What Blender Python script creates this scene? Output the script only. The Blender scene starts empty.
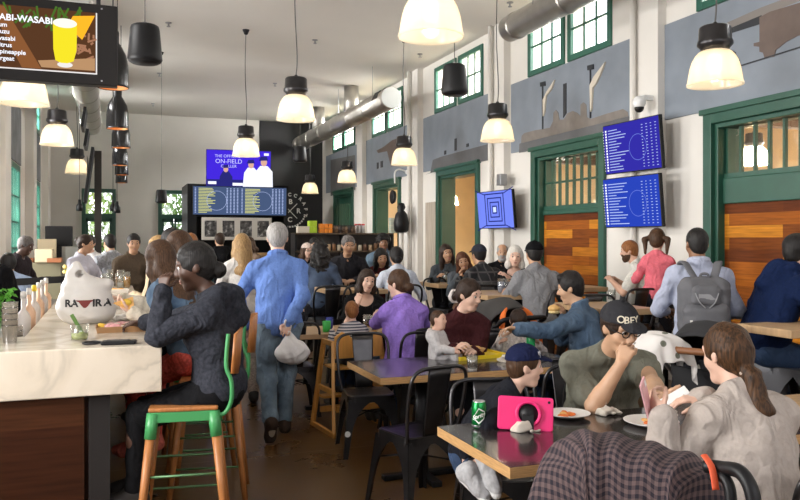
import bpy, bmesh, math, random
import numpy as np
from mathutils import Vector, Matrix, Euler
random.seed(7)
R = math.radians
SC = bpy.context.scene
COL = SC.collection
# ---------------------------------------------------------------- camera model
FPX, TH, CZ, HORY = 778.0, R(20.44), 1.6, 240.0
sT, cT = math.sin(TH), math.cos(TH)
def at(px, py, d):
    u = (px - 400.0) / FPX
    return Vector((d * (sT + u * cT), d * (cT - u * sT), CZ + (HORY - py) / FPX * d))
def atz(px, py, z):
    return at(px, py, (CZ - z) * FPX / (py - HORY))
cam = bpy.data.cameras.new('camera'); camo = bpy.data.objects.new('camera', cam); COL.objects.link(camo)
camo.location = (0, 0, CZ); camo.rotation_euler = (R(90), 0, -TH)
cam.sensor_width = 36; cam.lens = FPX / 800 * 36; cam.shift_y = -(250 - HORY) / 800; cam.clip_start = .05; cam.clip_end = 200
SC.camera = camo
# ---------------------------------------------------------------- materials
MATS = {}
def mat(name, col, rough=.5, metal=0, noise=0, nscale=8, bump=0, bscale=60, spec=.5, alpha=1, trans=0, sheen=0, stretch=None, emit=None, estr=0, coat=0):
    if name in MATS: return MATS[name]
    m = bpy.data.materials.new(name); m.use_nodes = True; MATS[name] = m
    nt = m.node_tree; b = nt.nodes['Principled BSDF']
    col = tuple(col) + (1,) if len(col) == 3 else col
    b.inputs['Base Color'].default_value = col
    b.inputs['Roughness'].default_value = rough; b.inputs['Metallic'].default_value = metal
    b.inputs['Specular IOR Level'].default_value = spec
    b.inputs['Alpha'].default_value = alpha
    b.inputs['Transmission Weight'].default_value = trans
    b.inputs['Sheen Weight'].default_value = sheen
    b.inputs['Coat Weight'].default_value = coat
    if emit: b.inputs['Emission Color'].default_value = tuple(emit) + (1,); b.inputs['Emission Strength'].default_value = estr
    if noise or bump:
        tc = nt.nodes.new('ShaderNodeTexCoord'); src = tc.outputs['Object']
        if stretch:
            mp = nt.nodes.new('ShaderNodeMapping'); mp.inputs['Scale'].default_value = stretch
            nt.links.new(src, mp.inputs[0]); src = mp.outputs[0]
    if noise:
        n = nt.nodes.new('ShaderNodeTexNoise'); n.inputs['Scale'].default_value = nscale; n.inputs['Detail'].default_value = 5
        nt.links.new(src, n.inputs['Vector'])
        r = nt.nodes.new('ShaderNodeValToRGB')
        c = np.array(col[:3])
        r.color_ramp.elements[0].position = .3; r.color_ramp.elements[1].position = .7
        r.color_ramp.elements[0].color = tuple(np.clip(c * (1 - noise), 0, 1)) + (1,)
        r.color_ramp.elements[1].color = tuple(np.clip(c * (1 + noise), 0, 1)) + (1,)
        nt.links.new(n.outputs[0], r.inputs[0]); nt.links.new(r.outputs[0], b.inputs['Base Color'])
    if bump:
        n2 = nt.nodes.new('ShaderNodeTexNoise'); n2.inputs['Scale'].default_value = bscale; n2.inputs['Detail'].default_value = 4
        nt.links.new(src, n2.inputs['Vector'])
        bp = nt.nodes.new('ShaderNodeBump'); bp.inputs['Strength'].default_value = bump; bp.inputs['Distance'].default_value = .02
        nt.links.new(n2.outputs[0], bp.inputs['Height']); nt.links.new(bp.outputs[0], b.inputs['Normal'])
    return m
def emis(name, col, s):
    if name in MATS: return MATS[name]
    m = bpy.data.materials.new(name); m.use_nodes = True; nt = m.node_tree; MATS[name] = m
    nt.nodes.clear(); o = nt.nodes.new('ShaderNodeOutputMaterial'); e = nt.nodes.new('ShaderNodeEmission')
    e.inputs[0].default_value = tuple(col) + (1,); e.inputs[1].default_value = s
    nt.links.new(e.outputs[0], o.inputs[0]); return m
def glassmat(name, tint=(1, 1, 1), gloss=.08, rough=.02):
    if name in MATS: return MATS[name]
    m = bpy.data.materials.new(name); m.use_nodes = True; nt = m.node_tree; MATS[name] = m
    nt.nodes.clear(); o = nt.nodes.new('ShaderNodeOutputMaterial'); t = nt.nodes.new('ShaderNodeBsdfTransparent')
    g = nt.nodes.new('ShaderNodeBsdfGlossy'); mx = nt.nodes.new('ShaderNodeMixShader')
    t.inputs[0].default_value = tuple(tint) + (1,); g.inputs['Roughness'].default_value = rough; mx.inputs[0].default_value = gloss
    nt.links.new(t.outputs[0], mx.inputs[1]); nt.links.new(g.outputs[0], mx.inputs[2]); nt.links.new(mx.outputs[0], o.inputs[0]); return m
def nodes_mat(name, build):
    if name in MATS: return MATS[name]
    m = bpy.data.materials.new(name); m.use_nodes = True; MATS[name] = m
    nt = m.node_tree; build(nt, nt.nodes['Principled BSDF']); return m
def ramp(nt, src, stops):
    r = nt.nodes.new('ShaderNodeValToRGB'); cr = r.color_ramp
    while len(cr.elements) < len(stops): cr.elements.new(.5)
    for e, (p, c) in zip(cr.elements, stops): e.position = p; e.color = tuple(c) + (1,)
    nt.links.new(src, r.inputs[0]); return r
def _floor(nt, b):
    tc = nt.nodes.new('ShaderNodeTexCoord')
    n = nt.nodes.new('ShaderNodeTexNoise'); n.inputs['Scale'].default_value = 1.1; n.inputs['Detail'].default_value = 9; n.inputs['Roughness'].default_value = .65
    nt.links.new(tc.outputs['Object'], n.inputs['Vector'])
    r = ramp(nt, n.outputs[0], [(.25, (.088, .041, .012)), (.5, (.120, .060, .018)), (.75, (.175, .095, .031))])
    br = nt.nodes.new('ShaderNodeTexBrick'); br.inputs['Scale'].default_value = 1; br.inputs['Mortar Size'].default_value = .008
    br.inputs['Brick Width'].default_value = 3.72; br.inputs['Row Height'].default_value = 3.1; br.offset = 0
    br.inputs['Color1'].default_value = br.inputs['Color2'].default_value = (1, 1, 1, 1); br.inputs['Mortar'].default_value = (0, 0, 0, 1)
    mp = nt.nodes.new('ShaderNodeMapping'); mp.inputs['Location'].default_value = (1.0, .45, 0); nt.links.new(tc.outputs['Object'], mp.inputs[0]); nt.links.new(mp.outputs[0], br.inputs['Vector'])
    mx = nt.nodes.new('ShaderNodeMixRGB'); nt.links.new(br.outputs[0], mx.inputs[0]); mx.inputs[1].default_value = (.2, .13, .07, 1); nt.links.new(r.outputs[0], mx.inputs[2])
    nt.links.new(mx.outputs[0], b.inputs['Base Color'])
    r2 = ramp(nt, n.outputs[0], [(.3, (.22,) * 3), (.7, (.42,) * 3)]); nt.links.new(r2.outputs[0], b.inputs['Roughness'])
M_floor = nodes_mat('stained_concrete', _floor)
def planks(name, a, bcol, c, w=.9, hgt=.085, axis='YZ', rough=.4, grain=1):
    def f(nt, b):
        tc = nt.nodes.new('ShaderNodeTexCoord'); sp = nt.nodes.new('ShaderNodeSeparateXYZ'); nt.links.new(tc.outputs['Object'], sp.inputs[0])
        cb = nt.nodes.new('ShaderNodeCombineXYZ'); nt.links.new(sp.outputs[axis[0]], cb.inputs[0]); nt.links.new(sp.outputs[axis[1]], cb.inputs[1])
        br = nt.nodes.new('ShaderNodeTexBrick'); br.inputs['Scale'].default_value = 1; br.inputs['Brick Width'].default_value = w; br.inputs['Row Height'].default_value = hgt
        br.inputs['Mortar Size'].default_value = .0015; br.offset = .37; br.inputs['Bias'].default_value = 0
        br.inputs['Color1'].default_value = (0, 0, 0, 1); br.inputs['Color2'].default_value = (1, 1, 1, 1); br.inputs['Mortar'].default_value = (.1, .1, .1, 1)
        nt.links.new(cb.outputs[0], br.inputs['Vector'])
        r = ramp(nt, br.outputs[0], [(0, a), (.5, bcol), (1, c)])
        n = nt.nodes.new('ShaderNodeTexNoise'); n.inputs['Scale'].default_value = 3; n.inputs['Detail'].default_value = 8
        mp = nt.nodes.new('ShaderNodeMapping'); mp.inputs['Scale'].default_value = (1, 16, 1); nt.links.new(cb.outputs[0], mp.inputs[0]); nt.links.new(mp.outputs[0], n.inputs['Vector'])
        r2 = ramp(nt, n.outputs[0], [(.3, (.62,) * 3), (.7, (1.15,) * 3)])
        mx = nt.nodes.new('ShaderNodeMixRGB'); mx.blend_type = 'MULTIPLY'; mx.inputs[0].default_value = grain
        nt.links.new(r.outputs[0], mx.inputs[1]); nt.links.new(r2.outputs[0], mx.inputs[2]); nt.links.new(mx.outputs[0], b.inputs['Base Color'])
        b.inputs['Roughness'].default_value = rough; b.inputs['Specular IOR Level'].default_value = .2
    return nodes_mat(name, f)
def _marble(nt, b):
    tc = nt.nodes.new('ShaderNodeTexCoord')
    n = nt.nodes.new('ShaderNodeTexNoise'); n.inputs['Scale'].default_value = 1.5; n.inputs['Detail'].default_value = 10; n.inputs['Distortion'].default_value = 1.3
    nt.links.new(tc.outputs['Object'], n.inputs['Vector'])
    r = ramp(nt, n.outputs[0], [(.36, (.68, .60, .49)), (.45, (.63, .55, .44)), (.495, (.53, .465, .375)), (.53, (.65, .57, .46)), (.66, (.72, .64, .53))])
    nt.links.new(r.outputs[0], b.inputs['Base Color']); b.inputs['Roughness'].default_value = .22
M_marble = nodes_mat('cream_marble', _marble)
def _plaid(nt, b, c0=(.055, .045, .06), c1=(.17, .11, .09), k=26, axes='XZ'):
    tc = nt.nodes.new('ShaderNodeTexCoord'); sp = nt.nodes.new('ShaderNodeSeparateXYZ'); nt.links.new(tc.outputs['UV'], sp.inputs[0])
    outs = []
    for a in ('X', 'Y'):
        m = nt.nodes.new('ShaderNodeMath'); m.operation = 'MULTIPLY'; m.inputs[1].default_value = k; nt.links.new(sp.outputs[a], m.inputs[0])
        f = nt.nodes.new('ShaderNodeMath'); f.operation = 'FRACT'; nt.links.new(m.outputs[0], f.inputs[0])
        g = nt.nodes.new('ShaderNodeMath'); g.operation = 'GREATER_THAN'; g.inputs[1].default_value = .5; nt.links.new(f.outputs[0], g.inputs[0]); outs.append(g)
    ad = nt.nodes.new('ShaderNodeMath'); ad.operation = 'ADD'; nt.links.new(outs[0].outputs[0], ad.inputs[0]); nt.links.new(outs[1].outputs[0], ad.inputs[1])
    dv = nt.nodes.new('ShaderNodeMath'); dv.operation = 'MULTIPLY'; dv.inputs[1].default_value = .5; nt.links.new(ad.outputs[0], dv.inputs[0])
    mid = tuple((np.array(c0) + np.array(c1)) / 2)
    r = ramp(nt, dv.outputs[0], [(0, c0), (.5, mid), (1, c1)]); r.color_ramp.interpolation = 'CONSTANT'
    r.color_ramp.elements[1].position = .4; r.color_ramp.elements[2].position = .9
    nt.links.new(r.outputs[0], b.inputs['Base Color']); b.inputs['Roughness'].default_value = .9
M_flannel = nodes_mat('plaid_flannel', lambda nt, b: _plaid(nt, b, (.012, .009, .017), (.115, .075, .074), 40))
M_wall = mat('wall_paint', (.73, .70, .65), .75, noise=.03, nscale=2, bump=.03, bscale=40)
M_ceil = mat('ceiling_paint', (.74, .71, .66), .8, noise=.02, nscale=1)
M_black = mat('black_wall_paint', (.012, .012, .014), .6)
M_green = mat('green_paint', (.016, .078, .050), .4, noise=.08, nscale=6)
M_greenw = mat('teal_green_paint', (.022, .115, .078), .4, noise=.06, nscale=6)
M_mural = mat('mural_blue_grey', (.215, .245, .285), .7, noise=.10, nscale=2.5)
M_mural2 = mat('mural_slate', (.12, .12, .125), .7, noise=.1, nscale=4)
M_muralb = mat('mural_brown', (.13, .095, .08), .7, noise=.12, nscale=5)
M_muralc = mat('mural_cream', (.62, .56, .46), .7)
M_murald = mat('mural_dark', (.02, .022, .027), .6)
M_muralg = mat('mural_stone', (.205, .180, .160), .7, noise=.1, nscale=9)
M_barn = planks('mixed_wood_planks', (.105, .022, .003), (.36, .100, .007), (.60, .235, .018), 1.1, .125, rough=.6)
M_duct = mat('galvanised_steel', (.52, .50, .46), .34, .9, noise=.08, nscale=6)
M_blackm = mat('black_metal', (.02, .02, .022), .42, .6)
M_gun = mat('gunmetal_lacquer', (.05, .048, .05), .28, .75, noise=.25, nscale=7)
M_plas = mat('black_plastic', (.007, .007, .008), .45, spec=.3)
M_cord = mat('grey_cable', (.09, .085, .08), .6)
M_glass = glassmat('window_glass')
M_wood = mat('light_wood_edge', (.52, .33, .16), .45, noise=.18, nscale=5, stretch=(1, 1, 14))
M_white = mat('white_enamel', (.80, .80, .78), .35)
M_steel = mat('steel_grey', (.33, .33, .34), .35, .8)
# ---------------------------------------------------------------- mesh helpers
def children(o): return [c for c in COL.objects if c.parent is o]
def obj(name, me, m=None, parent=None, smooth=False, bevel=0, loc=None, rot=None):
    o = bpy.data.objects.new(name, me); COL.objects.link(o)
    if m is not None and not me.materials:
        for mm in (m if isinstance(m, (list, tuple)) else [m]): me.materials.append(mm)
    if parent is not None: o.parent = parent
    if loc is not None: o.location = loc
    if rot is not None: o.rotation_euler = rot
    if smooth:
        for p in me.polygons: p.use_smooth = True
    if bevel:
        b = o.modifiers.new('bevel', 'BEVEL'); b.width = bevel; b.segments = 2; b.limit_method = 'ANGLE'; b.angle_limit = R(40)
    return o
def tag(o, label, cat, group=None, kind=None):
    o['label'] = label; o['category'] = cat
    if group: o['group'] = group
    if kind: o['kind'] = kind
    return o
def thing(name, label, cat, loc=(0, 0, 0), rz=0, group=None, kind=None):
    o = bpy.data.objects.new(name, None); COL.objects.link(o); o.location = loc; o.rotation_euler = (0, 0, rz); o.empty_display_size = .1
    return tag(o, label, cat, group, kind)
def dup(root, loc=None, rz=None, label=None, group=None):
    r = root.copy(); COL.objects.link(r)
    if loc is not None: r.location = loc
    if rz is not None: r.rotation_euler = (0, 0, rz)
    if label: r['label'] = label
    if group: r['group'] = group
    for ch in root.children:
        c = ch.copy(); COL.objects.link(c); c.parent = r
        for g in ch.children:
            d = g.copy(); COL.objects.link(d); d.parent = c
    return r
class MB:
    def __init__(s): s.v = []; s.f = []; s.m = []
    def add(s, vs, fs, mi=0):
        k = len(s.v); s.v += [tuple(v) for v in vs]; s.f += [tuple(i + k for i in f) for f in fs]; s.m += [mi] * len(fs); return s
    def box(s, c, d, rot=None, mi=0):
        x, y, z = d[0] / 2, d[1] / 2, d[2] / 2
        vs = [Vector((a * x, b * y, e * z)) for a in (-1, 1) for b in (-1, 1) for e in (-1, 1)]
        if rot is not None:
            Mx = rot if isinstance(rot, Matrix) else Euler(rot).to_matrix()
            vs = [Mx @ v for v in vs]
        c = Vector(c); vs = [v + c for v in vs]
        return s.add(vs, [(0, 1, 3, 2), (4, 6, 7, 5), (0, 4, 5, 1), (2, 3, 7, 6), (0, 2, 6, 4), (1, 5, 7, 3)], mi)
    def b2(s, lo, hi, mi=0):
        return s.box([(a + b) / 2 for a, b in zip(lo, hi)], [abs(b - a) for a, b in zip(lo, hi)], None, mi)
    def tube(s, pts, r, n=10, closed=False, mi=0, caps=True, flat=None):
        pts = [Vector(p) for p in pts]; N = len(pts); rs = r if isinstance(r, (list, tuple)) else [r] * N
        vs = []; up = None
        for i, p in enumerate(pts):
            a = pts[(i - 1) % N] if (closed or i > 0) else p; b = pts[(i + 1) % N] if (closed or i < N - 1) else p
            t = (b - a).normalized()
            if up is None:
                up = Vector((0, 0, 1)) if abs(t.z) < .9 else Vector((1, 0, 0))
            x = t.cross(up).normalized(); y = x.cross(t).normalized(); up = y
            for k in range(n):
                an = 2 * math.pi * k / n
                vs.append(p + x * (math.cos(an) * rs[i]) + y * (math.sin(an) * rs[i] * (flat or 1)))
        fs = []
        for i in range(N if closed else N - 1):
            j = (i + 1) % N
            for k in range(n): fs.append((i * n + k, i * n + (k + 1) % n, j * n + (k + 1) % n, j * n + k))
        if caps and not closed: fs.append(tuple(range(n - 1, -1, -1))); fs.append(tuple((N - 1) * n + k for k in range(n)))
        return s.add(vs, fs, mi)
    def cyl(s, a, b, r, n=16, mi=0): return s.tube([a, b], r, n, mi=mi)
    def lathe(s, prof, c=(0, 0, 0), n=24, mi=0, cap0=False, cap1=False, sx=1, sy=1):
        c = Vector(c); vs = []; fs = []
        for (r, z) in prof:
            for k in range(n):
                a = 2 * math.pi * k / n; vs.append(c + Vector((r * math.cos(a) * sx, r * math.sin(a) * sy, z)))
        for i in range(len(prof) - 1):
            for k in range(n): fs.append((i * n + k, i * n + (k + 1) % n, (i + 1) * n + (k + 1) % n, (i + 1) * n + k))
        if cap0: fs.append(tuple(range(n - 1, -1, -1)))
        if cap1: fs.append(tuple((len(prof) - 1) * n + k for k in range(n)))
        return s.add(vs, fs, mi)
    def prism(s, poly, y0, y1, mi=0, plane='XZ'):
        n = len(poly)
        def P(u, v, w): return {'XZ': (u, w, v), 'XY': (u, v, w), 'YZ': (w, u, v)}[plane]
        vs = [P(u, v, y0) for u, v in poly] + [P(u, v, y1) for u, v in poly]
        fs = [tuple(range(n)), tuple(range(2 * n - 1, n - 1, -1))] + [(i, (i + 1) % n + 0, n + (i + 1) % n, n + i) for i in range(n)]
        return s.add(vs, fs, mi)
    def ball(s, c, r, nu=16, nv=10, mi=0):
        r = (r, r, r) if not hasattr(r, '__len__') else r
        vs = []; fs = []
        for i in range(1, nv):
            t = math.pi * i / nv
            for k in range(nu):
                a = 2 * math.pi * k / nu; vs.append((c[0] + r[0] * math.sin(t) * math.cos(a), c[1] + r[1] * math.sin(t) * math.sin(a), c[2] + r[2] * math.cos(t)))
        for i in range(nv - 2):
            for k in range(nu): fs.append((i * nu + k, i * nu + (k + 1) % nu, (i + 1) * nu + (k + 1) % nu, (i + 1) * nu + k))
        T = len(vs); vs += [(c[0], c[1], c[2] + r[2]), (c[0], c[1], c[2] - r[2])]
        for k in range(nu): fs.append((T, (k + 1) % nu, k)); fs.append((T + 1, (nv - 2) * nu + k, (nv - 2) * nu + (k + 1) % nu))
        return s.add(vs, fs, mi)
    def mesh(s, name='m'):
        me = bpy.data.meshes.new(name); me.from_pydata(s.v, [], s.f); me.update()
        bm = bmesh.new(); bm.from_mesh(me); bmesh.ops.recalc_face_normals(bm, faces=bm.faces); bm.to_mesh(me); bm.free()
        return me
    def build(s, name, m, parent=None, smooth=False, bevel=0, **k):
        me = s.mesh(name)
        ms = m if isinstance(m, (list, tuple)) else [m]
        for mm in ms: me.materials.append(mm)
        if len(ms) > 1: me.polygons.foreach_set('material_index', s.m)
        return obj(name, me, None, parent, smooth, bevel, **k)
def part(name, m, parent, smooth=False, bevel=0, **prim):
    raise NotImplementedError
def arc(c, r, a0, a1, n, f):
    return [f(c[0] + r * math.cos(R(a0 + (a1 - a0) * i / n)), c[1] + r * math.sin(R(a0 + (a1 - a0) * i / n))) for i in range(n + 1)]
def smooth_path(pts, n=6):
    P = [Vector(p) for p in pts]; out = []
    for i in range(len(P) - 1):
        a, b, c, d = P[max(i - 1, 0)], P[i], P[i + 1], P[min(i + 2, len(P) - 1)]
        for k in range(n):
            t = k / n
            out.append(.5 * ((2 * b) + (c - a) * t + (2 * a - 5 * b + 4 * c - d) * t * t + (3 * b - a - 3 * c + d) * t ** 3))
    out.append(P[-1]); return out
def text_mesh(txt, size, depth=.002, align='CENTER', bold=0, shear=0):
    cu = bpy.data.curves.new('t', 'FONT'); cu.body = txt; cu.size = size; cu.extrude = depth; cu.align_x = align; cu.align_y = 'CENTER'; cu.offset = bold; cu.shear = shear
    o = bpy.data.objects.new('t', cu); COL.objects.link(o)
    bpy.context.view_layer.update()
    me = bpy.data.meshes.new_from_object(o.evaluated_get(bpy.context.evaluated_depsgraph_get()))
    COL.objects.unlink(o); bpy.data.objects.remove(o); bpy.data.curves.remove(cu); me.materials.clear(); return me
# ---------------------------------------------------------------- room
XR, XL, YB, YF, ZC = 6.0, -1.6, 22.8, -3.0, 5.1
BAYS = [2.0, 5.75, 9.4, 13.05, 16.95, 20.5]
def wall(name, ur, vr, holes, to3, th, m, label):
    us = sorted({ur[0], ur[1]} | {h[i] for h in holes for i in (0, 1)}); vs_ = sorted({vr[0], vr[1]} | {h[i] for h in holes for i in (2, 3)})
    def solid(i, j):
        if i < 0 or j < 0 or i >= len(us) - 1 or j >= len(vs_) - 1: return False
        u = (us[i] + us[i + 1]) / 2; v = (vs_[j] + vs_[j + 1]) / 2
        return not any(h[0] < u < h[1] and h[2] < v < h[3] for h in holes)
    mb = MB()
    for i in range(len(us) - 1):
        for j in range(len(vs_) - 1):
            if not solid(i, j): continue
            a, b, c, d = us[i], us[i + 1], vs_[j], vs_[j + 1]
            for w in (0, th): mb.add([to3(a, c, w), to3(b, c, w), to3(b, d, w), to3(a, d, w)], [(0, 1, 2, 3)])
            if not solid(i - 1, j): mb.add([to3(a, c, 0), to3(a, d, 0), to3(a, d, th), to3(a, c, th)], [(0, 1, 2, 3)])
            if not solid(i + 1, j): mb.add([to3(b, c, 0), to3(b, d, 0), to3(b, d, th), to3(b, c, th)], [(0, 1, 2, 3)])
            if not solid(i, j - 1): mb.add([to3(a, c, 0), to3(b, c, 0), to3(b, c, th), to3(a, c, th)], [(0, 1, 2, 3)])
            if not solid(i, j + 1): mb.add([to3(a, d, 0), to3(b, d, 0), to3(b, d, th), to3(a, d, th)], [(0, 1, 2, 3)])
    return mb, label
def fin(mb, name, m, label, cat='wall'):
    bm = bmesh.new(); me = mb.mesh(name); bm.from_mesh(me); bmesh.ops.remove_doubles(bm, verts=bm.verts, dist=1e-5); bm.to_mesh(me); bm.free()
    o = obj(name, me, m); return tag(o, label, cat, kind='structure')
o = MB().b2((XL - .3, YF - .3, -.12), (XR + .35, YB + .3, 0)).build('floor', M_floor); tag(o, 'brown stained polished concrete floor of the hall', 'floor', kind='structure')
o = MB().b2((XL - .3, YF - .3, ZC), (XR + .35, YB + .3, ZC + .15)).build('ceiling', M_ceil); tag(o, 'high off white ceiling over the hall', 'ceiling', kind='structure')
# right wall
holes = []
for c in BAYS:
    holes += [(c - 1.035, c - .065, 4.1, 4.95), (c + .065, c + 1.035, 4.1, 4.95)]
    if c > 3: holes.append((c - .93, c + .93, 0, 2.95))
mb, _ = wall('wall_right', (YF, YB), (0, ZC), holes, lambda u, v, w: (XR + w, u, v), .35, M_wall, '')
for c in (3.84, 7.54, 11.26, 14.97, 18.7): mb.b2((XR - .12, c - .22, 0), (XR - .001, c + .22, ZC - .001))
fin(mb, 'wall_right', M_wall, 'white side wall with pilasters, murals and green framed doors')
# left wall
lh = [(14.3, 16.1, .9, 2.95), (19.3, 20.5, .9, 2.95), (14.4, 16.0, 4.1, 4.95), (19.4, 20.4, 4.1, 4.95), (2, 3.9, .9, 2.95), (6, 7.9, .9, 2.95), (10, 11.9, .9, 2.95), (2, 3.9, 4.1, 4.95), (6, 7.9, 4.1, 4.95), (10, 11.9, 4.1, 4.95)]
mb, _ = wall('wall_left', (YF, YB), (0, ZC), lh, lambda u, v, w: (XL - w, u, v), .3, M_wall, '')
for c in (13.1, 17.6, 21.6): mb.b2((XL + .001, c - .35, 0), (XL + .16, c + .35, ZC - .001))
fin(mb, 'wall_left', M_wall, 'white wall on the bar side with tall green windows')
# back wall (white) + black painted section
bh = [(-.72, .15, 0, 3.0), (1.26, 2.12, 0, 3.0)]
mb, _ = wall('wall_back', (XL, 4.1), (0, ZC), bh, lambda u, v, w: (u, YB + w, v), .3, M_wall, '')
fin(mb, 'wall_back', M_wall, 'white end wall behind the bar with two green doors')
o = MB().b2((4.1, YB - .02, 0), (XR, YB + .3, ZC)).build('wall_accent', M_black); tag(o, 'black painted section of the end wall with round emblem', 'wall', kind='structure')
# wall behind the photographer: wide unglazed openings added to let daylight in
fh = [(XL + .4, 2.0, 2.2, 4.7), (2.4, XR - .4, 2.2, 4.7)]
mb, _ = wall('wall_front', (XL, XR), (0, ZC), fh, lambda u, v, w: (u, YF - w, v), .3, M_wall, '')
fin(mb, 'wall_front', M_wall, 'white front wall behind the photographer with wide openings added to admit light')
def window(n, Y0, Y1, z0, z1, X, sgn, cols, rows, m, label, fr=.065, glass=True, kind='structure', name='window', deep=.03, bar=.022):
    """framed sash in a wall whose inner face is X; sgn=+1 -> wall extends to +X"""
    t = thing('%s_%d' % (name, n), label, name, (X, (Y0 + Y1) / 2, z0), kind=kind)
    w = (Y1 - Y0) / 2; h = z1 - z0
    mb = MB(); a, b = sorted((-.03 * sgn, deep * sgn))
    mb.b2((a, -w - .02, -.02), (b, -w + fr, h + .02)); mb.b2((a, w - fr, -.02), (b, w + .02, h + .02))
    mb.b2((a, -w + fr, -.02), (b, w - fr, fr)); mb.b2((a, -w + fr, h - fr), (b, w - fr, h + .02))
    mb.build('frame', m, t, bevel=.008)
    mb = MB(); p, q = sorted((.0, bar * sgn))
    for i in range(1, cols):
        y = -w + fr + (2 * w - 2 * fr) * i / cols; mb.b2((p, y - .014, fr), (q, y + .014, h - fr))
    for j in range(1, rows):
        z = fr + (h - 2 * fr) * j / rows; mb.b2((p, -w + fr, z - .014), (q, w - fr, z + .014))
    if cols > 1 or rows > 1: mb.build('glazing_bars', m, t)
    if glass: MB().b2((.010 * sgn, -w + fr, fr), (.013 * sgn, w - fr, h - fr)).build('glass', M_glass, t)
    return t
k = 1
ords = ['nearest', 'second', 'third', 'fourth', 'fifth', 'sixth']
for i, c in enumerate(BAYS):
    for s, nm in ((-1, 'near'), (1, 'far')):
        y = c + s * .55
        window(k, y - .485, y + .485, 4.1, 4.95, XR, 1, 3, 2, M_greenw, '%s sash of the %s pair of green clerestory windows on the mural wall' % (nm, ords[i])); k += 1
for (a, b, z0, z1, c, r) in ((14.3, 16.1, .9, 2.95, 3, 4), (19.3, 20.5, .9, 2.95, 2, 4), (14.4, 16.0, 4.1, 4.95, 3, 2), (19.4, 20.4, 4.1, 4.95, 2, 2)):
    window(k, a, b, z0, z1, XL, -1, c + 1, r, M_greenw, 'tall green framed window near the %s of the bar side wall%s' % ('middle' if a < 17 else 'end', ', upper row' if z0 > 3 else ''), fr=.09, deep=.16, bar=.10); k += 1
# ---- doors on the mural wall
def door_frame(n, c, label):
    t = thing('door_%d' % n, label, 'door', (XR, c, 0), kind='structure')
    mb = MB(); w = .93
    for (o_, e, d) in ((w, .12, -.05), (w - .12, .05, .0)):
        mb.b2((d, -o_, 0), (.3, -o_ + e, 2.95 - (w - o_))); mb.b2((d, o_ - e, 0), (.3, o_, 2.95 - (w - o_)))
        mb.b2((d, -o_ + e, 2.95 - (w - o_) - e), (.3, o_ - e, 2.95 - (w - o_)))
    mb.b2((-.08, -w - .03, 2.93), (.05, w + .03, 2.99))
    mb.build('frame', M_green, t, bevel=.006)
    return t
def transom(t, z0, z1, cols, rows):
    mb = MB(); w = .76
    mb.b2((.08, -w, z0 - .06), (.16, w, z0)); mb.b2((.08, -w, z1), (.16, w, z1 + .05))
    for i in range(cols + 1): y = -w + .02 + (2 * w - .04) * i / cols; mb.b2((.1, y - .013, z0), (.14, y + .013, z1))
    for j in range(1, rows): z = z0 + (z1 - z0) * j / rows; mb.b2((.1, -w, z - .014), (.14, w, z + .014))
    mb.build('transom_bars', M_green, t)
    MB().b2((.118, -w, z0), (.122, w, z1)).build('transom_glass', M_glass, t)
d4 = door_frame(1, BAYS[1], 'nearest green framed doorway closed by wooden planks, transom over wide band')
transom(d4, 2.30, 2.78, 8, 1)
MB().b2((.06, -.76, 1.98), (.16, .76, 2.25)).build('header_band', M_green, d4, bevel=.01)
MB().b2((.09, -.76, 0), (.15, .76, 1.98)).build('plank_panel', M_barn, d4)
d3 = door_frame(2, BAYS[2], 'green framed doorway closed by wooden planks, beside the two stacked blue screens')
transom(d3, 2.10, 2.78, 8, 2)
MB().b2((.06, -.76, 1.97), (.16, .76, 2.04)).build('header_band', M_green, d3, bevel=.01)
MB().b2((.09, -.76, 0), (.15, .76, 1.97)).build('plank_panel', M_barn, d3)
d2 = door_frame(3, BAYS[3], 'open green doorway showing the warm lit neighbouring room behind the tilted screen')
d1 = door_frame(4, BAYS[4], 'open green doorway behind the retail shelf, a hanging lamp seen through it')
d0 = door_frame(5, BAYS[5], 'closed green door with narrow upright panes beside the black wall')
mb = MB(); mb.b2((.08, -.78, 0), (.14, .78, 1.25)); mb.b2((.08, -.78, 2.6), (.14, .78, 2.8))
for i in range(9): mb.b2((.08, -.78 + 1.5 * i / 8, 1.25), (.14, -.72 + 1.5 * i / 8, 2.6))
mb.build('leaf', M_green, d0)
MB().b2((.105, -.78, 1.25), (.112, .78, 2.6)).build('glass', M_glass, d0)
# end wall doors
for n, (a, b, lb) in enumerate(((-.72, .15, 'green glazed door in the end wall, behind the bar post'), (1.26, 2.12, 'green glazed door in the end wall, next to the menu boards'))):
    t = thing('door_%d' % (6 + n), lb, 'door', ((a + b) / 2, YB, 0), kind='structure'); w = (b - a) / 2
    mb = MB()
    mb.b2((-w, -.05, 0), (-w + .1, .2, 3.0)); mb.b2((w - .1, -.05, 0), (w, .2, 3.0)); mb.b2((-w + .1, -.05, 2.9), (w - .1, .2, 3.0)); mb.b2((-w + .1, -.02, 2.2), (w - .1, .2, 2.32))
    mb.build('frame', M_green, t)
    mb = MB()
    for s in (-1, 1):
        x0, x1 = sorted((s * .01, s * (w - .1)))
        mb.b2((x0, .02, 0), (x1, .08, .75)); mb.b2((x0, .02, .75), (x0 + .06, .08, 2.2)); mb.b2((x1 - .06, .02, .75), (x1, .08, 2.2)); mb.b2((x0, .02, 1.4), (x1, .08, 1.44)); mb.b2((x0, .02, 2.1), (x1, .08, 2.2))
    mb.build('leaf', M_green, t)
    MB().b2((-w + .1, .05, .75), (w - .1, .055, 2.9)).build('glass', M_glass, t)
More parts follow.
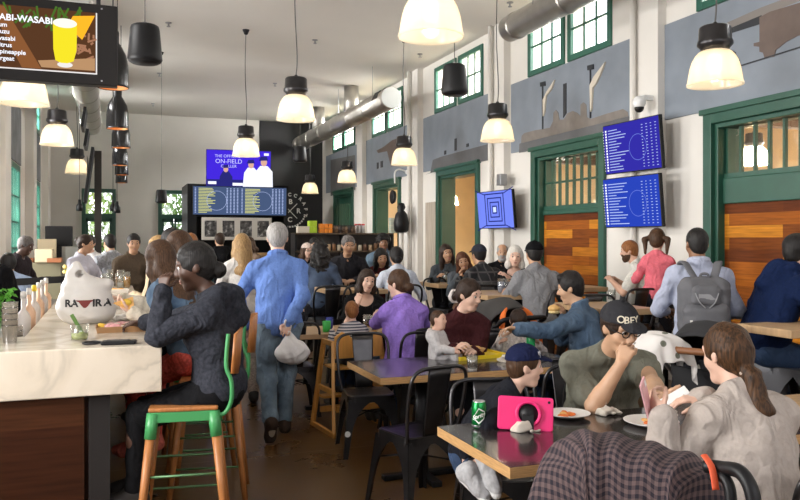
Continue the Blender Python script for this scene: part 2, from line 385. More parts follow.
# ---- neighbouring room seen through the doors
M_nb = mat('warm_plaster', (.80, .68, .48), .8, noise=.06, nscale=2)
mb, _ = wall('wall_neighbour', (3, 22.8), (0, 3.7), [(4.6, 5.6, .8, 3.1), (8.4, 9.6, 2.2, 3.2), (13.6, 15.2, .9, 2.4), (17.6, 19.2, .9, 2.4)], lambda u, v, w: (11 + w, u, v), .2, M_nb, '')
fin(mb, 'wall_neighbour', M_nb, 'warm plaster wall of the neighbouring room, seen through the doorways')
for yy, nm in ((3.0, 'near'), (22.6, 'far')):
    o = MB().b2((XR + .36, yy, 0), (11, yy + .2, 3.7)).build('wall_neighbour_' + nm, M_nb); tag(o, 'plaster %s end wall of the neighbouring room' % nm, 'wall', kind='structure')
o = MB().b2((XR + .36, 3, -.12), (11.2, 22.8, 0)).build('floor_neighbour', M_floor); tag(o, 'concrete floor of the neighbouring room beyond the doorways', 'floor', kind='structure')
o = MB().b2((XR + .36, 3, 3.7), (11.2, 22.8, 3.85)).build('ceiling_neighbour', mat('warm_ceiling', (.74, .60, .40), .8)); tag(o, 'warm coloured ceiling of the neighbouring room beyond the doorways', 'ceiling', kind='structure')
for i, y in enumerate((6, 9, 12, 15, 18)):
    o = MB().b2((XR + .4, y - .1, 3.3), (11, y + .1, 3.62)).build('trim_%d' % (i + 1), mat('brown_beam', (.10, .06, .035), .6)); tag(o, '%s dark ceiling beam of the neighbouring room' % ords[i], 'beam', kind='structure')
FRONT_W, CLER_W, EXPO = 52, 158, 0.31
# ---------------------------------------------------------------- murals (flat painted panels on the wall)
def wp(px, py, X=XR):
    u = (px - 400) / FPX; k = sT + u * cT; d = X / k
    return (X * (cT - u * sT) / k, CZ + (HORY - py) / FPX * d)
def mural(name, Y0, Y1, label, shapes):
    t = thing(name, label, 'mural', (XR, (Y0 + Y1) / 2, 2.98)); cy = (Y0 + Y1) / 2
    MB().b2((-.025, Y0 - cy, 0), (-.001, Y1 - cy, 1.09)).build('panel', M_mural, t)
    for i, (nm, m, poly) in enumerate(shapes):
        pts = [(y - cy, z - 2.98) for y, z in (wp(*p) for p in poly)]
        x = -.027 - .003 * i
        MB().prism(pts, -.0255, x, plane='YZ').build(nm, m, t)
    return t
def cr(x0, y0, s, pts): return [(x0 + a / s, y0 + b / s) for a, b in pts]
c8 = lambda *p: cr(500, 40, 4.164, p)
mural('wall_mural', 7.95, 10.98, 'blue grey wall mural of a domed hall with two towers and flag poles', [
    ('ground_band', M_mural2, c8((85, 470), (87, 432), (545, 318), (545, 392))),
    ('skyline', M_muralg, c8((95, 430), (97, 400), (108, 388), (155, 376), (215, 366), (228, 340), (230, 303), (240, 292), (250, 303), (254, 332), (272, 332), (288, 306), (310, 296), (330, 304), (343, 318), (343, 270), (355, 260), (367, 270), (370, 322), (384, 330), (450, 308), (520, 288), (540, 300), (543, 318))),
    ('chimney', M_murald, c8((271, 184), (284, 180), (284, 305), (271, 325))),
    ('flagpole', M_murald, c8((183, 190), (187, 190), (187, 372), (183, 373))),
    ('flagpole', M_murald, c8((383, 120), (387, 120), (387, 325), (383, 326))),
    ('lamp_head', M_murald, c8((176, 178), (196, 173), (197, 191), (177, 195))),
    ('lamp_head', M_murald, c8((374, 108), (398, 102), (399, 122), (375, 127))),
    ('pennant', M_muralc, c8((238, 166), (226, 203), (203, 232), (196, 300), (190, 318), (189, 250), (205, 215))),
    ('pennant', M_muralc, c8((450, 92), (428, 150), (412, 182), (398, 200), (393, 290), (388, 300), (386, 190), (402, 155))),
])
c4 = lambda *p: cr(600, 0, 4, p)
mural('wall_mural', 4.3, 7.36, 'blue grey wall mural of a brown steam engine under a dark beam', [
    ('beam', mat('mural_taupe', (.2, .18, .165), .7), c4((480, 108), (650, 32), (790, -20), (860, -50), (860, -15), (660, 62), (520, 118))),
    ('dark_band', M_murald, c4((520, 118), (655, 62), (648, 98), (520, 138))),  # dark band of the mural picture, under the beam
    ('engine', M_muralb, c4((648, 70), (690, 48), (800, 15), (860, 0), (860, 130), (800, 145), (755, 168), (728, 190), (714, 200), (706, 228), (668, 232), (662, 212), (648, 208), (647, 188), (625, 186), (625, 174), (648, 168))),
    ('rail', M_murald, c4((570, 262), (860, 172), (860, 177), (570, 267))),
    ('wheel', M_murald, c4((530, 212), (542, 204), (553, 212), (545, 228), (534, 226))),
    ('wheel', M_murald, c4((548, 242), (558, 232), (568, 242), (562, 258), (551, 256))),
])
c6 = lambda *p: cr(420, 80, 3.125, p)
mural('wall_mural', 11.72, 14.68, 'blue grey wall mural with a low slate coloured skyline above the open doorway', [
    ('skyline', M_mural2, c6((20, 296), (36, 290), (44, 250), (70, 240), (222, 199), (222, 250), (60, 284))),
    ('mast', M_murald, c6((112, 184), (119, 182), (119, 220), (112, 222))),
    ('mast', M_murald, c6((80, 222), (86, 220), (86, 232), (80, 234))), ('mast', M_murald, c6((150, 200), (157, 198), (157, 208), (150, 210)))])
c1 = lambda *p: cr(360, 100, 3.125, p)
mural('wall_mural', 15.4, 18.45, 'blue grey wall mural with a dark brown cap shape above the shelf doorway', [
    ('cap_shape', M_muralb, c1((55, 158), (75, 148), (105, 125), (135, 117), (158, 122), (160, 195), (100, 208), (88, 160), (60, 166))),
    ('mark', M_murald, c1((56, 196), (62, 195), (62, 214), (56, 216))), ('mark', M_murald, c1((68, 192), (75, 190), (75, 210), (68, 212)))])
mural('wall_mural', 19.15, 22.3, 'blue grey wall mural with a slate band, farthest along the wall', [
    ('ground_band', M_mural2, [wp(0, 0) and (331.5, 160), (356, 155), (356, 190), (331.5, 196)])])
for a, b, lb in ((14.2, 16.3, 'grey panel mural above the tall window on the bar side wall'), (19.2, 20.7, 'grey panel mural near the end of the bar side wall')):
    t = thing('wall_mural', lb, 'mural', (XL, (a + b) / 2, 3.0))
    MB().b2((.001, -(b - a) / 2, 0), (.025, (b - a) / 2, 1.06)).build('panel', mat('mural_grey', (.16, .165, .175), .7, noise=.3, nscale=3), t)
# ---------------------------------------------------------------- ducts
def duct(X, z, Y0, Y1, r, label, risers=(), elbow=False):
    t = thing('air_duct', label, 'duct', (X, Y0, z)); L = Y1 - Y0
    MB().tube([(0, 0, 0), (0, L, 0)], r, 32).build('pipe', M_duct, t, smooth=False).data.polygons.foreach_set('use_smooth', [1] * 32 + [0, 0])
    y = .02
    while y < L: MB().tube([(0, y, 0), (0, y + .05, 0)], r + .009, 32).build('seam_ring', M_duct, t, True); y += 1.25
    MB().tube([(0, -.012, 0), (0, .03, 0)], r * .97, 32).build('end_cap', mat('duct_end', (.62, .64, .62), .5), t)
    MB().box((-r * .80, .42, .10), (.03, .34, .17), (0, R(28), 0)).build('vent_grille', M_plas, t)
    for ry in risers: MB().cyl((0, ry - Y0, 0), (0, ry - Y0, ZC - z), r * .8, 24).build('riser', M_duct, t, smooth=True)
    y = .6
    while y < L: MB().cyl((-r * .9, y, 0), (-r * .9, y, ZC - z), .006, 6).build('hanger_rod', M_steel, t); y += 2.5
    if elbow: MB().tube([(0, L - .1, 0), (-.1, L + .08, -.03), (-.25, L + .2, -.1), (-.5, L + .3, -.2)], r, 24).build('elbow', M_duct, t, smooth=True)
    return t
duct(5.15, 4.50, 3.0, 9.5, .175, 'galvanised round air duct hung over the mural wall, nearest length')
duct(5.15, 4.38, 14.3, 22.2, .21, 'galvanised round air duct hung over the mural wall, far length with risers', (17.0, 20.0))
duct(-.42, 4.4, 9.5, 20.5, .23, 'galvanised round air duct hung above the bar side')
# ---------------------------------------------------------------- pendant lamps
def _shade(nt, b):
    o = nt.nodes['Material Output']; nt.nodes.remove(b)
    tr = nt.nodes.new('ShaderNodeBsdfTranslucent'); tr.inputs[0].default_value = (.95, .89, .78, 1)
    gl = nt.nodes.new('ShaderNodeBsdfGlossy'); gl.inputs[0].default_value = (1, .97, .92, 1); gl.inputs['Roughness'].default_value = .15
    tp = nt.nodes.new('ShaderNodeBsdfTransparent'); tp.inputs[0].default_value = (1, .97, .9, 1)
    df = nt.nodes.new('ShaderNodeBsdfDiffuse'); df.inputs[0].default_value = (.9, .82, .68, 1)
    a = nt.nodes.new('ShaderNodeMixShader'); a.inputs[0].default_value = .10; nt.links.new(tr.outputs[0], a.inputs[1]); nt.links.new(gl.outputs[0], a.inputs[2])
    d = nt.nodes.new('ShaderNodeMixShader'); d.inputs[0].default_value = .3; nt.links.new(a.outputs[0], d.inputs[1]); nt.links.new(df.outputs[0], d.inputs[2])
    c = nt.nodes.new('ShaderNodeMixShader'); c.inputs[0].default_value = .34; nt.links.new(d.outputs[0], c.inputs[1]); nt.links.new(tp.outputs[0], c.inputs[2])
    nt.links.new(c.outputs[0], o.inputs[0])
M_shade = nodes_mat('ribbed_lamp_glass', _shade)
M_bulb = emis('lamp_bulb', (1, .84, .62), 6)
PD = .243
shade_prof = [(.112, .305), (.140, .292), (.168, .262), (.195, .215), (.214, .155), (.227, .085), (.234, .03), (.243, .012), (.243, -.003), (.232, -.003), (.227, .02), (.219, .085), (.206, .153), (.188, .21), (.161, .254), (.125, .285)]
shade_me = MB().lathe(shade_prof, n=48).mesh('shade')
house_me = MB().lathe([(.0, .56), (.02, .56), (.03, .53), (.122, .525), (.136, .51), (.142, .40), (.154, .385), (.154, .355), (.128, .33), (.112, .298), (.0, .298)], n=28).mesh('housing')
bulb_me = MB().ball((0, 0, .20), (.055, .055, .085)).mesh('bulb')
def pendant(px, py, d, label):
    p = at(px, py, d); t = thing('pendant_lamp', label, 'lamp', p, group='industrial pendant lamps with glass dome shades')
    obj('shade', shade_me, M_shade, t, True); obj('housing', house_me, M_gun, t, True); obj('bulb', bulb_me, M_bulb, t, True)
    t.scale = (.945,) * 3; h = (ZC - p.z) / .945
    mb = MB().tube(smooth_path([(0, 0, .55), (.015, 0, .8), (-.012, .01, .55 + (h - .55) * .55), (0, 0, h)], 5), .0075, 6); mb.build('cord', M_cord, t, True)
    MB().lathe([(0, h - .09), (.03, h - .08), (.065, h)], n=16).build('canopy', M_blackm, t, True)
    l = bpy.data.lights.new('lamp_light', 'POINT'); l.energy = LAMP_W; l.color = (1, .83, .62); l.shadow_soft_size = .05
    lo = bpy.data.objects.new('lamp_light', l); COL.objects.link(lo); lo.parent = t; lo.location = (0, 0, .09)
    return t
LAMP_W = 4
K_ = 1.08
for px, py, d, lb in (
    (431, 37, 5.0, 'large glass pendant lamp at the top centre of the picture, cut by the frame'),
    (715, 85, 6.1, 'glass pendant lamp hanging in front of the brown engine mural'),
    (296, 120, 8.5, 'glass pendant lamp on a long cord left of the far duct'),
    (497.5, 141, 9.7, 'glass pendant lamp beside the domed hall mural'),
    (24, 104, 7.0, 'glass pendant lamp hanging below the cocktail screen'),
    (57, 145, 10.3, 'glass pendant lamp over the bar, second from the cocktail screen'),
    (77, 173.5, 14.6, 'small looking glass pendant lamp over the bar, third from the cocktail screen'),
    (246, 156, 12.0, 'glass pendant lamp hanging in front of the baseball broadcast screen'),
    (404, 165, 12.5, 'glass pendant lamp in front of the brown cap mural'),
    (347, 182.5, 16.7, 'glass pendant lamp before the farthest mural'),
    (310, 193.5, 19.4, 'glass pendant lamp hanging before the black wall emblem')):
    pendant(px, py, d * K_, lb)
# lamps of the neighbouring room
for px, py, X, lb in ((754, 165, 8.5, 'glass pendant lamp in the neighbouring room seen through the nearest transom'), (450.5, 205, 8.2, 'glass pendant lamp in the neighbouring room seen through the open doorway'), (389, 213, 8.6, 'glass pendant lamp in the neighbouring room seen above the retail shelf')):
    u = (px - 400) / FPX; d = X / (sT + u * cT); p = at(px, py, d)
    t = thing('pendant_lamp', lb, 'lamp', p, group='pendant lamps of the neighbouring room'); t.scale = (.85,) * 3
    obj('shade', shade_me, M_shade, t, True); obj('housing', house_me, M_gun, t, True); obj('bulb', bulb_me, M_bulb, t, True)
    MB().cyl((0, 0, .55), (0, 0, (3.7 - p.z) / .85), .008, 6).build('cord', M_cord, t)
    l = bpy.data.lights.new('lamp_light', 'POINT'); l.energy = 700; l.color = (1, .82, .60); l.shadow_soft_size = .06
    lo = bpy.data.objects.new('lamp_light', l); COL.objects.link(lo); lo.parent = t; lo.location = (0, 0, .1)
# ---------------------------------------------------------------- hanging speakers
def speaker(px, py, d, label, r=.15):
    p = at(px, py, d); t = thing('pendant_speaker', label, 'speaker', p, group='black pendant speakers')
    k = r / .15
    MB().lathe([(0, .335), (.10, .335), (.118, .325), (.126, .30), (.148, .06), (.15, .03), (.14, .012), (.12, 0), (0, 0)], n=28).build('body', M_plas, t, True)
    MB().lathe([(0, -.004), (.115, -.004), (.118, .004)], n=24).build('grille', M_blackm, t, True)
    t.scale = (k,) * 3; h = (ZC - p.z) / k
    MB().lathe([(0, .36), (.02, .36), (.02, .335), (0, .335)], n=10).build('hanger', M_steel, t)
    MB().cyl((0, 0, .33), (0, 0, h), .005, 6).build('cord', M_cord, t)
    MB().lathe([(0, h - .08), (.03, h - .07), (.06, h)], n=14).build('canopy', M_blackm, t, True)
    return t
speaker(145, 63, 6.9, 'black pendant speaker hanging right of the cocktail screen')
speaker(454.5, 95, 8.6, 'black pendant speaker in front of the clerestory windows')
speaker(300, 162, 16.7, 'black pendant speaker hanging before the black end wall')
speaker(161.5, 203, 14.5, 'small black pendant speaker hanging by the far green door', .11)
# bottle shaped black pendants over the bar
M_copper = mat('copper_inside', (.75, .38, .16), .4, .6)
for i, (px, py, d) in enumerate(((113, 88, 7.6), (117.5, 129, 10.6), (121, 148, 12.7), (120, 165.5, 15.0), (121.5, 175, 17.5), (121.5, 183, 20.2))):
    p = at(px, py, d); t = thing('bottle_pendant', 'black bottle shaped pendant lamp over the bar, %s from the cocktail screen' % ('first', 'second', 'third', 'fourth', 'fifth', 'last')[i], 'lamp', p, group='black bottle pendants over the bar')
    MB().lathe([(0, .56), (.05, .56), (.058, .54), (.058, .44), (.085, .40), (.125, .32), (.143, .22), (.148, .02), (.148, 0), (.14, 0), (.138, .2)], n=28).build('shade', mat('black_gloss', (.012, .012, .013), .18), t, True)
    MB().lathe([(.05, .43), (.08, .38), (.118, .31), (.136, .2), (.139, .004)], n=28).build('inner_lining', M_copper, t, True)
    MB().ball((0, 0, .14), .035).build('bulb', emis('small_bulb', (1, .62, .3), 9), t, True)
    MB().cyl((0, 0, .55), (0, 0, ZC - p.z), .007, 6).build('cord', M_plas, t)
for px, py, d, lb in ((79.5, 211, 15, 'little black bell pendant under the bar side duct'), (113, 211, 15.5, 'little black bell pendant beside the dark bar post'), (117, 213, 14.5, 'little black bell pendant hanging just right of the dark bar post')):
    p = at(px, py, d); t = thing('bell_pendant', lb, 'lamp', p, group='little black bell pendants')
    MB().lathe([(0, .22), (.025, .22), (.03, .15), (.06, .1), (.062, .0), (.055, 0), (.05, .09)], n=16).build('shade', M_plas, t, True)
    MB().cyl((0, 0, .21), (0, 0, ZC - p.z), .006, 6).build('cord', M_plas, t)
# ceiling sprinklers and sensors
for i, (px, py, lb) in enumerate(((168.5, 25, 'small sprinkler head on the ceiling right of the black speaker'), (159.5, 75, 'small sprinkler head on the ceiling above the far door'), (153, 105, 'small sprinkler head on the ceiling near the end wall'), (315, 42, 'small sprinkler head on the ceiling right of the long lamp cord'), (275, 85, 'small sprinkler head on the ceiling left of a glass lamp'), (420, 56, 'small sprinkler head on the ceiling above the mural wall'), (510, 5, 'small sprinkler head on the ceiling by the nearest duct'))):
    p = atz(px, py, ZC - .04) if py < 240 else None
    tag(MB().lathe([(0, -.03), (.03, -.03), (.03, -.02), (.012, -.015), (.012, .02), (.05, .028), (.05, .039), (0, .039)], n=12).build('sprinkler_head', M_steel, loc=p), lb, 'sprinkler', 'ceiling sprinkler heads')
# ---------------------------------------------------------------- screens
E_ = lambda n, c, s=1.0: emis('scr_' + n, c, s)
def tv(name, label, W_, H_, loc, rot, fill, M_fill, bez=.012, dep=.05):
    t = thing(name, label, 'screen', loc); t.rotation_euler = rot
    MB().b2((-W_ / 2, 0, -H_ / 2), (W_ / 2, dep, H_ / 2)).build('case', M_plas, t, bevel=.006)
    MB().b2((-W_ / 2 + bez, -.003, -H_ / 2 + bez), (W_ / 2 - bez, .001, H_ / 2 - bez)).build('display', M_fill, t)
    return t
def strips(t, name, rects, m, lay=.005):
    mb = MB()
    for (x0, z0, x1, z1) in rects: mb.b2((x0, -lay, z0), (x1, -lay + .0015, z1))
    return mb.build(name, m, t)
def menu_tv(label, loc, rot, tone, glow):
    W_, H_ = 1.0, .60
    t = tv('menu_screen', label, W_, H_, loc, rot, None, E_('blue' + str(tone), glow, 1.0)); rnd = random.Random(tone)
    rows = []; dots = []; nums = []
    for i in range(15):
        z = .225 - i * .034
        rows.append((-.40, z - .005, -.40 + rnd.uniform(.14, .36), z + .005)); nums.append((-.50, z - .004, -.488, z + .004)); nums.append((-.455, z - .011, -.43, z + .011))
        for c in range(4): x = .20 + c * .075; dots.append((x, z - .004, x + rnd.uniform(.018, .028), z + .004))
    strips(t, 'menu_lines', rows, E_('pale', (.42, .50, .80), .95)); strips(t, 'price_columns', dots, E_('pale', (.42, .50, .80))); strips(t, 'tap_numbers', nums, E_('white', (.9, .92, 1), 1.0))
    mb = MB().tube([(.12 + .15 * math.cos(a * .2618), -.004, -.02 + .15 * math.sin(a * .2618)) for a in range(24)], .003, 4, True); mb.build('round_emblem', E_('midblue', (.16, .22, .72), .9), t)
    mb = MB(); mb.b2((-.08, .05, -.06), (.08, .13, .06)); mb.build('wall_bracket', M_blackm, t)
    return t
rr = (R(-9), 0, R(-90))
menu_tv('upper of the two blue menu screens tilted down between the plank doorways', (5.7, 7.57, 2.695), (R(5), 0, R(-88)), 1, (.030, .024, .33))
menu_tv('lower of the two blue menu screens tilted down between the plank doorways', (5.7, 7.57, 2.045), (R(5), 0, R(-88)), 2, (.020, .050, .42))
t = tv('wall_screen', 'blue screen showing nested rectangles beside the open doorway', 1.06, .60, (5.7, 11.0, 2.08), (R(5), 0, R(-86)), None, E_('lav', (.16, .22, .80), 1.0))
mb = MB(); nz = []
for k, s in enumerate((.62, .46, .30, .15)):
    w, h = .46 * s, .31 * s * 1.35; nz += [(-w, -h, w, -h + .018), (-w, h - .018, w, h), (-w, -h, -w + .022, h), (w - .022, -h, w, h)]
strips(t, 'nested_rectangles', nz, E_('navy', (.012, .018, .17)))
strips(t, 'inner_glow', [(-.045, -.04, .045, .04)], E_('ice', (.6, .7, 1)), .006)
mb = MB()
for sx in (-1, 1):
    for sz in (-1, 1): mb.box((sx * .42, -.004, sz * .285), (.32, .002, .014), (0, -sx * sz * R(16), 0))
mb.build('perspective_lines', E_('navy', (.012, .018, .17)), t)
MB().b2((-.06, .05, -.05), (.06, .13, .05)).build('wall_bracket', M_blackm, t)
# menu boards + broadcast screen over the food kiosk
kd = 19.5
def kiosk_tv(px, py): p = at(px, py, kd); return p
for i, (px, lb) in enumerate(((216.5, 'menu board screen with yellow lines, directly under the broadcast screen'), (265, 'menu board screen with yellow lines, nearer the black wall emblem'))):
    t = tv('menu_board', lb, 1.2, .72, (at(px, 201, kd).x, 19.68, at(px, 201, kd).z), (R(3), 0, 0), None, E_('slate', (.055, .085, .17), 1.0)); rnd = random.Random(i + 5); y_ = []; w_ = []; n_ = []
    for r_ in range(17):
        z = .30 - r_ * .037; y_.append((-.46, z - .008, -.46 + rnd.uniform(.2, .42), z + .008)); n_.append((-.55, z - .009, -.52, z + .009))
        for c in range(4): w_.append((.22 + c * .085, z - .009, .255 + c * .085, z + .009))
    strips(t, 'menu_lines', y_, E_('yell', (.66, .66, .22), .95)); strips(t, 'price_columns', w_, E_('pale', (.42, .50, .80))); strips(t, 'tap_numbers', n_, E_('pale', (.42, .50, .80)))
    MB().tube([(-.02 + .24 * math.cos(a * .2618), -.006, .24 * math.sin(a * .2618)) for a in range(24)], .004, 4, True).build('round_emblem', E_('pale', (.42, .50, .80)), t)
    MB().b2((-.05, .05, -.1), (.05, .22, .1)).build('wall_bracket', M_blackm, t)
p = at(239, 168.5, kd); t = tv('broadcast_screen', 'large screen showing baseball players in white and blue', 1.6, .92, (p.x, 19.7, p.z), (R(6), 0, R(-4)), None, E_('violet', (.05, .02, .62), 1.0))
def blob(t, name, poly, m, lay): return MB().prism(poly, -lay, -lay + .0015).build(name, m, t)
E_w, E_n, E_s = E_('bright', (.85, .87, 1)), E_('navy2', (.02, .02, .16)), E_('skin', (.62, .36, .28))
def ell2(cx, cz, rx, rz, n=16): return [(cx + rx * math.cos(2 * math.pi * i / n), cz + rz * math.sin(2 * math.pi * i / n)) for i in range(n)]
strips(t, 'stadium_band', [(-.78, -.45, .78, -.28)], E_n, .004)
strips(t, 'white_signs', [(-.75, -.40, -.55, -.33), (-.2, -.43, .1, -.36), (.62, .34, .74, .40)], E_w, .006)
for (cx, cz, sc, lead) in ((.30, -.05, 1, E_w), (.62, .0, 1.15, E_w), (-.32, -.15, .85, E_n)):
    blob(t, 'player', [(cx - .2 * sc, -.45), (cx - .17 * sc, cz - .05), (cx - .08 * sc, cz + .08), (cx + .08 * sc, cz + .08), (cx + .19 * sc, cz - .06), (cx + .2 * sc, -.45)], lead, .007)
    blob(t, 'player_face', ell2(cx, cz + .15 * sc, .07 * sc, .09 * sc), E_s, .009); blob(t, 'player_cap', [(cx - .11 * sc, cz + .18 * sc), (cx - .07 * sc, cz + .27 * sc), (cx + .06 * sc, cz + .28 * sc), (cx + .09 * sc, cz + .19 * sc)], E_n, .011)
for (tx, sz, z, x) in (('THE OFFICIAL', .10, .30, -.28), ('ON-FIELD', .15, .17, -.25), ('C    LLER', .10, .05, -.25)):
    obj('caption', text_mesh(tx, sz, .001), E_('lilac', (.55, .55, .9)), t, loc=(x, -.012, z), rot=(R(90), 0, 0))
MB().b2((-.05, .05, -.1), (.05, .35, .1)).build('wall_bracket', M_blackm, t)
# cocktail screen
sd = 5.0; X1 = .045; Wd, Hd = .93, .515
t = thing('cocktail_screen', 'framed screen advertising a yellow cocktail, hung over the bar', 'screen', (X1 - Wd / 2, 5.32, 2.845))
mb = MB(); b = .075
mb.b2((-Wd / 2, 0, -Hd / 2), (Wd / 2, .09, Hd / 2)); mb.build('case', mat('dark_bronze', (.010, .008, .007), .5, spec=.25), t, bevel=.006)
mb = MB(); xr = Wd / 2 - .13
mb.b2((-Wd / 2 + .05, -.003, -.185), (xr, .001, .2)); mb.build('display', E_('umber', (.085, .036, .016), 1.0), t)
strips(t, 'white_border', [(xr, -.19, xr + .008, .2), (-Wd / 2 + .05, -.192, xr + .008, -.184)], E_('bone', (.75, .72, .7)))
rnd = random.Random(3)
mb = MB()
for i in range(44):
    x = rnd.uniform(-.2, .3); z = rnd.uniform(.09, .19); a = rnd.uniform(-1, 1); mb.box((x, -.005 - i * .0001, z), (.012, .001, rnd.uniform(.04, .08)), (0, a, 0))
mb.build('palm_leaves', E_('leaf', (.06, .14, .02)), t)
mb = MB()
for i in range(22):
    x = rnd.uniform(.20, .325); z = rnd.uniform(-.09, .07); mb.box((x, -.005 - i * .0001, z), (.012, .001, rnd.uniform(.02, .06)), (0, rnd.uniform(-1.5, 1.5), 0))
mb.build('dry_twigs', E_('twig', (.34, .16, .09)), t)
blob(t, 'plank', [(-.27, .19), (-.19, .19), (.02, -.18), (-.09, -.18)], E_('plank', (.22, .085, .03)), .009)
blob(t, 'plank', [(.0, -.13), (.33, -.09), (.33, -.17), (.02, -.17)], E_('plank2', (.42, .24, .12)), .0095)
blob(t, 'pineapple_wedge', [(.17, .1), (.20, .165), (.33, .18), (.255, .02)], E_('orange', (.95, .42, .02)), .010)
blob(t, 'drink', [(.085, .12), (.225, .12), (.222, -.05), (.205, -.12), (.17, -.135), (.13, -.135), (.1, -.12), (.088, -.05)], E_('lemon', (.78, .66, .02)), .012)
blob(t, 'foam', ell2(.155, .115, .07, .03), E_('foam', (.85, .85, .75)), .014)
blob(t, 'glass_base', ell2(.155, -.145, .045, .018), E_('bone', (.75, .72, .7)), .0115)
obj('headline', text_mesh('WABI-WASABI', .055, .001, 'RIGHT', .0012), E_('white', (.9, .92, 1)), t, loc=(.085, -.016, .118), rot=(R(90), 0, 0))
for i, w in enumerate(('rum', 'yuzu', 'wasabi', 'citrus', 'pineapple', 'orgeat')):
    obj('ingredient', text_mesh(w, .038, .001, 'RIGHT', .0006), E_('white', (.9, .92, 1)), t, loc=((-.255, -.242, -.21, -.229, -.152, -.216)[i] + .085, -.016, .072 - i * .041), rot=(R(90), 0, 0))
for sx in (.35, -.35): MB().cyl((sx, .045, Hd / 2), (sx, .045, ZC - 2.845), .014, 8).build('hanging_rod', M_blackm, t)
strips(t, 'screw', [(Wd / 2 - .1, .225, Wd / 2 - .09, .235), (Wd / 2 - .1, -.235, Wd / 2 - .09, -.225)], M_steel)
# dark bar post with signs seen edge on
p = at(98, 240, 14.0); t = thing('sign_post', 'dark steel post carrying small sign boards over the bar', 'post', (p.x, p.y, 0))
MB().b2((-.06, -.06, 0), (.06, .06, 3.2)).build('post', mat('dark_brown_steel', (.035, .028, .022), .5), t)
for (z, h, x) in ((2.72, .95, -.06), (3.35, .3, -.1), (3.7, .35, -.14)): MB().box((x - .08, -.35, z), (.05, .8, h), (0, R(8), 0)).build('sign_board', M_plas, t, bevel=.005)
MB().b2((-.17, -.70, 2.4), (-.164, 0.0, 3.05)).build('sign_face', mat('sign_grey', (.42, .40, .38), .5), t)
# CCTV, sconces, conduit, hanging things on the mural wall
t = thing('security_camera', 'white dome security camera on the pilaster above the blue screens', 'camera', (5.86, 7.42, 3.15))
MB().b2((-.12, -.03, .06), (.02, .03, .12)).build('arm', M_white, t, bevel=.008); MB().ball((-.16, 0, .03), (.075, .075, .08)).build('housing', M_white, t, True); MB().ball((-.16, 0, -.03), .055).build('lens_dome', M_plas, t, True)
for Y, lb in ((7.9, 'white conduit pipe on the pilaster behind the blue screens'), (11.6, 'white conduit pipe on the pilaster beside the nested rectangle screen'), (15.3, 'white conduit pipe on the pilaster by the retail shelf')):
    tag(MB().cyl((XR - .18, Y - .2, 0.0), (XR - .18, Y - .2, ZC), .035, 10).build('conduit_pipe', M_wall, smooth=True), lb, 'pipe', 'conduit pipes')
t = thing('hanging_bundle', 'black hooded bundle hung on the conduit pipe beside the open doorway', 'bundle', (5.6, 14.95, 1.75))
MB().lathe([(0, .62), (.06, .60), (.09, .52), (.06, .46), (.12, .38), (.16, .2), (.15, .05), (.10, 0), (0, 0)], n=14).build('cover', M_plas, t, True)
MB().cyl((0, 0, 0), (0, 0, -1.75), .05, 10).build('stand', M_wall, t)
p = wp(396, 197); tag(MB().lathe([(0, 0), (.13, .02), (.16, .08), (.15, .09), (0, .05)], n=20).build('wall_sconce', M_blackm, smooth=True, loc=(XR - .01, p[0], p[1]), rot=(0, R(-90), 0)), 'dark round wall sconce between the two open doorways', 'sconce')
p = wp(408, 172); t = thing('swan_neck_lamp', 'white swan neck wall bracket under the brown cap mural', 'lamp', (XR, p[0], p[1]))
MB().tube(smooth_path([(0, 0, 0), (-.2, 0, .05), (-.3, 0, -.02), (-.3, 0, -.25)]), .018, 8).build('arm', M_white, t, True); MB().ball((-.02, 0, 0), .05).build('wall_plate', M_white, t, True)
t = tag(MB().b2((XR - .05, 13.99, 0), (XR - .002, 14.5, 2.35)).build('weathered_board', mat('weathered_board', (.42, .36, .29), .8, noise=.25, nscale=3, stretch=(1, 8, .6))), 'weathered grey wooden board standing against the wall beside the open doorway', 'board')
t = tag(MB().box((XR - .205, 10.95, 2.55), (.12, .14, .18)).build('junction_box', M_steel, bevel=.01), 'grey junction box on the pilaster above the nested rectangle screen', 'box')
# ---------------------------------------------------------------- emblem on the black wall
q = at(290, 211, 23.1); t = thing('wall_emblem', 'round white lettered emblem with crossed lines on the black wall', 'emblem', (5.0, YB - .03, q.z)); M_em = mat('emblem_white', (.82, .80, .76), .7)
mb = MB()
for a in (45, 135): mb.box((0, 0, 0), (.62, .006, .022), (0, R(a), 0))
mb.build('crossed_lines', M_em, t)
for ch, x, z in (('R', .26, .0), ('C', 0, -.26), ('B', .02, .27), ('F', -.26, 0)): obj('letter', text_mesh(ch, .2, .003, 'CENTER', .006), M_em, t, loc=(x, -.004, z), rot=(R(90), 0, 0))
for i, ch in enumerate('SCCRAFT'):
    a = R(112 - i * 21); obj('letter', text_mesh(ch, .14, .003, 'CENTER', .006), M_em, t, loc=(.48 * math.cos(a), -.004, .48 * math.sin(a)), rot=(R(90), -(a - R(90)), 0))
mb = MB()
for i in range(14): a = R(-20 - i * 10); mb.box((.47 * math.cos(a), 0, .47 * math.sin(a)), (.055, .006, .05), (0, -(a + R(90)), 0))
mb.build('lower_lettering', M_em, t)
